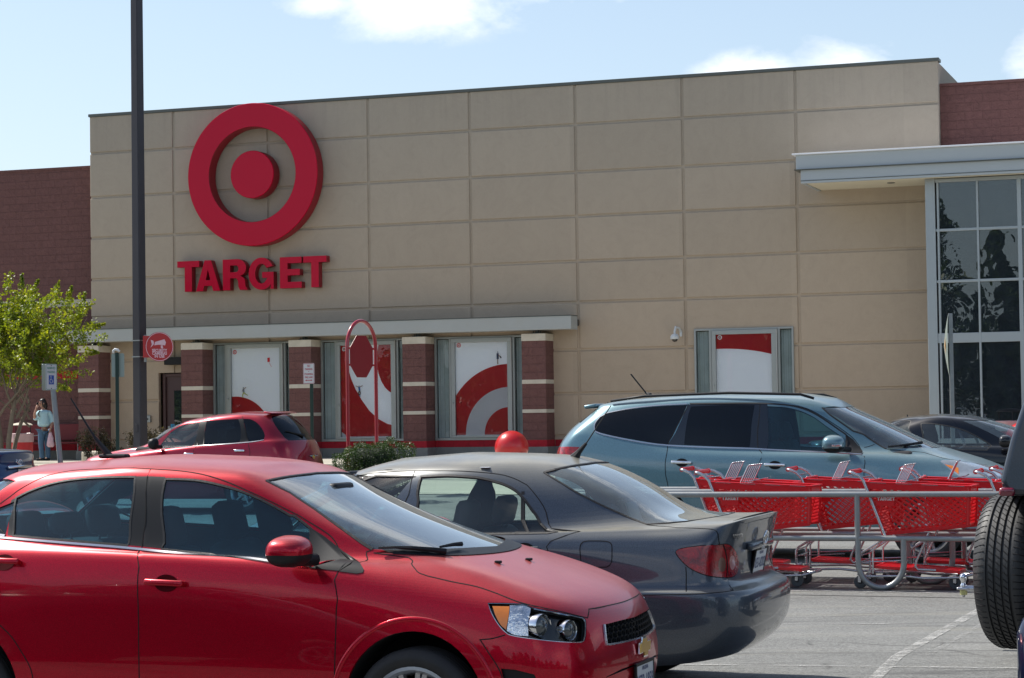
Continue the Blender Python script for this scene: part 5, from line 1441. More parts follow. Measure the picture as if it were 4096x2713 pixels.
# ================================================================== blue-grey people carrier behind the carts
P_TEAL = paint('blue_grey_paint', (.135, .250, .300), .5, .33, .65, (.30, .32, .29))
root = empty('parked_car', (4.70, 24.15, .17), 'long blue-grey crossover with dark rear glass and roof rails, parked behind the red carts', 'car')
tmp = MB()
o0 = EYE + (FW + CR * ((3705 / 4 - 512) / FPX) - CU * ((2100 / 4 - 339) / FPX)) * 1.0
d = (o0 - EYE); t = 23.3 / d.y; near_pt = EYE + d * t
root.location = (near_pt.x - WN.x * .95, near_pt.y - WN.y * .95, .17)
rb = (.03, .10, .22, .36)
rings = [
 ring(.78, -4.02, .85, .90, .85, .28, r=rb),
 ring(.90, -4.28, .92, .955, .90, .42, r=rb),
 ring(.94, -4.38, .94, .985, .935, .70, r=rb),
 ring(.90, -4.38, .93, .985, .93, .90, r=rb),
 ring(.84, -4.37, .88, .975, .92, [(-4.2, 1.10), (-2, 1.04), (0, .98), (.8, .93)], r=rb),
 ring(.70, -4.33, .82, .955, .90, [(-4.2, 1.28), (-3.4, 1.20), (-2, 1.14), (-.5, 1.12), (.3, 1.07), (.7, 1.0)], r=rb),
 ring(.40, -4.24, .76, .915, .87, [(-4.2, 1.42), (-3.6, 1.38), (-2.9, 1.245), (-1.8, 1.195), (-.6, 1.185), (.4, 1.12)], r=rb),
 ring(-.02, -4.14, .70, .895, .83, [(-4.1, 1.52), (-3.7, 1.46), (-2.87, 1.30), (-1.8, 1.24), (-.8, 1.22), (0, 1.25)], b=(.02, .08, .22, .42), r=(.02, .09, .2, .34)),
 ring(-.52, -4.00, .68, .82, .76, [(-3.9, 1.62), (-2, 1.49), (-.5, 1.49)], b=(.02, .08, .2, .36), r=(.02, .08, .2, .36)),
 ring(-.92, -3.90, .65, .735, .69, [(-3.8, 1.71), (-2, 1.735), (-1.3, 1.70), (-.9, 1.67)], b=(.02, .06, .16, .28), r=(.02, .08, .18, .36)),
 ring(-1.02, -3.86, .56, .65, .60, [(-3.9, 1.74), (-3.4, 1.80), (-2.6, 1.825), (-1.5, 1.80), (-1, 1.735)], r=(.02, .08, .18, .34)),
 ring(-1.1, -3.84, .3, .34, .31, [(-3.9, 1.745), (-3.4, 1.815), (-2.6, 1.86), (-1.5, 1.845), (-1, 1.765)]),
 ring(-1.12, -3.84, 0, 0, 0, [(-3.9, 1.745), (-3.4, 1.82), (-2.6, 1.866), (-1.5, 1.852), (-1, 1.77)]),
]
S = Shell(root, root.location, WE, WN, rings, 7, 6)
w1 = reg(S, AS([(418, 478), (425, 440), (450, 405), (500, 375), (650, 345), (850, 322), (1090, 309), (1030, 440), (945, 598), (800, 580), (600, 545), (470, 515), (425, 502)]))
w2 = reg(S, AS([(1118, 322), (1300, 313), (1582, 312), (1560, 450), (1545, 616), (1300, 610), (1070, 598), (1082, 480), (1100, 380)]))
w3 = reg(S, AS([(1675, 318), (1800, 326), (1900, 348), (2000, 390), (2100, 460), (2245, 570), (2245, 652), (2000, 645), (1675, 628)]))
dark = reg(S, AS([(1092, 309), (1120, 305), (1630, 303), (1675, 305), (1675, 630), (1610, 622), (1070, 603), (950, 598)]), False)
sail = reg(S, AS([(2245, 520), (2300, 560), (2350, 620), (2368, 668), (2245, 660)]), False)
wsn = S.px(AR([(-200, 40), (-20, 200), (160, 355), (330, 480), (470, 590), (600, 680)]))
wsn = S.px(AS([(2072, 328), (2120, 372), (2200, 430), (2300, 500)])) + S.px(AR([(330, 500), (470, 597), (610, 680)]))
va, vb = wsn[0][1], wsn[-1][1]
wscreen = [(0, va + .25), (wsn[0][0] * .5, va + .15)] + smooth_poly(wsn, False) + [(wsn[-1][0] * .5, vb - .05), (0, vb - .08)]
tl = reg(S, AS([(120, 670), (130, 635), (160, 618), (230, 614), (305, 616), (314, 628), (285, 650), (225, 686), (150, 690)]))
lampP = reg(S, AR([(1312, 850), (1335, 826), (1500, 830), (1700, 860), (1900, 900), (2100, 950), (2200, 1040), (2000, 1050), (1760, 1045), (1545, 1032), (1430, 950)]))
lampA = reg(S, AR([(1360, 882), (1440, 895), (1535, 925), (1538, 1005), (1450, 940)]), False)
rdoor = smooth_poly(S.px(AS([(1100, 303), (1030, 440), (948, 600), (935, 700), (932, 800), (945, 870)])) + S.side([(-2.80, .62), (-2.62, .35), (-1.78, .35), (-1.80, .8)]) + S.px(AS([(1602, 760), (1605, 620), (1622, 303)])), True, 3)
fdoor = smooth_poly(S.px(AS([(1625, 303), (1607, 620), (1604, 760)])) + S.side([(-1.80, .8), (-1.78, .35), (-.66, .35), (-.62, .7), (-.66, 1.0), (-.69, 1.16)]) + S.px(AS([(2366, 665), (2340, 600), (2250, 510), (2100, 410), (2000, 352), (1900, 318), (1780, 304)])), True, 3)
arches = [S.side([(.43 * math.cos(R(a)) + x0, .40 + .43 * math.sin(R(a))) for a in range(-20, 201, 8)] + [(x0 - .38, .14), (x0 + .38, .14)]) for x0 in (0, -3.02)]
rscr = [(16, 7.3), (13.6, 7.35), (13.5, 9.0), (16, 9.1)]
for a in arches: S.region('wheel_arch', a, None, hole=True)
S.region('headlight_amber', lampA, M_AMBER, .002)
S.region('headlight', lampP, simple('clear_lamp', (.42, .46, .48), .12, .5, coat=1, var=.35, vs=9), 0)
S.region('tail_light', tl, M_TAIL, .004)
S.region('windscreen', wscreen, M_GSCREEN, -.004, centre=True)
S.region('rear_screen', rscr, M_GDARK, -.004, centre=True)
S.region('quarter_window', w1, M_GDARK, -.002); S.region('rear_window', w2, M_GDARK, -.002); S.region('front_window', w3, M_GCLEAR, -.005)
S.region('mirror_sail', sail, M_BPLAS, .001)
S.region('pillar_trim', dark, simple('gloss_black', (.006, .008, .012), .12, coat=1), 0)
S.region('rear_door', rdoor, P_TEAL); S.region('front_door', fdoor, P_TEAL)
S.cut(P_TEAL)
for nm, dn in (('rear_window', 'rear_door'), ('front_window', 'front_door'), ('mirror_sail', 'front_door'), ('headlight_amber', 'headlight')):
    for a, b in zip(S.parts[nm], S.parts[dn]): a.parent = b
gaps(S, [S.px(AS([(1100, 303), (1030, 440), (948, 600), (935, 700), (932, 800), (945, 870)])) + S.side([(-2.80, .62), (-2.62, .35)]), S.px(AS([(1622, 303), (1605, 620), (1602, 760)])) + S.side([(-1.80, .8), (-1.78, .35)]),
         S.px(AS([(1780, 304), (1900, 318), (2000, 352), (2100, 410), (2250, 510), (2340, 600), (2366, 665)])) + S.side([(-.66, 1.0), (-.62, .7), (-.66, .35)]),
         S.px(AR([(300, 668), (370, 660), (470, 625)])), S.px(AR([(610, 682), (720, 700), (1100, 730), (1330, 800), (1500, 828), (1900, 890)]))], .011)
q = MB(); S.ribbon('x', S.px(AS([(425, 505), (500, 530), (700, 572), (950, 604), (1300, 620), (1610, 630), (2000, 650), (2240, 662), (2362, 670)])), .022, M_SATIN, h=.006, base=0, mb=q)
S.ribbon('x', S.px(AS([(425, 505), (415, 480), (425, 435), (455, 398), (510, 368), (700, 332), (900, 312), (1090, 303)])), .016, M_SATIN, h=.006, base=0, mb=q)
q.build('chrome_strip', None, S.root, smooth=True, ang=60)
q = MB(); S.ribbon('x', S.px(AS([(1110, 300), (1400, 297), (1640, 298), (1800, 308), (1900, 325), (2000, 362), (2100, 422), (2250, 525)])), .022, M_RUB, h=.004, base=0, mb=q)
S.ribbon('x', wsn, .02, M_RUB, h=.003, base=0, mb=q); q.build('window_seal', None, S.root)
for sd_ in (1, -1):
    for A_ in arches: S.skirt('wheel_arch_lining', A_, .36, M_GAP, sd_, .02, P_TEAL)
    for x in (0, -3.02): wheel(S.root, S.W((x, .85 * sd_, .375)), WN * sd_, .375, .25, .26, 6, True)
    for nm, c_ in (('rear_door', (1052, 730)), ('front_door', (1730, 748))):
        o = handle(S, S.px(AS([c_]))[0], .235, M_CHROME, .032, sd_, True, tilt=-.03); o.parent = S.parts[nm][0 if sd_ == 1 else 1]
    mirror_part(S, (-.98, 1.07, 1.285), (.145, .14, .108), P_TEAL, split=.2, side=sd_, arm=(-.82, .88, 1.22)).parent = S.parts['front_door'][0 if sd_ == 1 else 1]
    q = MB(); q.tube([S.W((x, y * sd_, z)) for x, y, z in ((-1.25, .66, 1.785), (-1.40, .665, 1.832), (-2.2, .675, 1.862), (-3.2, .665, 1.842), (-3.6, .65, 1.79))], .015, 8, M_BPLAS); q.build('roof_rail', None, S.root, smooth=True)
q = MB(); q.box(S.W((-3.87, 0, 1.736)), (.075, .60, .022), WROT @ Matrix.Rotation(R(-8), 3, 'Y'), P_TEAL, .02); q.build('tailgate_spoiler', None, S.root, smooth=True, ang=50)
b0 = S.W((-3.30, .1, 1.835)); q = MB(); q.tube([b0, b0 + UP * .03, b0 + UP * .045 - S.fw * .03], [.05, .03, .012], 8, M_BPLAS); q.tube([b0 + UP * .04 - S.fw * .03, b0 + UP * .27 - S.fw * .215], .009, 6, M_BPLAS); q.build('roof_aerial', None, S.root)
q = MB(); p1, p2 = S.W((-.95, 1.19, 1.265)), S.W((-.95, 1.19, 1.285)); q.box(S.W((-.90, 1.205, 1.27)), (.055, .008, .012), WROT, M_REFL, .004); q.build('mirror_indicator', None, S.root)
q = MB()
for y in (.42, -.42): seat(q, S, -1.45, y, .72, M_SEATG, .26, h=.60, tall=.22)
for y in (.42, -.42): seat(q, S, -2.4, y, .72, M_SEATG, .26, h=.60, tall=.20)
q.build('seats', None, S.root, smooth=True, ang=60)
q = MB(); q.box(S.W((-.45, 0, 1.08)), (.30, .78, .12), WROT, M_LINER, .06); steering(q, S, -.85, -.40, 1.14); q.box(S.W((-2, 0, .45)), (2.1, .84, .06), WROT, M_LINER); q.box(S.W((-3.2, 0, 1.0)), (.5, .7, .2), WROT, M_LINER); q.build('dashboard', None, S.root, smooth=True, ang=60)
q = MB(); pts = [S.at(r, .02)[0] for r in S.px(AR([(640, 668), (780, 655), (960, 640), (1060, 625)]))]; q.tube(pts, [.012, .012, .016, .02], 6, M_BPLAS); q.build('wiper', None, S.root)

# ================================================================== maroon retro hatchback, seen from behind its left flank
P_MAR = paint('maroon_paint', (.34, .002, .024), .6, .33, .35, (.30, .18, .12))
d = FW + CR * ((350 + 1535 / 2.368) / 4 - 512) / FPX - CU * ((1620 + 480 / 2.368) / 4 - 339) / FPX
t = 34.0 / d.y; near_pt = EYE + d * t
org = near_pt + WE * (-.283) - WN * .82; org.z = .33
root = empty('parked_car', tuple(org), 'maroon retro hatchback with tinted rear glass, parked in front of the poster windows', 'car')
rings = [
 ring(2.95, -.80, .70, .76, .70, .22), ring(3.05, -.98, .74, .82, .77, .36), ring(3.1, -1.045, .74, .85, .80, .58), ring(3.0, -1.02, .70, .86, .79, .74),
 ring(2.95, -.985, .62, .845, .77, [(-1, .92), (0, .90), (3, .86)]),
 ring(2.75, -.94, .52, .815, .745, [(-1, 1.05), (1, 1.0), (2.7, .93)]),
 ring(2.2, -.90, .52, .775, .72, [(-1, 1.13), (-.5, 1.12), (1.3, 1.03), (2.3, 1.03)]),
 ring(1.88, -.84, .56, .755, .69, [(-1, 1.20), (-.5, 1.16), (.6, 1.09), (1.3, 1.05), (1.9, 1.08)], r=(.03, .1, .22, .36)),
 ring(1.56, -.74, .57, .70, .64, [(-.7, 1.34), (1.6, 1.30)], r=(.03, .1, .22, .34)),
 ring(1.24, -.58, .55, .62, .57, [(-.6, 1.495), (0, 1.515), (.6, 1.475), (1.2, 1.415)], r=(.03, .09, .2, .32)),
 ring(1.12, -.52, .45, .52, .48, [(-.6, 1.53), (0, 1.565), (.6, 1.52), (1.15, 1.45)]),
 ring(1.0, -.48, .25, .27, .25, [(-.6, 1.55), (0, 1.592), (.6, 1.55), (1.1, 1.48)]),
 ring(.98, -.48, 0, 0, 0, [(-.6, 1.552), (0, 1.597), (.6, 1.555), (1.1, 1.485)]),
]
S = Shell(root, root.location, -WE, WN, rings, 7, 6)
w1 = reg(S, AP([(690, 405), (690, 380), (760, 290), (850, 210), (950, 180), (1068, 160), (1040, 270), (1005, 385), (850, 403)]))
w2 = reg(S, AP([(1130, 150), (1280, 140), (1428, 133), (1452, 230), (1440, 352), (1300, 368), (1100, 380), (1110, 260)]))
w3 = reg(S, AP([(1470, 132), (1540, 135), (1600, 165), (1650, 220), (1678, 280), (1668, 325), (1600, 340), (1530, 350), (1500, 240)]))
dk = reg(S, AP([(1068, 158), (1130, 148), (1110, 260), (1100, 382), (1030, 390), (1005, 385), (1040, 270)]), False)
dk2 = reg(S, AP([(1428, 133), (1468, 130), (1500, 240), (1530, 350), (1440, 355), (1452, 230)]), False)
gs = S.px(AP([(1745, 105), (1760, 160), (1800, 225), (1850, 290), (1905, 337)]))
va, vb = gs[0][1], gs[-1][1]
rsc = [(16, va + .12), (16 - (16 - gs[0][0]) * .5, va + .1)] + smooth_poly(gs, False) + [(16 - (16 - gs[-1][0]) * .5, vb), (16, vb)]
rdoor = smooth_poly(S.px(AP([(1465, 105), (1485, 200), (1520, 350), (1535, 420), (1535, 500)])) + S.side([(-.24, .65), (0, .35), (.75, .35), (.74, .6)]) + S.px(AP([(1030, 480), (1050, 385), (1108, 130)])), True, 3)
fdoor = smooth_poly(S.px(AP([(1106, 130), (1048, 385), (1028, 480)])) + S.side([(.74, .6), (.75, .35), (1.65, .35), (1.70, .7)]) + S.px(AP([(515, 490), (530, 430), (610, 360), (700, 280), (800, 195), (950, 152)])), True, 3)
arches = [S.side([(.37 * math.cos(R(a)) + x0, .34 + .37 * math.sin(R(a))) for a in range(-20, 201, 8)] + [(x0 - .34, .12), (x0 + .34, .12)]) for x0 in (-.18, 2.42)]
tl = reg(S, AP([(1770, 505), (1800, 500), (1870, 520), (1900, 545), (1870, 600), (1800, 560)]))
for a in arches: S.region('wheel_arch', a, None, hole=True)
S.region('tail_light', tl, simple('pale_tail_lens', (.50, .42, .45), .2, coat=1, var=.5, vs=20), .004)
S.region('rear_screen', rsc, M_GDARK, -.003, centre=True)
S.region('windscreen', [(0, 7.1), (3.2, 7.15), (3.3, 8.9), (0, 9.1)], M_GMID, -.003, centre=True)
S.region('front_window', w1, M_GMID, -.004); S.region('rear_window', w2, M_GDARK, -.003); S.region('quarter_window', w3, M_GDARK, -.003)
S.region('pillar_trim', dk, M_BPLAS, 0); S.region('pillar_trim', dk2, M_BPLAS, 0)
S.region('rear_door', rdoor, P_MAR); S.region('front_door', fdoor, P_MAR)
S.cut(P_MAR)
for nm, dn in (('rear_window', 'rear_door'), ('front_window', 'front_door')):
    for a, b in zip(S.parts[nm], S.parts[dn]): a.parent = b
gaps(S, [S.px(AP([(1465, 105), (1485, 200), (1520, 350), (1535, 420), (1535, 500)])), S.px(AP([(1108, 130), (1050, 385), (1030, 480)])), S.px(AP([(530, 430), (515, 490)]))], .011)
q = MB(); S.ribbon('x', S.px(AP([(700, 410), (850, 403), (1050, 388), (1300, 370), (1530, 352), (1670, 330)])), .016, M_SATIN, h=.005, base=0, mb=q); q.build('chrome_strip', None, S.root)
for sd_ in (1, -1):
    for A_ in arches: S.skirt('wheel_arch_lining', A_, .34, M_GAP, sd_, .02, P_MAR)
    for x in (-.18, 2.42): wheel(S.root, S.W((x, .76 * sd_, .32)), WN * sd_, .32, .2, .21, 5)
    for nm, c_ in (('rear_door', (1445, 436)), ('front_door', (965, 468))):
        o = handle(S, S.px(AP([c_]))[0], .17, M_CHROME, .034, sd_, False); o.parent = S.parts[nm][0 if sd_ == 1 else 1]
    q = MB(); S.ribbon('x', S.side([(.47 * math.cos(R(a)) - .18, .34 + .50 * math.sin(R(a))) for a in range(0, 181, 10)]), .09, P_MAR, h=.05, base=-.02, mb=q, mirror=False) if sd_ == 1 else None
    if sd_ == 1: q.build('fender_flare', None, S.root, smooth=True, ang=80)
    mirror_part(S, (1.36, .90, 1.10), (.08, .10, .10), M_BPLAS, side=sd_, arm=(1.3, .76, 1.05)).parent = S.parts['front_door'][0 if sd_ == 1 else 1]
rot0 = Matrix((S.fw, S.nr, UP)).transposed()
q = MB(); q.box(S.W((-.44, 0, 1.568)), (.07, .48, .012), rot0 @ Matrix.Rotation(R(-10), 3, 'Y'), P_MAR, .012); q.build('tailgate_spoiler', None, S.root, smooth=True, ang=50)
r_ = S.front([(.004, .85)], -1)[0]; p, n = S.at(r_, .01); tt = UP.cross(n).normalized(); bb = n.cross(tt)
q = MB(); q.prism([(-.16, .025), (-.04, .0), (-.03, -.03), (.03, -.03), (.04, 0), (.16, .025), (.05, .035), (-.05, .035)], p, tt, bb, n, .008, M_CHROME); q.lathe(p + n * .006, n, [(.032, 0), (.03, .01), (.001, .014)], 20, M_GOLD); q.build('winged_badge', None, S.root)
q = MB(); p2, n2 = S.at(S.front([(.50, .77)], -1)[0], .004); t2 = UP.cross(n2).normalized(); add_text(q, 'PT Cruiser', .045, p2, t2, n2.cross(t2), n2, M_CHROME, offset=.001); q.build('lettering', None, S.root)
q = MB(); a_, b_ = S.at(S.front([(.02, 1.185)], -1)[0], .02)[0], S.at(S.front([(.42, 1.27)], -1)[0], .015)[0]; q.tube([a_, b_], [.02, .008], 6, M_BPLAS); q.build('rear_wiper', None, S.root)
q = MB()
for y in (.36, -.36): seat(q, S, .95, y, .60, M_SEATG, .24, h=.52)
for y in (.36, -.36): seat(q, S, .25, y, .62, M_SEATG, .24, h=.48)
q.box(S.W((1.65, 0, .95)), (.22, .62, .10), rot0, M_LINER, .05); steering(q, S, 1.38, .34, 1.06); q.box(S.W((.9, 0, .36)), (1.4, .7, .05), rot0, M_LINER); q.box(S.W((1.32, .34, 1.33)), (.01, .05, .08), rot0, simple('blue_permit', (.02, .30, .45), .5)); q.build('seats', None, S.root, smooth=True, ang=60)

# ================================================================== black sedan nose-right beyond the crossover, blue sedan at the left edge
def sedan_rings(k=1.0, hz=1.0):
    rb = (.01, .05, .15, .34)
    L_ = [ring(.80, -3.60, .74, .79, .74, .20, r=rb), ring(.90, -3.70, .80, .84, .80, .30, r=rb), ring(.95, -3.75, .82, .86, .83, .50, r=rb), ring(.92, -3.74, .82, .862, .83, .66, r=rb),
     ring(.88, -3.66, .80, .86, .80, [(-3.7, .82), (0, .80), (.9, .74)], r=(.02, .08, .2, .36)), ring(.78, -3.67, .76, .845, .78, [(-3.7, .98), (-2, .92), (0, .88), (.8, .80)], r=(.02, .08, .2, .36)),
     ring(.60, -3.70, .70, .82, .72, [(-3.7, 1.08), (-2, 1.0), (-.4, .97), (.6, .87)]), ring(.35, -3.55, .66, .79, .68, [(-3.5, 1.11), (-2, 1.03), (-.5, 1.0), (.4, .95)]),
     ring(-.02, -3.10, .64, .77, .62, [(-3.1, 1.13), (-2, 1.05), (-.6, 1.02), (0, 1.05)], b=(.02, .07, .2, .38)), ring(-.55, -2.80, .62, .71, .59, [(-2.8, 1.26), (-1.5, 1.24), (-.5, 1.24)], b=(.02, .07, .18, .34)),
     ring(-.98, -2.45, .59, .64, .55, [(-2.5, 1.38), (-1.6, 1.40), (-1, 1.37)], b=(.02, .06, .14, .26)), ring(-1.10, -2.35, .48, .54, .46, [(-2.4, 1.42), (-1.6, 1.45), (-1, 1.405)]),
     ring(-1.2, -2.25, .26, .28, .25, [(-2.4, 1.44), (-1.7, 1.478), (-1.1, 1.43)]), ring(-1.22, -2.25, 0, 0, 0, [(-2.4, 1.445), (-1.7, 1.483), (-1.1, 1.435)])]
    return [[Vector((p.x, p.y, p.z * hz)) for p in r] for r in L_]
P_BLK = paint('black_paint', (.003, .004, .008), .3, .3, .4, (.15, .15, .14))
P_BLUE = paint('blue_paint', (.012, .05, .15), .4, .32, .6, (.24, .24, .2))
d = FW + CR * ((3350 + 1250 / 3.174) / 4 - 512) / FPX - CU * ((1580 + 360 / 3.174) / 4 - 339) / FPX
t = 31.6 / d.y; near_pt = EYE + d * t
org = near_pt + WE * 1.72 - WN * .60; org.z = .255
root = empty('parked_car', tuple(org), 'black sedan with a pollen-dusted roof beyond the blue-grey crossover', 'car')
S = Shell(root, org, WE, WN, sedan_rings(), 7, 6)
w3 = reg(S, AR([(1062, 360), (1150, 358), (1300, 375), (1450, 402), (1600, 445), (1750, 515), (1880, 590), (1950, 640), (1900, 700), (1300, 690), (1120, 690), (1085, 520)]))
w2 = reg(S, AR([(620, 335), (760, 328), (925, 328), (932, 480), (945, 680), (760, 680), (560, 600), (560, 400)]))
gsn = S.px(AR([(1575, 322), (1700, 372), (1850, 440), (2000, 515), (2150, 600), (2280, 690)]))
va, vb = gsn[0][1], gsn[-1][1]
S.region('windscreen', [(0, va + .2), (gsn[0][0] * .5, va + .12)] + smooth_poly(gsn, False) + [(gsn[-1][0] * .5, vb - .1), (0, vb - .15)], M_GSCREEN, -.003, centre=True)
S.region('front_window', w3, glass('clear_side_glass', (.62, .72, .74), 1.1, .05), -.004); S.region('rear_window', w2, glass('clear_side_glass', (.62, .72, .74), 1.1, .05), -.004)
S.region('rear_screen', [(16, 8.2), (12.9, 8.2), (12.7, 9.8), (16, 10.0)], M_GMID, -.003, centre=True)
S.region('rear_door', smooth_poly(S.side([(-2.35, .3), (-1.45, .3), (-1.43, .9), (-1.50, 1.40), (-1.9, 1.42), (-2.3, 1.35), (-2.65, 1.1), (-2.6, .7)]), True, 2), P_BLK)
S.region('front_door', smooth_poly(S.side([(-1.44, .3), (-.40, .3), (-.38, .9), (-.45, 1.03), (-.8, 1.28), (-1.1, 1.37), (-1.49, 1.40), (-1.42, .9)]), True, 2), P_BLK)
arches = [S.side([(.36 * math.cos(R(a)) + x0, .34 + .36 * math.sin(R(a))) for a in range(-20, 201, 8)] + [(x0 - .3, .12), (x0 + .3, .12)]) for x0 in (0, -2.70)]
for a in arches: S.region('wheel_arch', a, None, hole=True)
S.regions = S.regions[-2:] + S.regions[:-2]
S.cut(P_BLK)
q = MB(); 
for y in (.36, -.36): seat(q, S, -1.45, y, .5, M_SEAT, .24, h=.45, head=False)
q.build('seats', None, S.root)
q = MB(); S.ribbon('x', w3[::2], .02, M_RUB, h=.003, base=-.002, mb=q, closed=True, sub=2); S.ribbon('x', w2[::2], .02, M_RUB, h=.003, base=-.002, mb=q, closed=True, sub=2); q.build('window_seal', None, S.root)
for nm, dn in (('rear_window', 'rear_door'), ('front_window', 'front_door')):
    for a, b in zip(S.parts[nm], S.parts[dn]): a.parent = b
for sd_ in (1, -1):
    for A_ in arches: S.skirt('wheel_arch_lining', A_, .34, M_GAP, sd_, .02, P_BLK)
    for x in (0, -2.70): wheel(S.root, S.W((x, .76 * sd_, .32)), WN * sd_, .32, .2, .21, 9)
    mirror_part(S, (-.70, .97, 1.08), (.11, .13, .10), P_BLK, side=sd_, arm=(-.6, .76, 1.03), split=.2).parent = S.parts['front_door'][0 if sd_ == 1 else 1]
# blue sedan
d = FW + CR * ((74.0) / 4 - 512) / FPX - CU * ((1849) / 4 - 339) / FPX
t = 36.5 / d.y; near_pt = EYE + d * t
org = near_pt - WE * 3.66; org.z = .335
root = empty('parked_car', tuple(org), 'blue sedan cut off by the left edge, its chrome trunk bar in view', 'car')
S = Shell(root, org, -WE, WN, sedan_rings(hz=.90), 6, 5)
tl = S.front([(.50, .74), (.54, .88), (.66, .90), (.77, .82), (.79, .66), (.66, .62)], -1) 
S.region('tail_light', smooth_poly(tl, True, 3), M_TAIL, .004)
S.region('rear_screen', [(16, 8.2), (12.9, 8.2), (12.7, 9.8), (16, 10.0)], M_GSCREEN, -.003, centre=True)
w_ = S.side([(-.9, 1.0), (-2.6, 1.06), (-2.2, 1.32), (-1.3, 1.34)])
S.region('side_window', w_, M_GMID, -.003)
S.region('trunk_lid', [(16, 8.1), (13.2, 8.1), (13.4, 6.0), (13.6, 4.2), (16, 4.2)], P_BLUE, 0, centre=True)
arches = [S.side([(.36 * math.cos(R(a)) + x0, .34 + .36 * math.sin(R(a))) for a in range(-20, 201, 8)] + [(x0 - .3, .12), (x0 + .3, .12)]) for x0 in (0, -2.70)]
for a in arches: S.region('wheel_arch', a, None, hole=True)
S.regions = S.regions[-2:] + S.regions[:-2]
S.cut(P_BLUE)
for sd_ in (1, -1):
    for A_ in arches: S.skirt('wheel_arch_lining', A_, .34, M_GAP, sd_, .02, P_BLUE)
    for x in (0, -2.70): wheel(S.root, S.W((x, .76 * sd_, .32)), WN * sd_, .32, .2, .21, 9)
def rpt(y, z, lift=0):
    r_ = S.front([(max(abs(y), .004), z)], -1)[0]; return S.at(r_, lift, 1 if y >= 0 else -1)
p, n = rpt(0, .71, .02); tt = UP.cross(n).normalized(); bb = n.cross(tt); rotp = Matrix((tt, bb, n)).transposed()
q = MB(); q.box(p, (.36, .026, .02), rotp, M_CHROME, .01); q.build('chrome_bar', None, S.root, smooth=True, ang=50)
p, n = rpt(0, .81, .012); q = MB(); emblem(q, p, tt, bb, n, .085); q.build('emblem', None, S.root, smooth=True)
plate(S, S.front([(.004, .60)], -1)[0], M_PLW, '1AAG38', 'MARYLAND', nv=n)

# ================================================================== navy off-roader at the right edge with a tail-mounted spare
P_NAVY = paint('navy_paint', (.008, .014, .045), .4, .3, .25, (.3, .3, .28))
M_SOFT = paint('navy_tailgate', (.018, .026, .040), .4, .35, .2, (.3, .3, .28))
d = FW + CR * (3976.0 / 4 - 512) / FPX - CU * ((2278.0) / 4 - 339) / FPX
t = 10.3 / d.y; wc = EYE + d * t                   # middle of the tyre's outer wall
FWD = WE
g0 = .10
root = empty('parked_car', tuple(Vector((wc.x, wc.y, g0)) + FWD * 2.2), 'dark navy off-roader cut off by the right edge, black spare tyre on its tail', 'car')
axl = -(FWD * .985 + WN * .17).normalized()
Rt, hw = .367, .125
prof = [(.20, -hw * .7), (.23, -hw * .98), (.29, -hw * 1.08), (.335, -hw * 1.0), (Rt - .008, -hw * .78), (Rt, -hw * .62)]
for g in (-.42, -.14, .14, .42): prof += [(Rt, hw * (g - .05)), (Rt - .011, hw * (g - .038)), (Rt - .011, hw * (g + .038)), (Rt, hw * (g + .05))]
prof += [(Rt, hw * .62), (Rt - .008, hw * .78), (.335, hw * 1.0), (.29, hw * 1.08), (.23, hw * .98), (.20, hw * .7)]
sc = wc - axl * hw
M_TREAD = simple('spare_tyre_rubber', (.032, .033, .034), .55, var=.25, vs=6, bumps=.15, bs=80)
q = MB().lathe(sc, axl, prof, 96, M_TREAD)
sp = q.build('spare_wheel', M_TREAD, root, smooth=True, ang=35)
q = MB()
a1 = UP.copy(); a2 = axl.cross(a1)
for i in range(72):                                  # sipes and shoulder slots
    a = 2 * PI * i / 72
    for k, (h0, h1, sk, o_) in enumerate(((-.98, -.55, .5, 0), (.55, .98, -.5, 1), (-.36, -.2, 1.4, 0), (-.08, .1, 1.4, 1), (.2, .36, 1.4, 0))):
        pts = []
        for m_ in range(4):
            f = m_ / 3; h = h0 + (h1 - h0) * f; aa = a + sk * f * .035 + o_ * .04
            rr = Rt + .0012 - (0 if abs(h) < .62 else .008 * (abs(h) - .62) / .16 if abs(h) < .78 else .008 + .024 * (abs(h) - .78) / .22)
            pts.append(sc + axl * (h * hw) + (a1 * math.cos(aa) + a2 * math.sin(aa)) * rr)
        q.tube(pts, .0022, 4, M_GAP)
o = q.build('tread_pattern', None, root); o.parent = sp
q = MB(); q.lathe(sc, axl, [(.215, -hw * .7), (.21, hw * .2), (.20, hw * .7), (.06, hw * .5), (.001, hw * .5)], 40, M_ALLOY); o = q.build('rim', None, root, smooth=True, ang=40); o.parent = sp
def jp(x, y, z): return Vector((wc.x, wc.y, 0)) + FWD * x + WN * y + UP * z       # y towards the camera
def slab(mb, prof2, y0, y1, m, taper=0.0):
    """closed side outline (x, z) given thickness across the car, upper edge leaning in"""
    n = len(prof2); vs = [jp(x, y1 - taper * max(0, z - 1.0), z) for x, z in prof2] + [jp(x, y0 + taper * max(0, z - 1.0), z) for x, z in prof2]
    mb.add(vs, [list(range(n)), list(range(n, 2 * n))[::-1]] + [(i, (i + 1) % n, n + (i + 1) % n, n + i) for i in range(n)], m)
YA, YB = -1.05, .64
q = MB(); slab(q, [(.30, .50), (.27, .55), (.27, 1.425), (.285, 1.435), (2.9, 1.42), (3.2, 1.30), (4.15, 1.18), (4.3, 1.0), (4.3, .5), (3.95, .5), (3.88, .74), (3.66, .9), (3.34, .9), (3.12, .74), (3.05, .5), (1.4, .5), (1.33, .74), (1.11, .9), (.79, .9), (.57, .74), (.5, .5)], YA, YB, M_SOFT, 0)
o = q.build('body', None, root, ang=30, smooth=True)
bv = o.modifiers.new('bevel', 'BEVEL'); bv.width = .03; bv.segments = 4; bv.limit_method = 'ANGLE'
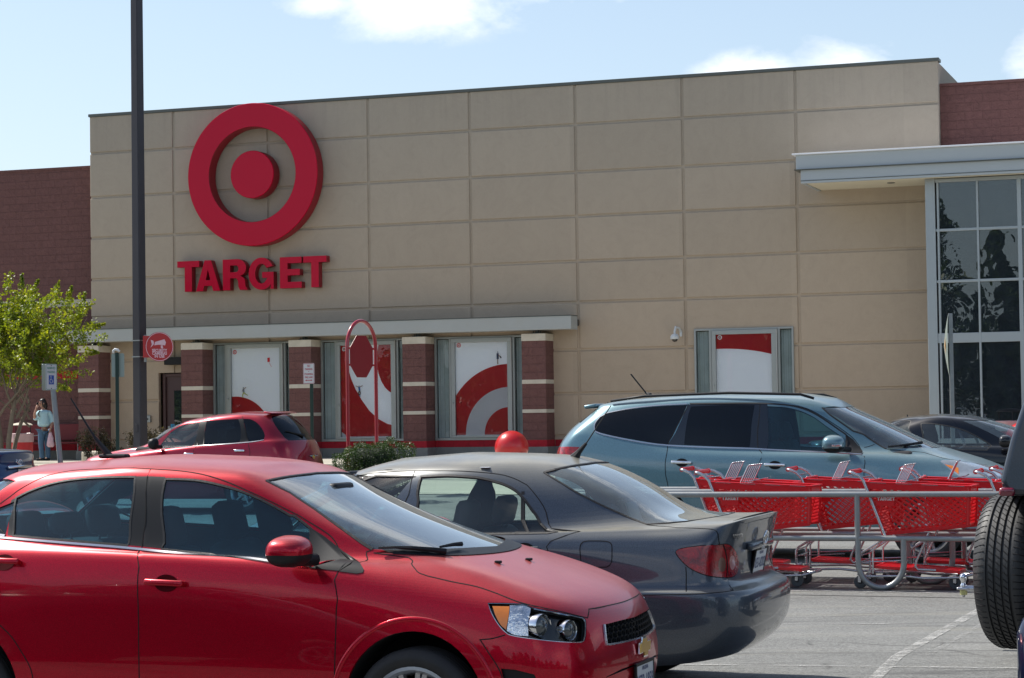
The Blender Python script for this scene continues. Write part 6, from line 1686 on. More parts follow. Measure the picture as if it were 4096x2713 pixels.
q = MB(); slab(q, [(.10, 1.475), (.085, 1.50), (.135, 1.69), (.19, 1.85), (.30, 2.0), (.45, 2.06), (2.1, 2.06), (2.25, 2.02), (2.88, 1.44), (.30, 1.436), (.12, 1.44)], YA, YB - .14, M_SOFT, .10)
o = q.build('hardtop', None, root, ang=30, smooth=True)
bv = o.modifiers.new('bevel', 'BEVEL'); bv.width = .03; bv.segments = 4; bv.limit_method = 'ANGLE'
q = MB(); q.box(jp(.30, (YA + YB) / 2, .69), (.13, (YB - YA) / 2 + .10, .24), WROT, P_NAVY, .09); q.build('rear_bumper', None, root, smooth=True, ang=50)
q = MB(); q.box(jp(.12, -.02, 1.457), (.035, .50, .019), WROT, simple('high_brake_lens', (.16, .008, .025), .15, coat=1), .012); q.build('high_brake_light', None, root, smooth=True, ang=50)
def sideq(mb, pts, sg, m):
    P = []
    for x, z in pts:
        y = (YB - .14 - .10 * (z - 1.0) + .004) if sg > 0 else (YA + .10 * (z - 1.0) - .004)
        P.append(jp(x, y, z))
    mb.add(P, [list(range(len(P)))], m)
for sg in (1, -1):
    for pts in ([(.42, 1.52), (1.02, 1.52), (1.02, 1.93), (.52, 1.93)], [(1.10, 1.52), (1.75, 1.52), (1.75, 1.93), (1.10, 1.93)], [(1.83, 1.52), (2.62, 1.52), (2.18, 1.93), (1.83, 1.93)]):
        q = MB(); sideq(q, pts, sg, M_GDARK); q.build('side_window', None, root)
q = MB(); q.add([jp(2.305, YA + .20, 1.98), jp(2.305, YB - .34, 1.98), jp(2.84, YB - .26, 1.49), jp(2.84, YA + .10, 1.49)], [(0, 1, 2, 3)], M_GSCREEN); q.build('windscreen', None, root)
for xx in (1.06, 1.79, 2.75):
    q = MB()
    for y in (YB + .003, YA - .003): q.box(jp(xx, y, 1.12), (.004, .003, .30), WROT, M_GAP)
    q.build('door_joint', None, root)
q = MB(); q.tube([sc - axl * .1, sc - axl * .34], .08, 12, M_BPLAS); q.build('wheel_carrier', None, root)
for x in (.95, 3.5):
    for y in (YA + .12, YB - .12): wheel(root, jp(x, y, g0 + .36), WN * (1 if y > -.4 else -1), .36, .23, .22, 5)

# ================================================================== tow truck bed hidden behind the off-roader; only its hitch ball shows
d = FW + CR * ((3300 + 1495 / 2.7035) / 4 - 512) / FPX - CU * ((1820 + 1330 / 2.7035) / 4 - 339) / FPX
t = 15.6 / d.y; hb = EYE + d * t
root = empty('pickup_truck', (hb.x + 3, hb.y - 1, .11), 'pickup truck hidden behind the off-roader, only its chrome tow ball in view', 'pickup truck')
q = MB(); q.lathe(hb, UP, [(.001, .033), (.012, .031), (.022, .023), (.0265, .008), (.026, -.006), (.019, -.020), (.016, -.028), (.016, -.038), (.024, -.05), (.024, -.058), (.02, -.066)], 24, M_CHROME); q.build('tow_ball', None, root, smooth=True, ang=40)
q = MB(); q.box(hb - UP * .075, (.045, .035, .009), WROT, M_SATIN, .006); q.tube([hb - UP * .075, hb + WE * .10 - UP * .075, hb + WE * .2 - UP * .10, hb + WE * .26 - UP * .13, hb + WE * .7 - UP * .13], .022, 8, M_SATIN); q.build('drawbar', None, root, smooth=True, ang=50)
q = MB(); q.lathe(hb - UP * .12, UP, [(.001, 0), (.026, 0), (.026, .034), (.001, .034)], 6, simple('brass_nut', (.52, .50, .22), .4, .4)); q.lathe(hb - UP * .135, UP, [(.001, 0), (.012, 0), (.012, .02)], 8, M_SATIN); q.build('nut', None, root)
def tp(x, y, z): return Vector((hb.x, hb.y, .11)) + WE * x + WN * y + UP * z
q = MB(); q.box(tp(.45, 0, .45), (.09, .92, .10), WROT, M_CHROME, .03); q.build('rear_bumper', None, root, smooth=True, ang=40)
q = MB(); q.box(tp(.56, 0, .78), (.03, .80, .27), WROT, P_NAVY, .02); q.build('tailgate', None, root)
q = MB(); q.box(tp(1.6, .90, .78), (1.02, .05, .27), WROT, P_NAVY, .03); q.box(tp(1.6, -.90, .78), (1.02, .05, .27), WROT, P_NAVY, .03); q.box(tp(1.6, 0, .56), (1.02, .86, .04), WROT, P_NAVY); q.build('cargo_bed', None, root)
q = MB(); q.box(tp(3.5, 0, .72), (.86, .95, .34), WROT, P_NAVY, .08); q.box(tp(3.3, 0, 1.36), (.62, .80, .32), WROT, P_NAVY, .12); q.box(tp(4.9, 0, .75), (.6, .93, .30), WROT, P_NAVY, .10); q.build('cab', None, root, smooth=True, ang=50)
for x in (1.55, 4.9):
    for y in (.80, -.80): wheel(root, tp(x, y, .37), WN * (1 if y > 0 else -1), .37, .24, .22, 6)
# ================================================================== painted lines on the asphalt
ground_strip('parking_line', [(3.98, 18.5), (2.66, 15.17), (2.32, 14.05), (2.1, 13.3)], .085, M_LINE)
ground_strip('parking_line', [(3.86, 17.6), (2.87, 15.2)], .05, m_paintline('road_paint_faint', .56), .006)
ground_strip('parking_line', [(.9, 14.93), (3.6, 14.36), (8, 13.4)], .05, MATS.get('x') or m_paintline('road_paint_thin', .50), .005)
ground_strip('parking_line', [(-1, 18.3), (2.19, 17.46), (3.9, 17.12), (9, 16)], .05, m_paintline('road_paint_thinner', .53), .005)
ground_strip('parking_line', [(-2, 21.9), (2.56, 20.42), (4.2, 19.86), (9, 18.2)], .05, m_paintline('road_paint_thin2', .50), .005)
M_SEAL = simple('crack_sealant', (.030, .030, .031), .6)
ground_strip('crack_line', [(1.9, 20.9), (3.0, 20.62), (4.6, 20.1), (8, 19.0)], .16, M_SEAL, .003)
ground_strip('crack_line', [(1.2, 20.2), (2.6, 19.98), (4.4, 19.3)], .03, M_SEAL, .003)

# ================================================================== cart corral
M_GALV = simple('galvanised_pipe', (.26, .28, .29), .42, .6, var=.25, vs=9, dirt=((.30, .27, .22), 12.0, .35))
CP = Vector((3.438, 20.35, .13))
def cp(s, off, z): return CP + WE * s + WN * off + UP * z
cr = empty('cart_corral', tuple(cp(0, -.7, 0)), 'galvanised steel pipe corral around the red shopping carts, with looped feet', 'cart corral')
def rail_set(off, loops, s0=-3.3, s1=4.2, low0=-3.3):
    for z, a in ((.90, s0), (.487, low0)):
        q = MB(); q.tube([cp(a, off, z), cp(s1, off, z)], .0275, 12, M_GALV); q.build('rail', None, cr, smooth=True, ang=50)
    for sc_ in loops:
        pts = [cp(sc_ - .214, off, .90), cp(sc_ - .214, off, .30)] + [cp(sc_ - .214 * math.cos(R(a)), off, .26 - .235 * math.sin(R(a))) for a in range(0, 181, 12)] + [cp(sc_ + .214, off, .30), cp(sc_ + .214, off, .487)]
        q = MB(); q.tube(pts, .0285, 12, M_GALV); q.build('looped_foot', None, cr, smooth=True, ang=60)
rail_set(0, (-.007, 3.4, -2.9))
rail_set(-.68, (.35, 3.6, -3.2))
rail_set(-1.36, (.80, 3.9, -2.35))
q = MB()
for s_ in (-3.3, 4.2): q.tube([cp(s_, 0, .90), cp(s_, -1.36, .90)], .0275, 12, M_GALV)
q.build('end_rail', None, cr, smooth=True, ang=50)

# ================================================================== shopping carts
M_CRED = simple('red_cart_plastic', (.62, .003, .010), .30, coat=.2, var=.12, vs=12)
M_CCHR = simple('cart_chrome', (.50, .51, .54), .2, .75, var=.1, vs=20)
M_GREYT = simple('grey_wheel_rubber', (.05, .055, .06), .6)
def cl(x, y, z): return Vector((x, y, z))
def cliplines(poly, pitch, ang):
    """segments of parallel lines inside a convex polygon"""
    d = Vector((math.cos(ang), math.sin(ang))); n = Vector((-d.y, d.x)); P = [Vector(p) for p in poly]
    hs = [p.dot(n) for p in P]; segs = []
    k = math.floor(min(hs) / pitch) + 1
    while k * pitch < max(hs):
        h = k * pitch; ts = []
        for i in range(len(P)):
            a, b = P[i], P[(i + 1) % len(P)]; ha, hb = a.dot(n) - h, b.dot(n) - h
            if ha * hb < 0: ts.append(a.lerp(b, ha / (ha - hb)).dot(d))
        if len(ts) >= 2 and max(ts) - min(ts) > .01: segs.append((d * min(ts) + n * h, d * max(ts) + n * h))
        k += 1
    return segs
def lattice(mb, quad, pitch, m, bar=.0052, th=.005, ang=40):
    """moulded diamond lattice filling the 3D quad (four corners)"""
    A, B, C_, D = [Vector(p) for p in quad]
    L_ = ((B - A).length + (C_ - D).length) / 2; H = ((D - A).length + (C_ - B).length) / 2
    def P3(p):
        u, v = p.x / L_, p.y / H
        return A * (1 - u) * (1 - v) + B * u * (1 - v) + C_ * u * v + D * (1 - u) * v
    nn = (B - A).cross(D - A).normalized()
    for s_ in (1, -1):
        for a, b in cliplines([(0, 0), (L_, 0), (L_, H), (0, H)], pitch, R(ang) * s_ + (PI if s_ < 0 else 0)):
            p, q = P3(a), P3(b); t = (q - p).normalized(); w_ = nn.cross(t) * bar
            k = th if s_ > 0 else th * .8
            vs = [p - w_ - nn * k, p + w_ - nn * k, p + w_ + nn * k, p - w_ + nn * k, q - w_ - nn * k, q + w_ - nn * k, q + w_ + nn * k, q - w_ + nn * k]
            mb.add(vs, [(0, 1, 5, 4), (1, 2, 6, 5), (2, 3, 7, 6), (3, 0, 4, 7)], m)
M_LETW = simple('white_lettering', (.62, .63, .65), .5)
def make_cart(label):
    root = empty('shopping_cart', (0, 0, 0), label, 'shopping cart', 'red shopping carts in the corral')
    WY, WF = .275, .215
    rt, rb_, ft, fb = (.155, 1.0), (.295, .515), (1.12, .955), (1.10, .60)
    q = MB()
    for sgn in (1, -1):
        y0, y1 = WY * sgn, WF * sgn; yb0, yb1 = (WY - .03) * sgn, (WF - .02) * sgn
        top = .075
        Aq = [cl(rb_[0] + .02, yb0, rb_[1]), cl(fb[0], yb1, fb[1]), cl(ft[0] - .002, y1, ft[1] - .045), cl(rt[0] + .03, y0, rt[1] - .06)]
        lattice(q, Aq, .044, M_CRED, bar=.0062)
        # solid bands: bottom lip, label panel, front corner post
        for a, b, w_ in ((Aq[0], Aq[1], .016), (Aq[1], Aq[2], .018), (Aq[0], Aq[3], .016)):
            t = (b - a).normalized(); up_ = Vector((0, 1, 0)).cross(t)
            q.box((a + b) / 2, ((b - a).length / 2 + .005, .006, w_), Matrix((t, Vector((0, 1, 0)), up_)).transposed(), M_CRED)
        # lattice gap filler behind the label
        q.box(cl(.345, (WY + .002) * sgn, .835), (.085, .0045, .052), None, M_CRED, .004)
        # rim
        for a, b in ((cl(rt[0], y0, rt[1]), cl(ft[0], y1, ft[1])),):
            t = (b - a).normalized(); up_ = Vector((0, 1, 0)).cross(t)
            ro_ = Matrix((t, Vector((0, 1, 0)), up_)).transposed()
            q.box((a + b) / 2 - UP * .026, ((b - a).length / 2, .009, .032), ro_, M_CRED, .004)
            q.box((a + b) / 2 + UP * .008, ((b - a).length / 2 + .008, .019, .007), ro_, M_CRED, .006)
            for k in range(4): q.box(a.lerp(b, .13 + .25 * k) + UP * .004 + Vector((0, .0195 * sgn, 0)), (.075, .001, .0022), ro_, M_CCHR)
    lattice(q, [cl(1.10, -WF + .02, .60), cl(1.10, WF - .02, .60), cl(1.118, WF, .91), cl(1.118, -WF, .91)], .042, M_CRED, ang=50)
    q.box(cl(1.12, 0, .925), (.008, WF, .034), None, M_CRED, .004); q.box(cl(1.125, 0, .963), (.018, WF + .015, .007), None, M_CRED, .006)
    for sgn in (1, -1): q.tube([cl(1.10, (WF - .012) * sgn, .60), cl(1.12, (WF + .004) * sgn, .955)], .017, 8, M_CRED)
    lattice(q, [cl(rb_[0], -WY + .03, rb_[1]), cl(fb[0], -WF + .02, fb[1]), cl(fb[0], WF - .02, fb[1]), cl(rb_[0], WY - .03, rb_[1])], .04, M_CRED)
    q.box(cl(.20, 0, .99), (.012, WY, .035), None, M_CRED, .006)
    lattice(q, [cl(.30, -WY + .03, .53), cl(.30, WY - .03, .53), cl(.20, WY - .01, .96), cl(.20, -WY + .01, .96)], .034, M_CRED, ang=50)
    bsk = q.build('basket', None, root)
    q = MB()
    for sgn in (1, -1):
        x = .27
        for k, ch in enumerate('TARGET'):
            wdt = LET[ch][0]; sz = .031
            for poly in LET[ch][1:]:
              pp = [(a * sz, b * sz) for a, b in poly]
              q.prism(pp, cl(x if sgn < 0 else .415 - (x - .27), (WY + .0068) * sgn, .832), Vector((1 if sgn < 0 else -1, 0, 0)), UP, Vector((0, sgn, 0)), .001, M_LETW)
            x += wdt * sz + .0015
    # letters read the right way round from each side
    o = q.build('lettering', None, root); o.parent = bsk
    q = MB(); 
    q2 = MB()
    for sgn in (1, -1):
        y = (WY + .012) * sgn
        q.tube([cl(.0, y * .80, 1.098), cl(.012, y * .97, 1.10), cl(.04, y, 1.094), cl(.10, y, 1.066), cl(.142, y, 1.02), cl(.165, y, .96), cl(.335, y * .95, .50)], .0145, 10, M_CCHR)
        q.tube([cl(.335, y * .95, .50), cl(.30, y * .92, .455), cl(.10, y * .92, .335), cl(.075, y * .92, .30), cl(.075, y * .92, .135), cl(.12, y * .92, .115), cl(.5, y * .9, .125), cl(.68, y * .86, .105), cl(1.02, y * .72, .112), cl(1.13, y * .45, .14)], .012, 8, M_CCHR)
        q.tube([cl(.74, y * .8, .53), cl(.62, y * .8, .27), cl(.605, y * .8, .215), cl(.63, y * .8, .185), cl(.80, y * .8, .18)], .0115, 8, M_CCHR)
        q.tube([cl(.30, y * .8, .455), cl(.21, y * .8, .36), cl(.205, y * .8, .14)], .010, 8, M_CCHR)
    q.tube([cl(.335, -WY, .50), cl(.335, WY, .50)], .011, 8, M_CCHR)
    q.tube([cl(1.13, -.12, .14), cl(1.15, -.05, .142), cl(1.15, .05, .142), cl(1.13, .12, .14)], .012, 8, M_CCHR)
    for x, z in ((.09, .31), (.09, .25), (.12, .12), (1.02, .115)): q.tube([cl(x, -WY * .92, z), cl(x, WY * .92, z)], .007, 6, M_CCHR)
    for sgn in (1, -1):
        q.tube([cl(.09, WY * .92 * sgn, .25), cl(.55, WY * .85 * sgn, .27)], .006, 6, M_CCHR)
        q.tube([cl(.17, WY * .8 * sgn, 1.0), cl(.19, WY * .8 * sgn, 1.03), cl(.21, WY * .8 * sgn, 1.0)], .008, 6, M_CCHR)
    q.tube([cl(.10, -WY * .95, 1.045), cl(.10, WY * .95, 1.045)], .008, 8, M_CCHR)
    q.build('frame', None, root, smooth=True, ang=50)
    q = MB(); q.tube([cl(.0, -WY * .80, 1.098), cl(0, -WY * .5, 1.10), cl(0, WY * .5, 1.10), cl(.0, WY * .80, 1.098)], .0195, 12, M_CRED)
    for sgn in (1, -1): q.tube([cl(0, WY * .68 * sgn, 1.099), cl(.0, WY * .80 * sgn, 1.099)], .024, 12, M_CRED)
    q.build('handle_grip', None, root, smooth=True, ang=50)
    # folding child seat of bent wire
    q = MB()
    for k in range(7):
        y = -.24 + .48 * k / 6
        q.tube([cl(.44, y, .985), cl(.525, y, 1.16), cl(.54, y, 1.172), cl(.55, y, 1.164)], .0034, 6, M_CCHR)
    for x, z in ((.44, .985), (.525, 1.16)): q.tube([cl(x, -.25, z), cl(x, .25, z)], .006, 6, M_CCHR)
    for y in (-.25, .25): q.tube([cl(.525, y, 1.16), cl(.44, y, .985), cl(.40, y, .86)], .0065, 6, M_CCHR)
    q.tube([cl(.47, -.16, 1.0), cl(.62, -.16, 1.03), cl(.63, .1, 1.035)], .006, 6, M_CCHR)
    q.build('child_seat', None, root, smooth=True, ang=60)
    q = MB(); lattice(q, [cl(.23, -.22, .205), cl(1.0, -.17, .165), cl(1.0, .17, .165), cl(.23, .22, .205)], .028, M_CRED, bar=.007)
    for sgn in (1, -1): q.box(cl(.615, .20 * sgn, .183), (.39, .008, .015), Matrix.Rotation(R(3), 3, 'Y') @ Matrix.Rotation(R(-3.5) * sgn, 3, 'Z'), M_CRED, .004)
    q.box(cl(.225, 0, .207), (.012, .22, .010), None, M_CRED); q.box(cl(1.0, 0, .16), (.012, .175, .018), None, M_CRED, .005)
    q.build('lower_tray', None, root)
    wh = None
    for x, y in ((.085, .235), (.085, -.235), (.97, .175), (.97, -.175)):
        q = MB(); ry = Matrix.Rotation(0, 3, 'Z')
        q.lathe((x, y, .062), (0, 1, 0), [(.02, -.014), (.045, -.014), (.058, -.013), (.062, -.009), (.062, .009), (.058, .013), (.045, .014), (.02, .014)], 28, M_GREYT)
        q.lathe((x, y, .062), (0, 1, 0), [(.041, -.0145), (.038, -.010), (.001, -.0105)], 20, M_BPLAS); q.lathe((x, y, .062), (0, 1, 0), [(.041, .0145), (.038, .010), (.001, .0105)], 20, M_BPLAS)
        wo = q.build('wheel', None, root, smooth=True, ang=40)
        q = MB()
        for sg in (1, -1): q.box((x - .006, y + sg * .019, .095), (.014, .0022, .036), None, M_CCHR, .001)
        q.box((x - .008, y, .132), (.02, .022, .004), None, M_CCHR); q.tube([(x, y - .021, .062), (x, y + .021, .062)], .006, 8, M_CCHR)
        f = q.build('fork', None, root); f.parent = wo
    return root
CART_A = make_cart('front-left red shopping cart, nearest the charcoal sedan, beside the near rail')
def place_cart(o, s, off, dz=0, yaw=0.0, label=None):
    p = cp(s, off, 0); o.location = (p.x, p.y, gz(p.y) - .0 + dz); o.rotation_euler = (0, 0, -ANG + yaw)
    if label: o['label'] = label
place_cart(CART_A, -1.80, -.345, yaw=R(-1.5))
for s, off, yaw, lb in ((-2.13, -1.02, 0, 'red shopping cart partly hidden behind the front-left cart'), (-1.05, -1.02, R(1.0), 'middle red shopping cart in the back lane, its wire child seat raised'),
                        (-.30, -.345, R(-2.0), 'front-right red shopping cart behind the looped rail foot, its child seat folded at mid-basket'), (.05, -1.04, R(5.0), 'red shopping cart in the back lane right of centre, turned slightly away'),
                        (.87, -.345, 0, 'front-lane red shopping cart cut off by the spare tyre at right'), (.93, -1.04, 0, 'rearmost right red shopping cart with only its handle above the others'), ):
    c = copy_tree(CART_A); place_cart(c, s, off, 0, yaw, lb)

# ================================================================== light pole with the security sign
M_POLE = simple('bronze_pole_paint', (.030, .028, .036), .5, .2, var=.15)
PY = 48.0
lp = empty('light_pole', (-8.27, PY, gz(PY)), 'tall dark bronze square light pole rising out of the picture at left', 'light pole')
q = MB(); rp = Matrix.Rotation(R(-19.2 - 16), 3, 'Z')
vs = []
for z, h in ((gz(PY), .116), (gz(PY) + 14, .095)):
    for sx, sy in ((-1, -1), (1, -1), (1, 1), (-1, 1)): vs.append(Vector((-8.27, PY, z)) + rp @ Vector((sx * h, sy * h, 0)))
q.add(vs, [(0, 1, 5, 4), (1, 2, 6, 5), (2, 3, 7, 6), (3, 0, 4, 7), (4, 5, 6, 7)], M_POLE)
po = q.build('shaft', None, lp); b_ = po.modifiers.new('bevel', 'BEVEL'); b_.width = .02; b_.segments = 3
q = MB(); q.box((-8.27, PY, gz(PY) + .25), (.3, .3, .25), None, M_BASE, .03); q.build('base', None, lp)
q = MB(); q.box(Vector((-8.27, PY, 1.62)) + rp @ Vector((0, -.118, 0)), (.045, .008, .09), rp, M_POLE, .006); q.build('hand_hole_cover', None, lp)
q = MB()
for sg in (-1, 1): q.box(Vector((-8.27 + sg * .6, PY, gz(PY) + 13.9)), (.45, .25, .12), None, M_POLE, .05)
q.box((-8.27, PY, gz(PY) + 13.9), (.6, .04, .04), None, M_POLE); q.build('lamp_head', None, lp)
M_SRED = simple('sign_red', (.36, .012, .016), .4, var=.03)
M_SPINK = simple('sign_faded_white', (.62, .42, .50), .5)
sgn = empty('security_sign', (-7.85, PY - .1, 3.4), 'round red sign reading SECURITY CAMERAS IN USE, banded to the light pole', 'sign')
sc0 = Vector((-7.81, PY - .12, 3.415)); sx_ = Vector((math.cos(R(28)), math.sin(R(28)), 0)); sn_ = Vector((math.sin(R(28)), -math.cos(R(28)), 0))
q = MB(); q.prism(disc(0, 0, .325, .325, 64), sc0 - sn_ * .006, sx_, UP, sn_, .006, M_SRED); q.prism([(-.375, .24), (-.22, .24), (-.22, -.24), (-.375, -.24)], sc0 - sn_ * .006, sx_, UP, sn_, .004, M_SRED)
q.build('sign_face', None, sgn)
q = MB(); ring_strip(q, sc0, .315, .303, sx_, UP, sn_, .004, M_SPINK, 64)
def sp(x, y): return sc0 + sx_ * x + UP * y
q.prism([(-.10, .105), (.115, .165), (.15, .095), (.13, .03), (-.02, .045), (-.12, .03)], sp(0, .0) + sn_ * .0015, sx_, UP, sn_, .001, M_SPINK)
q.prism([(-.125, .035), (-.14, .10), (-.20, .12), (-.175, .02), (-.21, -.05), (-.15, .0)], sp(.0, .03) + sn_ * .0015, sx_, UP, sn_, .001, M_SPINK)
q.prism([(.03, .03), (.075, .03), (.075, -.01), (.09, -.015), (.06, -.05), (.03, -.02)], sp(0, .0) + sn_ * .0015, sx_, UP, sn_, .001, M_SPINK)
for t_, y in (('SECURITY', -.085), ('CAMERAS', -.15), ('IN USE', -.215)): add_text(q, t_, .088, sp(0, y) + sn_ * .0025, sx_, UP, sn_, M_SPINK, offset=.0030, sx=.88)
q.build('sign_print', None, sgn)
q = MB(); q.box(Vector((-8.12, PY - .13, 3.38)), (.03, .02, .30), None, M_GALV, .004)
for z in (3.2, 3.56): q.box(Vector((-8.27, PY, z)), (.125, .125, .012), rp, M_GALV)
q.build('band_clamp', None, sgn)

# ================================================================== small signs on posts
M_GREEN = simple('green_post_paint', (.012, .035, .028), .5, .2)
M_SWHITE = simple('sign_white', (.50, .52, .54), .4, var=.05)
M_SREDTX = simple('sign_red_print', (.35, .02, .05), .5)
M_SGRN = simple('sign_green_print', (.05, .22, .16), .5)
M_SBLUE = simple('sign_blue_print', (.01, .06, .32), .4)
M_BACK = simple('sign_back', (.30, .36, .33), .45, .5)
def rrect(w_, h_, r=.03, n=5):
    P = []
    for cx, cy, a0 in ((w_ - r, h_ - r, 0), (-w_ + r, h_ - r, 90), (-w_ + r, -h_ + r, 180), (w_ - r, -h_ + r, 270)): P += arc(cx, cy, r, r, a0, a0 + 90, n)
    return P
def border(q, w_, h_, t_, o, ax, n, m):
    A_ = rrect(w_, h_); B_ = rrect(w_ - t_, h_ - t_, .022); k = len(A_)
    vs = [Vector(o) + ax * a + UP * b for a, b in A_] + [Vector(o) + ax * a + UP * b for a, b in B_]
    q.add(vs, [(i, (i + 1) % k, k + (i + 1) % k, k + i) for i in range(k)], m)
# reserved parking sign, leaning post, a second panel edge-on
c = Vector((-8.09, 38.0, 0)); ax = Vector((math.cos(R(63)), math.sin(R(63)), 0)); n = Vector((math.sin(R(63)), -math.cos(R(63)), 0))
r_ = empty('parking_sign', (c.x + .15, c.y, gz(38)), 'white reserved parking sign with a blue wheelchair symbol on a leaning steel post, left foreground of the pavement', 'sign')
r_['label'] = 'white RESERVED PARKING sign with blue wheelchair symbol on a leaning steel post'
q = MB(); q.tube([(c.x + .19, 38.05, gz(38)), (c.x + .005, 38.05, 2.40), (c.x - .01, 38.05, 2.80)], .048, 8, M_GALV); q.build('post', None, r_)
so_ = Vector((c.x - .0, 38.0 - .07, 2.585))
q = MB(); q.prism(rrect(.1525, .228), so_, ax, UP, n, .003, M_SWHITE); q.build('sign_panel', None, r_)
q = MB(); border(q, .145, .22, .008, so_ + n * .004, ax, n, M_SGRN)
for t_, y in (('RESERVED', .155), ('PARKING', .085)): add_text(q, t_, .058, so_ + n * .0045 + UP * y, ax, UP, n, M_SGRN, offset=.0012, sx=.85)
q.prism([(-.07, -.13), (.07, -.13), (.07, .03), (-.07, .03)], so_ + n * .0035, ax, UP, n, .001, M_SBLUE)
wc_ = so_ + n * .0055 + UP * -.05
q.tube([wc_ + ax * -.015 + UP * .055, wc_ + ax * -.01 + UP * .0, wc_ + ax * .025 + UP * .0, wc_ + ax * .04 + UP * -.045], .006, 5, M_SWHITE)
q.tube([wc_ + ax * (-.008 + .036 * math.cos(R(a))) + UP * (-.02 + .036 * math.sin(R(a))) for a in range(110, 360, 20)], .005, 5, M_SWHITE)
q.lathe(wc_ + ax * -.016 + UP * .062, n, [(.0105, 0), (.0105, .002), (.001, .002)], 12, M_SWHITE)
for z in (.2, -.2): q.lathe(so_ + UP * z, n, [(.009, .003), (.008, .007), (.001, .008)], 8, M_BPLAS)
q.build('sign_print', None, r_)
ax2 = Vector((math.cos(R(62)), math.sin(R(62)), 0)); n2 = Vector((-math.sin(R(62)), math.cos(R(62)), 0)); so2 = Vector((c.x - .145, 38.15, 2.59))
q = MB(); q.prism(rrect(.10, .235), so2, ax2, UP, n2, .003, M_BACK); q.build('second_panel', None, r_)
# green post with a sign seen from the back
r_ = empty('sign_post', (-7.86, 43, gz(43)), 'dark green post in front of the tan wall, pale sign seen from its back', 'sign')
q = MB(); q.box((-7.86, 43, (gz(43) + 3.15) / 2), (.034, .025, (3.15 - gz(43)) / 2), None, M_GREEN, .006); q.build('post', None, r_)
q = MB(); q.prism(rrect(.127, .235), (-7.85, 43.04, 2.90), Vector((1, 0, 0)), UP, Vector((0, 1, 0)), .004, M_BACK); q.build('sign_panel', None, r_)
q = MB(); q.tube([(-7.93, 43, 3.14), (-7.93, 43, 3.19), (-7.90, 43, 3.215), (-7.84, 43, 3.2), (-7.81, 43, 3.17)], .026, 8, M_WH); q.build('post_cap', None, r_, smooth=True)
# no parking sign
NP = Vector((-4.52, 48.0, 2.775)); ax = Vector((math.cos(R(-30)), math.sin(R(-30)), 0)); n = Vector((math.sin(R(-30)), -math.cos(R(-30)), 0))
r_ = empty('no_parking_sign', (-4.47, 48, gz(48)), 'white NO PARKING fire lane sign with red letters on a green post', 'sign')
q = MB(); q.box((-4.47, 48.06, (gz(48) + 2.6) / 2), (.035, .02, (2.6 - gz(48)) / 2), None, M_GREEN, .004); q.box((-4.44, 48.06, (gz(48) + 2.6) / 2), (.008, .03, (2.6 - gz(48)) / 2), None, M_GREEN); q.build('post', None, r_)
q = MB(); q.prism(rrect(.1525, .228), NP, ax, UP, n, .003, M_SWHITE); q.build('sign_panel', None, r_)
q = MB(); border(q, .146, .221, .009, NP + n * .004, ax, n, M_SREDTX)
for t_, y, sz in (('NO', .165, .066), ('PARKING', .095, .062), ('or', .045, .03), ('STANDING', -.015, .058), ('FIRE LANE', -.085, .058)): add_text(q, t_, sz, NP + n * .0045 + UP * y, ax, UP, n, M_SREDTX, offset=.0016, sx=.80)
q.prism([(-.10, -.15), (-.06, -.13), (-.06, -.142), (.06, -.142), (.06, -.13), (.10, -.15), (.06, -.17), (.06, -.158), (-.06, -.158), (-.06, -.17)], NP + n * .0045, ax, UP, n, .001, M_SREDTX)
q.build('sign_print', None, r_)
# red arched frame with the octagon
M_RTUBE = simple('red_tube_paint', (.34, .006, .018), .28, coat=.8, var=.05)
AD = Vector((math.cos(R(61)), math.sin(R(61)), 0)); AC0 = Vector((-2.745, 39.4, 0)); AN = Vector((math.sin(R(61)), -math.cos(R(61)), 0))
r_ = empty('stop_sign', (AC0.x, AC0.y, gz(39.4)), 'red arched tube frame holding a red octagonal sign, rising from the hedge', 'sign')
q = MB(); hw_ = .475; zt = 3.545 - hw_ * 1.0
pts = [AC0 - AD * hw_ + UP * gz(39), AC0 - AD * hw_ + UP * 2.2, AC0 - AD * hw_ + UP * zt] + [AC0 - AD * (hw_ * math.cos(R(a))) + UP * (zt + hw_ * 1.02 * math.sin(R(a))) for a in range(8, 180, 8)] + [AC0 + AD * hw_ + UP * zt, AC0 + AD * hw_ + UP * 2.2, AC0 + AD * hw_ + UP * gz(39.8)]
q.tube(pts, .034, 14, M_RTUBE); q.build('frame', None, r_, smooth=True, ang=60)
oc = [(.381 * (1 if i in (0, 1, 6, 7) else 1) * math.cos(R(22.5 + 45 * i)) / math.cos(R(22.5)), .381 * math.sin(R(22.5 + 45 * i)) / math.cos(R(22.5))) for i in range(8)]
q = MB(); q.prism(oc, AC0 + UP * 2.905, AD, UP, -AN, .006, M_SRED2 if 'M_SRED2' in globals() else simple('octagon_red', (.22, .001, .010), .4)); q.build('octagon', None, r_)
q = MB()
for z in (2.75, 3.05):
    for sg in (-1, 1): q.box(AC0 + AD * (sg * .41) + UP * z, (.045, .012, .018), Matrix((AD, AN, UP)).transposed(), M_RTUBE, .004)
q.build('sign_bracket', None, r_)
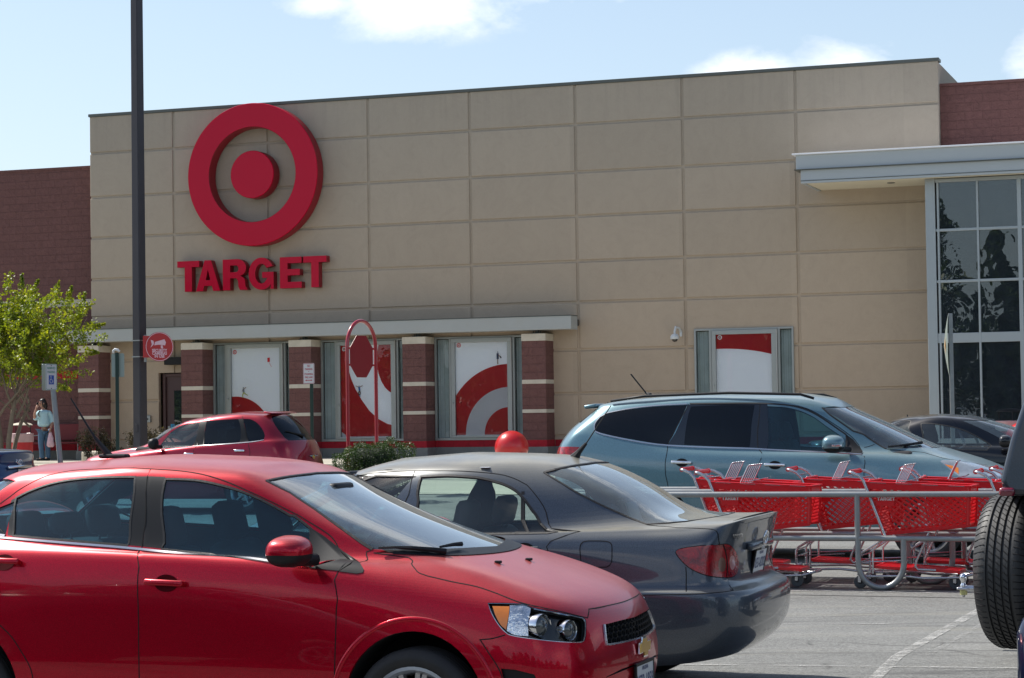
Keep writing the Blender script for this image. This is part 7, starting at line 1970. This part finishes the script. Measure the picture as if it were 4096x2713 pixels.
# yellow warning sign seen edge-on
WS = Vector((7.59, 37.4, 0))
r_ = empty('warning_sign', (WS.x, WS.y, gz(37.4)), 'galvanised post with a warning sign seen edge-on in front of the glass entrance', 'sign')
q = MB(); q.box((WS.x, WS.y, (gz(37.4) + 3.45) / 2), (.036, .02, (3.45 - gz(37.4)) / 2), None, M_GALV, .006); q.build('post', None, r_)
q = MB(); dd = Vector((-.11, -.994, 0)).normalized(); cc_ = WS + UP * 2.9 + Vector((-.045, -.02, 0))
vs = []
for k in range(9):                                 # slightly buckled diamond
    v = -1 + 2 * k / 8; w_ = (1 - abs(v)) * .53
    bend = Vector((-.035 * (1 - v * v), 0, 0))
    vs += [cc_ + bend + UP * (v * .53) - dd * w_, cc_ + bend + UP * (v * .53) + dd * w_ + Vector((-.03 * (1 - abs(v)), 0, 0))]
q.add(vs, [(2 * i, 2 * i + 1, 2 * i + 3, 2 * i + 2) for i in range(8)], M_BACK)
q2 = MB(); pc = cc_ + Vector((-.058, 0, 0)); q2.add([pc + UP * .15, pc - dd * .13, pc - UP * .15, pc + dd * .13 + Vector((-.012, 0, 0))], [(0, 1, 2, 3)], simple('sign_yellow', (.85, .38, .02), .35, coat=.5)); q2.build('reflector', None, r_)
o = q.build('sign_panel', None, r_); sm = o.modifiers.new('thickness', 'SOLIDIFY'); sm.thickness = .004

# ================================================================== red ball bollards
for x, y, zc2, rr, lb in ((-.045, 50, 1.035, .392, 'glossy red ball bollard in front of the right end of the poster windows'), (10.84, 46.0, 1.10, .395, 'glossy red ball bollard by the entrance, half hidden by the off-roader')):
    q = MB(); q.lathe((x, y, zc2), UP, [(rr * math.cos(R(a)), rr * math.sin(R(a))) for a in range(-70, 90, 5)] + [(.001, rr)], 48, simple('red_bollard_paint', (.52, .008, .012), .33, coat=.35, var=.06, vs=3, dirt=((.28, .06, .05), 6.0, .4)))
    q.lathe((x, y, gz(y)), UP, [(.17, 0), (.17, zc2 - rr * .9 - gz(y)), (.12, zc2 - rr * .85 - gz(y))], 24, M_BASE)
    tag(q.build('ball_bollard', None, loc=(x, y, gz(y)), smooth=True, ang=40), lb, 'bollard', 'red ball bollards in front of the shop')

# ================================================================== bins and bench
M_BINR = simple('red_bin_plastic', (.45, .008, .016), .45, var=.1)
M_LINE_B = simple('bin_liner', (.46, .30, .31), .35, var=.3, vs=9, bumps=.6, bs=14)
def bin_(x, y, z0, r, h, lab, lidm, domed=True):
    root = empty('litter_bin', (x, y, z0), lab, 'litter bin')
    q = MB(); q.lathe((x, y, z0), UP, [(r * .94, 0), (r * .97, .02), (r, h)], 32, M_BINR); q.build('drum', None, root, smooth=True, ang=40)
    q = MB(); prof = [(r * 1.035, h - .22), (r * 1.05, h - .20), (r * 1.04, h - .02), (r * 1.05, h), (r * .97, h + .005), (r * .96, h - .1)]
    q.lathe((x, y, z0), UP, prof, 40, M_LINE_B); o = q.build('liner', None, root, smooth=True)
    dm = o.modifiers.new('wrinkle', 'DISPLACE'); tx = bpy.data.textures.new('wrinkle', 'CLOUDS'); tx.noise_scale = .12; dm.texture = tx; dm.strength = .03
    q = MB()
    for a in (30, 150, 270): q.tube([(x + r * .8 * math.cos(R(a)), y + r * .8 * math.sin(R(a)), z0 + h - .1), (x + r * .8 * math.cos(R(a)), y + r * .8 * math.sin(R(a)), z0 + h + .20)], .012, 6, M_BPLAS)
    q.build('lid_post', None, root)
    q = MB(); q.lathe((x, y, z0 + h + .20), UP, [(r * .98, 0), (r * .98, .012), (r * .8, .045), (r * .45, .065), (.001, .072), ] + [(.001, .05), (r * .8, .02), (r * .98, 0)], 40, lidm); q.build('lid', None, root, smooth=True, ang=40)
    return root
bin_(-12.25, 54.0, SIDEZ, .265, .74, 'red round litter bin with a translucent liner and pale domed lid, by the tree', M_CREAM)
bin_(10.83, 47.2, gz(47.2), .30, .95, 'litter bin with a white liner and black lid beside the entrance, at the right edge', M_BPLAS)
M_BENCH = simple('dark_red_bench', (.16, .006, .012), .5, .1, bumps=.3, bs=90)
r_ = empty('bench', tuple(wp(-1.35, .15, SIDEZ)), 'dark red metal bench against the maroon wall behind the standing person', 'bench')
q = MB(); wbox(q, -2.6, -.12, -.02, .42, SIDEZ + .43, SIDEZ + .475, M_BENCH, .01); q.build('seat', None, r_)
q = MB(); wbox(q, -2.6, -.12, -.09, -.05, SIDEZ + .52, SIDEZ + .95, M_BENCH, .01); q.build('backrest', None, r_)
for s_ in (-2.55, -1.3, -.2):
    q = MB(); q.tube([wp(s_, .38, SIDEZ), wp(s_, .38, SIDEZ + .44)], .025, 8, M_GALV); q.tube([wp(s_, 0, SIDEZ), wp(s_, -.06, SIDEZ + .9)], .025, 8, M_GALV); q.build('leg', None, r_)
q = MB(); q.tube([wp(-1.35, -.05, SIDEZ + .9), wp(-1.35, -.03, SIDEZ + .88), wp(-1.42, .3, SIDEZ + .66), wp(-1.7, .36, SIDEZ + .64)], .014, 8, M_GALV); q.build('armrest', None, r_)
# concrete wheel stop / low block in front of the corner
q = MB(); q.box((-9.98, 54.3, SIDEZ + .13), (.85, .25, .14), WROT, M_CREAM, .05); tag(q.build('concrete_block', None, loc=(-9.98, 54.3, SIDEZ)), 'low pale concrete block on the pavement at the foot of the left pilaster', 'concrete block')
q = MB(); wbox(q, 22.75, 22.95, 1.7, 1.9, SIDEZ, 1.9, simple('window_notice', (.6, .6, .6), .5)); 
# ================================================================== plants
def m_leaf(name, c1, c2, c3, trans=.5, sc=3.0):
    m, nt = mat(name)
    v = nt.new('ShaderNodeTexCoord').outputs['Object']
    n = nt.math('ADD', nt.math('MULTIPLY', nt.noise(v, sc, 4, .7), .5), nt.math('MULTIPLY', nt.noise(v, sc * 14, 2, .7), .5))
    c = nt.ramp(n, [(.36, c1), (.50, c2), (.66, c3)])
    p = nt.new('ShaderNodeBsdfPrincipled', {'Base Color': c, 'Roughness': .42, 'Specular IOR Level': .5})
    t = nt.new('ShaderNodeBsdfTranslucent', {0: nt.mix(1.0, c, (1.5, 1.5, .7, 1), 'MULTIPLY')})
    out(nt, nt.new('ShaderNodeMixShader', {0: trans, 1: p.outputs[0], 2: t.outputs[0]}).outputs[0]); return m
M_BARK = simple('bark', (.19, .15, .11), .85, var=.35, vs=8, bumps=.5, bs=25)
M_BARKD = simple('dark_bark', (.045, .035, .028), .9, var=.3, vs=6)
rnd = random.Random(11)
def rv(r=1.0):
    while True:
        v = Vector((rnd.uniform(-1, 1), rnd.uniform(-1, 1), rnd.uniform(-1, 1)))
        if .01 < v.length < 1: return v * r
def leafq(vs, fs, p, s, up=.3):
    n = (rv() + UP * up).normalized(); a = n.orthogonal().normalized(); a = (Matrix.Rotation(rnd.uniform(0, 6.28), 3, n) @ a); b = n.cross(a)
    k = len(vs); w_ = s * .42
    vs += [tuple(p - a * s * .5), tuple(p + b * w_ + n * s * .08), tuple(p + a * s * .5), tuple(p - b * w_ + n * s * .08)]
    fs.append((k, k + 1, k + 2, k + 3))
def grow(mb, tips, p, d, L_, r, depth, mat_, spread=.55, up=.15):
    n = 4; pts = [p.copy()]; q = p.copy(); dd = d.copy()
    for i in range(n):
        dd = (dd + rv(.18) + UP * up * .3).normalized(); q = q + dd * L_ / n; pts.append(q.copy())
        if depth <= 2: tips.append((q.copy(), depth))
    mb.tube(pts, [r * (1 - .5 * i / n) for i in range(n + 1)], 7 if depth > 2 else 5, mat_, caps=False)
    if depth == 0: return
    for k in range(3 if depth > 1 else 3):
        a = (dd + rv(spread * 1.25) + UP * up).normalized()
        grow(mb, tips, pts[-1 if k < 2 else 2], a, L_ * rnd.uniform(.62, .82), r * .52, depth - 1, mat_, spread, up)
# the small multi-stemmed tree at left
TX, TY = -12.05, 50.0
tr = empty('crape_tree', (TX, TY, gz(TY)), 'small multi-stemmed tree with bright yellow-green spring leaves at the left edge', 'tree')
mb = MB(); tips = []
g0 = gz(TY)
for bx, dx, dy, L_, r in ((0.22, -.12, .02, 1.75, .075), (.34, .20, -.03, 1.8, .06), (.1, -.42, .1, 1.7, .06), (.42, .30, .22, 1.6, .05)):
    p0 = Vector((TX + bx, TY, g0)); p1 = p0 + Vector((dx * .3, dy, .75)); p2 = p0 + Vector((dx * 1.2, dy * 2, L_))
    mb.tube([p0, p0.lerp(p1, .5) + rv(.03), p1, p1.lerp(p2, .5) + rv(.05), p2], [r * 1.25, r * 1.1, r, r * .85, r * .7], 9, M_BARK, caps=False)
    for k in range(4):
        a = Vector((rnd.uniform(-.9, .9), rnd.uniform(-.8, .8), .9)).normalized()
        grow(mb, tips, p2 - UP * (.18 * k), a, .95, r * .55, 3, M_BARK, .62, .10)
mb.build('trunk', None, tr, smooth=True)
vs, fs = [], []
def envel(p):
    # lumpy umbrella crown measured from the picture
    x, z = p.x - (-12.0), p.z
    top = 4.95 - .16 * (abs(x) ** 1.9) * .9 + .22 * math.sin(p.x * 4.1) + .12 * math.sin(p.x * 9.7 + 1)
    bot = 2.55 + .08 * abs(x) + .2 * math.sin(p.x * 3.3 + 2)
    return x < 2.38 and bot < z < top and abs(p.y - TY) < 2.6
M_LEAF = m_leaf('spring_leaves', (.035, .075, .008), (.16, .21, .012), (.40, .36, .02), .5)
cnt = 0
while cnt < 760:                                  # leafy sprays
    if rnd.random() < .6 and tips:
        t, _ = rnd.choice(tips); c = t + rv(.22)
    else: c = Vector((rnd.uniform(-14.8, -9.3), TY + rnd.uniform(-2.3, 2.3), rnd.uniform(2.5, 5.2)))
    if not envel(c): continue
    if ((c.x + 12.0) / 2.75) ** 2 + ((c.y - TY) / 2.5) ** 2 + ((c.z - 3.7) / 1.65) ** 2 > 1: continue
    cnt += 1
    d = (Vector((c.x + 12, c.y - TY, 1.2 * (c.z - 2.6)))).normalized()
    for i in range(34):
        f = rnd.random(); p = c + d * (f * .34) + rv(.13 * (1.1 - f * .5))
        leafq(vs, fs, p, rnd.uniform(.045, .085))
for c0, d0, L_ in (((-11.35, TY, 4.7), (.05, 0, 1), .52), ((-10.55, TY, 4.5), (.15, 0, 1), .55), ((-10.0, TY, 4.3), (.3, 0, 1), .5), ((-9.8, TY, 3.95), (1, 0, .2), .4), ((-9.9, TY, 3.4), (1, 0, -.1), .35), ((-12.0, TY, 4.8), (-.2, 0, 1), .25), ((-10.3, TY, 4.5), (.3, 0, 1), .45), ((-11.1, TY, 4.7), (.4, 0, 1), .4)):
    for i in range(130):
        f = rnd.random(); p = Vector(c0) + Vector(d0).normalized() * (f * L_) + rv(.12 * (1.2 - f)); leafq(vs, fs, p, rnd.uniform(.045, .08))
MB().add(vs, fs, M_LEAF).build('crown', None, tr)
# clipped hedge
def leafbox(name, c, h, cnt_, sz, m, label, cat, lump=.12, n_core=True, stem=False):
    root = empty(name, (c[0], c[1], gz(c[1])), label, cat)
    vs, fs = [], []
    def surf():
        while True:
            p = Vector((rnd.uniform(-1, 1), rnd.uniform(-1, 1), rnd.uniform(-1, 1)))
            q = abs(p.x) ** 3.2 + abs(p.y) ** 3.2 + abs(p.z) ** 3.2
            if .01 < q <= 1: p *= (1 / q ** (1 / 3.2)) if rnd.random() < .75 else 1; return p
    for i in range(cnt_):
        p = surf(); l_ = 1 + lump * (math.sin(p.x * 7 + p.z * 5) * .5 + math.sin(p.y * 9 - p.z * 6 + 1) * .5 + math.sin(p.x * 17 + p.y * 13) * .3)
        q = Vector((c[0] + p.x * h[0] * l_, c[1] + p.y * h[1] * l_, c[2] + p.z * h[2] * l_)) + rv(sz * .9)
        leafq(vs, fs, q, rnd.uniform(.6, 1.3) * sz, .5)
    MB().add(vs, fs, m).build('foliage', None, root)
    q = MB()
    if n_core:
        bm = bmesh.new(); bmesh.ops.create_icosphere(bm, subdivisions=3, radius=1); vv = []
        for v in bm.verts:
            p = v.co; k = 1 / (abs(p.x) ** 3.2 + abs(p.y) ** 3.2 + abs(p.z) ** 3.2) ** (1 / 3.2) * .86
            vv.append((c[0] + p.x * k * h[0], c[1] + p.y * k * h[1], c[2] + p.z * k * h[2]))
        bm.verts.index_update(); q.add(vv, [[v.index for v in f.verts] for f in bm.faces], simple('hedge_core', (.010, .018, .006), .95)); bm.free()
    for k in range(6):
        a = Vector((c[0] + rnd.uniform(-.5, .5) * h[0], c[1] + rnd.uniform(-.4, .4) * h[1], gz(c[1]) - .02)); q.tube([a, a + Vector((rnd.uniform(-.2, .2), rnd.uniform(-.2, .2), h[2] * 1.4))], [.02, .01], 5, M_BARKD)
    q.build('stems', None, root)
    return root
M_HEDGE = m_leaf('hedge_leaves', (.008, .024, .004), (.028, .062, .009), (.085, .125, .018), .25, 4.0)
leafbox('hedge', (-2.42, 36.8, .88), (.42, .5, .46), 16000, .022, M_HEDGE, 'dense clipped dark green hedge clump under the red arched sign', 'hedge')
hd = [o for o in COL.objects if o.name == 'hedge'][0]
hv = [(-2.74, 36.6, .84, .30, .40), (-2.02, 36.9, .92, .36, .46)]
for (x, y, z, hx, hz) in hv:
    vs, fs = [], []
    for i in range(10000):
        while True:
            p = Vector((rnd.uniform(-1, 1), rnd.uniform(-1, 1), rnd.uniform(-1, 1))); q_ = abs(p.x) ** 3 + abs(p.y) ** 3 + abs(p.z) ** 3
            if .01 < q_ <= 1: break
        if rnd.random() < .75: p *= 1 / q_ ** (1 / 3)
        l_ = 1 + .12 * (math.sin(p.x * 6 + p.z * 5 + x) + math.sin(p.y * 8 - p.z * 6) * .6)
        leafq(vs, fs, Vector((x + p.x * hx * l_, y + p.y * .45 * l_, z + p.z * hz * l_)) + rv(.02), rnd.uniform(.014, .030), .5)
    MB().add(vs, fs, M_HEDGE).build('foliage', None, hd)
# reddish shrub by the light pole
M_SHRUB = m_leaf('shrub_leaves', (.035, .022, .018), (.07, .055, .028), (.15, .12, .06), .25, 5.0)
r_ = empty('shrub', (-9.1, 50.2, gz(50)), 'loose reddish brown shrub at the foot of the light pole', 'shrub')
mb = MB(); tips = []
for k in range(26):
    x = rnd.uniform(-9.95, -8.0); p = Vector((x, 50.2 + rnd.uniform(-.4, .4), .70)); grow(mb, tips, p, Vector((rnd.uniform(-.5, .5), rnd.uniform(-.4, .4), 1)).normalized(), .30 + .12 * math.sin(x * 5), .012, 2, M_BARKD, .5, .2)
mb.build('stems', None, r_)
vs, fs = [], []
for t, _ in tips:
    for i in range(5): leafq(vs, fs, t + rv(.06), rnd.uniform(.03, .055))
MB().add(vs, fs, M_SHRUB).build('foliage', None, r_)
q = MB(); vs, fs = [], []
for i in range(260): leafq(vs, fs, Vector((-11.55 + rnd.uniform(-.22, .22), 50.6, .72)) + Vector((0, rnd.uniform(-.2, .2), rnd.uniform(0, .14))), rnd.uniform(.03, .06), .8)
# trees across the road, behind the camera: they show in the glass and in the paintwork
M_TREE = m_leaf('mature_leaves', (.015, .032, .007), (.055, .095, .016), (.15, .19, .03), .3, .6)
def big_tree(x, y, h, wdt, lab, conic=False, seed=1, grp='trees across the road'):
    root = empty('tree', (x, y, .1), lab, 'tree', grp)
    r2 = random.Random(seed); mb = MB(); mb.tube([(x, y, 0), (x + .1, y, h * .4), (x, y, h * .85)], [.28, .2, .05], 8, M_BARKD)
    for k in range(9):
        a = r2.uniform(0, 6.28); z = h * r2.uniform(.25, .7); mb.tube([(x, y, z), (x + math.cos(a) * wdt * .5, y + math.sin(a) * wdt * .5, z + h * .15)], [.09, .03], 5, M_BARKD)
    mb.build('trunk', None, root)
    vs, fs = [], []
    for k in range(190):
        a = r2.uniform(0, 6.28); f = r2.random(); z = h * (.06 + .94 * f)
        rr = wdt * ((1 - f) * .95 + .08 if conic else math.sqrt(max(.02, 1 - (2 * f - .9) ** 2))) * r2.uniform(.35, 1.0)
        c = Vector((x + math.cos(a) * rr, y + math.sin(a) * rr, z)); br = wdt * (.20 if conic else .26)
        for i in range(34):
            leafq(vs, fs, c + rv(br), r2.uniform(.3, .7), .3)
    MB().add(vs, fs, M_TREE).build('crown', None, root)
labs = iter(['tall dark evergreen with a pointed crown, reflected in the entrance glass', 'broad leafy tree mirrored in the left column of entrance panes'] + ['leafy tree number %s of the row behind the camera' % w_ for w_ in ('one', 'two', 'three', 'four', 'five', 'six', 'seven', 'eight', 'nine', 'ten', 'eleven', 'twelve')])
TR = [(-34.8, -46, 13.2, 2.5, True), (-40.0, -43, 15.5, 4.2, False), (-28.5, -47, 10.5, 2.4, True), (-4.5, -46, 11, 4.6, False), (-13.5, -42, 11.5, 4.6, False), (6.5, -50, 11, 3.5, False), (15, -52, 9, 4.5, False), (-22, -46, 11, 5, False), (-47, -47, 12, 5, False), (-52, -40, 12, 6, False), (26, -50, 11, 5, False), (-64, -30, 12, 6, False), (-76, -10, 12, 6, False), (40, -48, 12, 6, False), (56, -40, 12, 6, False)]
for i, (x, y, h, wd_, cn) in enumerate(TR): big_tree(x, y, h, wd_, 'leafy tree of the row across the road behind the camera', cn, i + 3)
vs, fs = [], []
for i in range(40000):                               # the wood beyond them, one mass
    x = rnd.uniform(-150, 130); h_ = 8.5 + 2.2 * math.sin(x * .21) + 1.5 * math.sin(x * .57 + 1); leafq(vs, fs, Vector((x, -66 + rnd.uniform(-2.5, 2.5) + abs(x) * .12, h_ * rnd.random() ** .8)), rnd.uniform(.5, 1.1), .2)
tag(MB().add(vs, fs, M_TREE).build('woodland', None, loc=(0, 0, 0)), 'far wood behind the row of trees, behind the camera', 'woodland', kind='stuff')
# parked cars beside the photographer, seen only as reflections in the near paintwork
src = [o for o in COL.objects if o.parent is None and o.name.startswith('parked_car') and 'black sedan' in str(o.get('label', ''))][0]
c = copy_tree(src); c.location = (-2.95, 7.6, .10); c['label'] = 'black sedan beside the photographer, outside the picture at left'
c = copy_tree(src); c.location = (-8.6, 9.4, .10); c['label'] = 'second black sedan outside the picture, farther left'
# ================================================================== the person on the telephone
M_SKIN = simple('skin', (.42, .22, .15), .5, var=.05)
M_HAIR = simple('dark_hair', (.014, .009, .008), .45, var=.3, vs=30)
M_SWEAT = simple('pale_blue_sweater', (.40, .60, .66), .85, var=.10, vs=14, bumps=.5, bs=70)
M_JEANS = simple('blue_denim', (.06, .125, .21), .85, var=.25, vs=16, bumps=.3, bs=120)
M_BAG = simple('plastic_bag', (.62, .40, .45), .35, var=.4, vs=9)
def skinmesh(name, V, E_, Rr, m, parent, sub=2, flat=None):
    me = bpy.data.meshes.new(name); me.from_pydata([tuple(v) for v in V], E_, [])
    o = bpy.data.objects.new(name, me); COL.objects.link(o); o.parent = parent
    me.materials.append(m)
    bm = bmesh.new(); bm.from_mesh(me); lay = bm.verts.layers.skin.verify()
    for v in bm.verts:
        r = Rr[v.index]; v[lay].radius = (r, r) if not isinstance(r, tuple) else r
        v[lay].use_root = v.index == 0
    bm.to_mesh(me); bm.free()
    sk = o.modifiers.new('skin', 'SKIN'); sk.use_smooth_shade = True; sk.branch_smoothing = .6
    sb = o.modifiers.new('sub', 'SUBSURF'); sb.levels = sub; sb.render_levels = sub
    return o
PX, PY_ = -12.30, 57.3 - .55
PZ = SIDEZ
pr = empty('person', (PX, PY_, PZ), 'woman in a pale blue sweater and jeans talking on a phone and holding a plastic bag', 'person', rz=R(0))
pr['label'] = 'person in pale blue sweater and jeans on the phone, holding a plastic shopping bag'
# local axes: x towards the right of the picture, y away from the camera; she looks to the left and a little to the camera
K_ = 1.0
def v3(x, y, z): return Vector((x, y, z))
# body: pelvis root, torso, neck, head; arms; legs
V = [v3(0, 0, .86), v3(0, 0, 1.0), v3(-.01, 0, 1.14), v3(-.01, 0, 1.27), v3(-.01, 0, 1.36), v3(-.02, 0, 1.42),
     v3(-.10, -.10, 1.27), v3(-.20, -.17, 1.06), v3(-.20, -.22, 1.22), v3(-.155, -.19, 1.38),          # right arm up to the ear
     v3(.12, .04, 1.27), v3(.21, .05, 1.05), v3(.20, -.08, .88), v3(.19, -.12, .82),                       # left arm down
     v3(-.05, -.04, .78), v3(-.07, -.06, .47), v3(-.05, -.02, .10), v3(-.12, -.05, .03),
     v3(.07, .04, .78), v3(.07, .03, .47), v3(.09, .06, .10), v3(.02, .02, .03)]
Ed = [(0, 1), (1, 2), (2, 3), (3, 4), (4, 5), (3, 6), (6, 7), (7, 8), (8, 9), (3, 10), (10, 11), (11, 12), (12, 13), (0, 14), (14, 15), (15, 16), (16, 17), (0, 18), (18, 19), (19, 20), (20, 21)]
Rr = [.06, .07, .09, .10, .055, .05, .06, .045, .036, .026, .06, .045, .036, .026, .05, .045, .035, .03, .05, .045, .035, .03]
body = skinmesh('body', V, Ed, Rr, M_SKIN, pr)
sw = skinmesh('sweater', [v3(0, 0, .87), v3(0, -.01, 1.0), v3(-.02, -.015, 1.15), v3(-.01, 0, 1.27), v3(-.01, 0, 1.34), v3(-.10, -.10, 1.27), v3(-.195, -.165, 1.08), v3(-.205, -.20, 1.14), v3(.13, .04, 1.27), v3(.20, .05, 1.05), v3(.175, -.02, .95)],
              [(0, 1), (1, 2), (2, 3), (3, 4), (3, 5), (5, 6), (6, 7), (3, 8), (8, 9), (9, 10)], [.185, .18, .17, .15, .08, .082, .07, .058, .082, .072, .06], M_SWEAT, pr); sw.parent = body
je = skinmesh('jeans', [v3(0, 0, .90), v3(-.055, -.04, .77), v3(-.075, -.06, .47), v3(-.055, -.02, .12), v3(-.06, -.03, .05), v3(.07, .04, .77), v3(.07, .03, .47), v3(.09, .06, .12), v3(.085, .05, .05)],
              [(0, 1), (1, 2), (2, 3), (3, 4), (0, 5), (5, 6), (6, 7), (7, 8)], [.150, .105, .076, .062, .07, .105, .076, .062, .07], M_JEANS, pr); je.parent = body
# head with features, turned left
hc = v3(-.035, -.01, 1.50); fd = Vector((-.86, -.50, -.04)).normalized(); rd = fd.cross(UP).normalized()
def headpt(a, b, c): return hc + fd * a + rd * b + UP * c
q = MB(); vs = []; fs = []; NU, NV = 24, 18
for j in range(NV + 1):
    th = PI * j / NV
    for i in range(NU):
        ph = 2 * PI * i / NU; x, y, z = math.sin(th) * math.cos(ph), math.sin(th) * math.sin(ph), math.cos(th)
        a = .092 * x; b = .072 * y; c_ = .112 * z
        if z < 0: b *= 1 + .32 * z; a *= 1 + .10 * z if x > 0 else 1 + .35 * z
        if x > .75 and abs(y) < .3: a += .020 * math.exp(-((z + .12) / .16) ** 2) * (1 - abs(y) / .3)       # nose
        if x > .7: a -= .008 * math.exp(-((z - .12) / .12) ** 2) * math.exp(-((abs(y) - .35) / .18) ** 2)   # eye sockets
        if x > .7 and abs(y) < .35: a += .006 * math.exp(-((z + .48) / .10) ** 2)                           # lips
        vs.append(headpt(a, b, c_))
for j in range(NV):
    for i in range(NU): fs.append((j * NU + i, j * NU + (i + 1) % NU, (j + 1) * NU + (i + 1) % NU, (j + 1) * NU + i))
q.add(vs, fs, M_SKIN)
for sg in (-1, 1): q.tube([headpt(.0, .074 * sg, .02), headpt(-.012, .082 * sg, .0), headpt(.0, .074 * sg, -.03)], [.010, .014, .009], 8, M_SKIN)
o = q.build('head', None, pr, loc=(0, 0, 0), smooth=True); o.location = (0, 0, 0); o.parent = body
def loc_build(q, nm, m=None):
    o = q.build(nm, None, pr, loc=(0, 0, 0), smooth=True, ang=60); o.location = (0, 0, 0); o.parent = body; return o
q = MB(); M_EYE = simple('eye_and_frame', (.01, .01, .012), .3); M_LIP = simple('lips', (.35, .09, .08), .5)
for sg in (-1, 1):
    q.lathe(headpt(.082, .030 * sg, .015), fd, [(.012, -.004), (.010, .004), (.001, .006)], 12, M_EYE)
    q.tube([headpt(.092, .030 * sg + .020 * math.cos(R(a)), .014 + .016 * math.sin(R(a))) for a in range(0, 360, 30)], .0028, 5, M_EYE, closed=True)
    q.tube([headpt(.090, .050 * sg, .018), headpt(.0, .078 * sg, .02)], .0028, 5, M_EYE)
loc_build(q, 'spectacles')
q = MB(); q.tube([headpt(.092, -.02, -.052), headpt(.099, 0, -.050), headpt(.092, .02, -.052)], [.003, .006, .003], 6, M_LIP); loc_build(q, 'mouth')
q = MB(); vs = []; fs = []
for j in range(14):
    th = PI * .70 * j / 13
    for i in range(25):
        ph = R(62) + R(236) * i / 24; x, y, z = math.sin(th) * math.cos(ph), math.sin(th) * math.sin(ph), math.cos(th)
        if j < 6: x += .25 * (1 - j / 6) * .3
        k = 1.0 + .03 * math.sin(i * 2.1 + j)
        vs.append(headpt(-.012 + .102 * x * k, .086 * y * k, .012 + .118 * z * k - (.03 * (j / 13) ** 2)))
for j in range(13):
    for i in range(24): fs.append((j * 25 + i, j * 25 + i + 1, (j + 1) * 25 + i + 1, (j + 1) * 25 + i))
q.add(vs, fs, M_HAIR)
q.lathe(headpt(-.065, 0, -.07), UP, [(.001, -.11), (.05, -.09), (.07, -.02), (.066, .06), (.03, .10), (.001, .11)], 20, M_HAIR)
q.lathe(headpt(.0, 0, .075), (fd * .3 + UP).normalized(), [(.085, 0), (.075, .030), (.04, .050), (.001, .056)], 20, M_HAIR)
loc_build(q, 'hair')
def hand(c, dirv, palm_n, curl, nm):
    """palm with five separate fingers rooted in it"""
    d = Vector(dirv).normalized(); n = Vector(palm_n); n = (n - d * n.dot(d)).normalized(); s_ = d.cross(n); c = Vector(c)
    V = [c, c + d * .035, c + d * .07]; Ed = [(0, 1), (1, 2)]; Rr = [(.020, .016), (.030, .015), (.032, .013)]
    q = MB(); q.tube([c - d * .02, c, c + d * .045, c + d * .075], [.022, .026, .034, .030], 10, M_SKIN)
    for k, (o_, L_) in enumerate(((-.026, .060), (-.009, .070), (.009, .066), (.025, .052))):
        b = c + d * .065 + s_ * o_; p1 = b + d * L_ * .45 + n * curl * .012; p2 = p1 + (d * (1 - curl * .6) + n * curl).normalized() * L_ * .33; p3 = p2 + (d * (.5 - curl) + n * (curl + .3)).normalized() * L_ * .28
        q.tube([b, p1, p2, p3], [.0095, .009, .008, .006], 7, M_SKIN)
    b = c + d * .015 - s_ * .026; q.tube([b, b - s_ * .018 + d * .02 + n * .012, b - s_ * .014 + d * .048 + n * .028], [.012, .0105, .008], 7, M_SKIN)
    return loc_build(q, nm)
hand(v3(-.157, -.19, 1.385), (.28, .34, .62), (.55, .35, -.3), .75, 'hand')
hand(v3(.19, -.12, .82), (-.1, -.05, -.9), (-.7, -.4, 0), .8, 'hand')
q = MB(); q.box(v3(-.135, -.135, 1.462), (.012, .03, .062), Matrix.Rotation(R(-28), 3, 'Z') @ Matrix.Rotation(R(14), 3, 'X'), M_BPLAS, .006)
for ch_ in [q.build('phone', None, None, loc=(0, 0, 0))]:
    ch_.location = (PX, PY_, PZ); tag(ch_, "black mobile phone held to the person's ear", 'phone')
q = MB(); vs = []; fs = []; n_ = 20
prof = [(.0, .035, .025), (-.06, .05, .035), (-.14, .075, .05), (-.24, .09, .06), (-.33, .095, .06), (-.38, .07, .045), (-.385, .001, .001)]
for z, a, b in prof:
    for i in range(n_):
        t_ = 2 * PI * i / n_; k = 1 + .10 * math.sin(3 * t_ + z * 30) + .06 * math.sin(7 * t_ + z * 50); vs.append((.20 + a * k * math.cos(t_), -.16 + b * k * math.sin(t_), .735 + z))
for j in range(len(prof) - 1):
    for i in range(n_): fs.append((j * n_ + i, j * n_ + (i + 1) % n_, (j + 1) * n_ + (i + 1) % n_, (j + 1) * n_ + i))
q.add(vs, fs, M_BAG); 
for dx in (-.02, .02): q.tube([(.20 + dx, -.16, .70), (.195, -.14, .79), (.19, -.13, .80)], .006, 5, M_BAG)
o = q.build('shopping_bag', None, None, loc=(0, 0, 0), smooth=True, ang=80); o.location = (PX, PY_, PZ); tag(o, "crumpled red and white plastic bag hanging from the person's hand", 'bag')
q = MB()
for x, y in ((-.10, -.04), (.04, .03)):
    q.box(v3(x, y, .03), (.105, .042, .03), Matrix.Rotation(R(22), 3, 'Z'), M_BPLAS, .022)
loc_build(q, 'shoes')
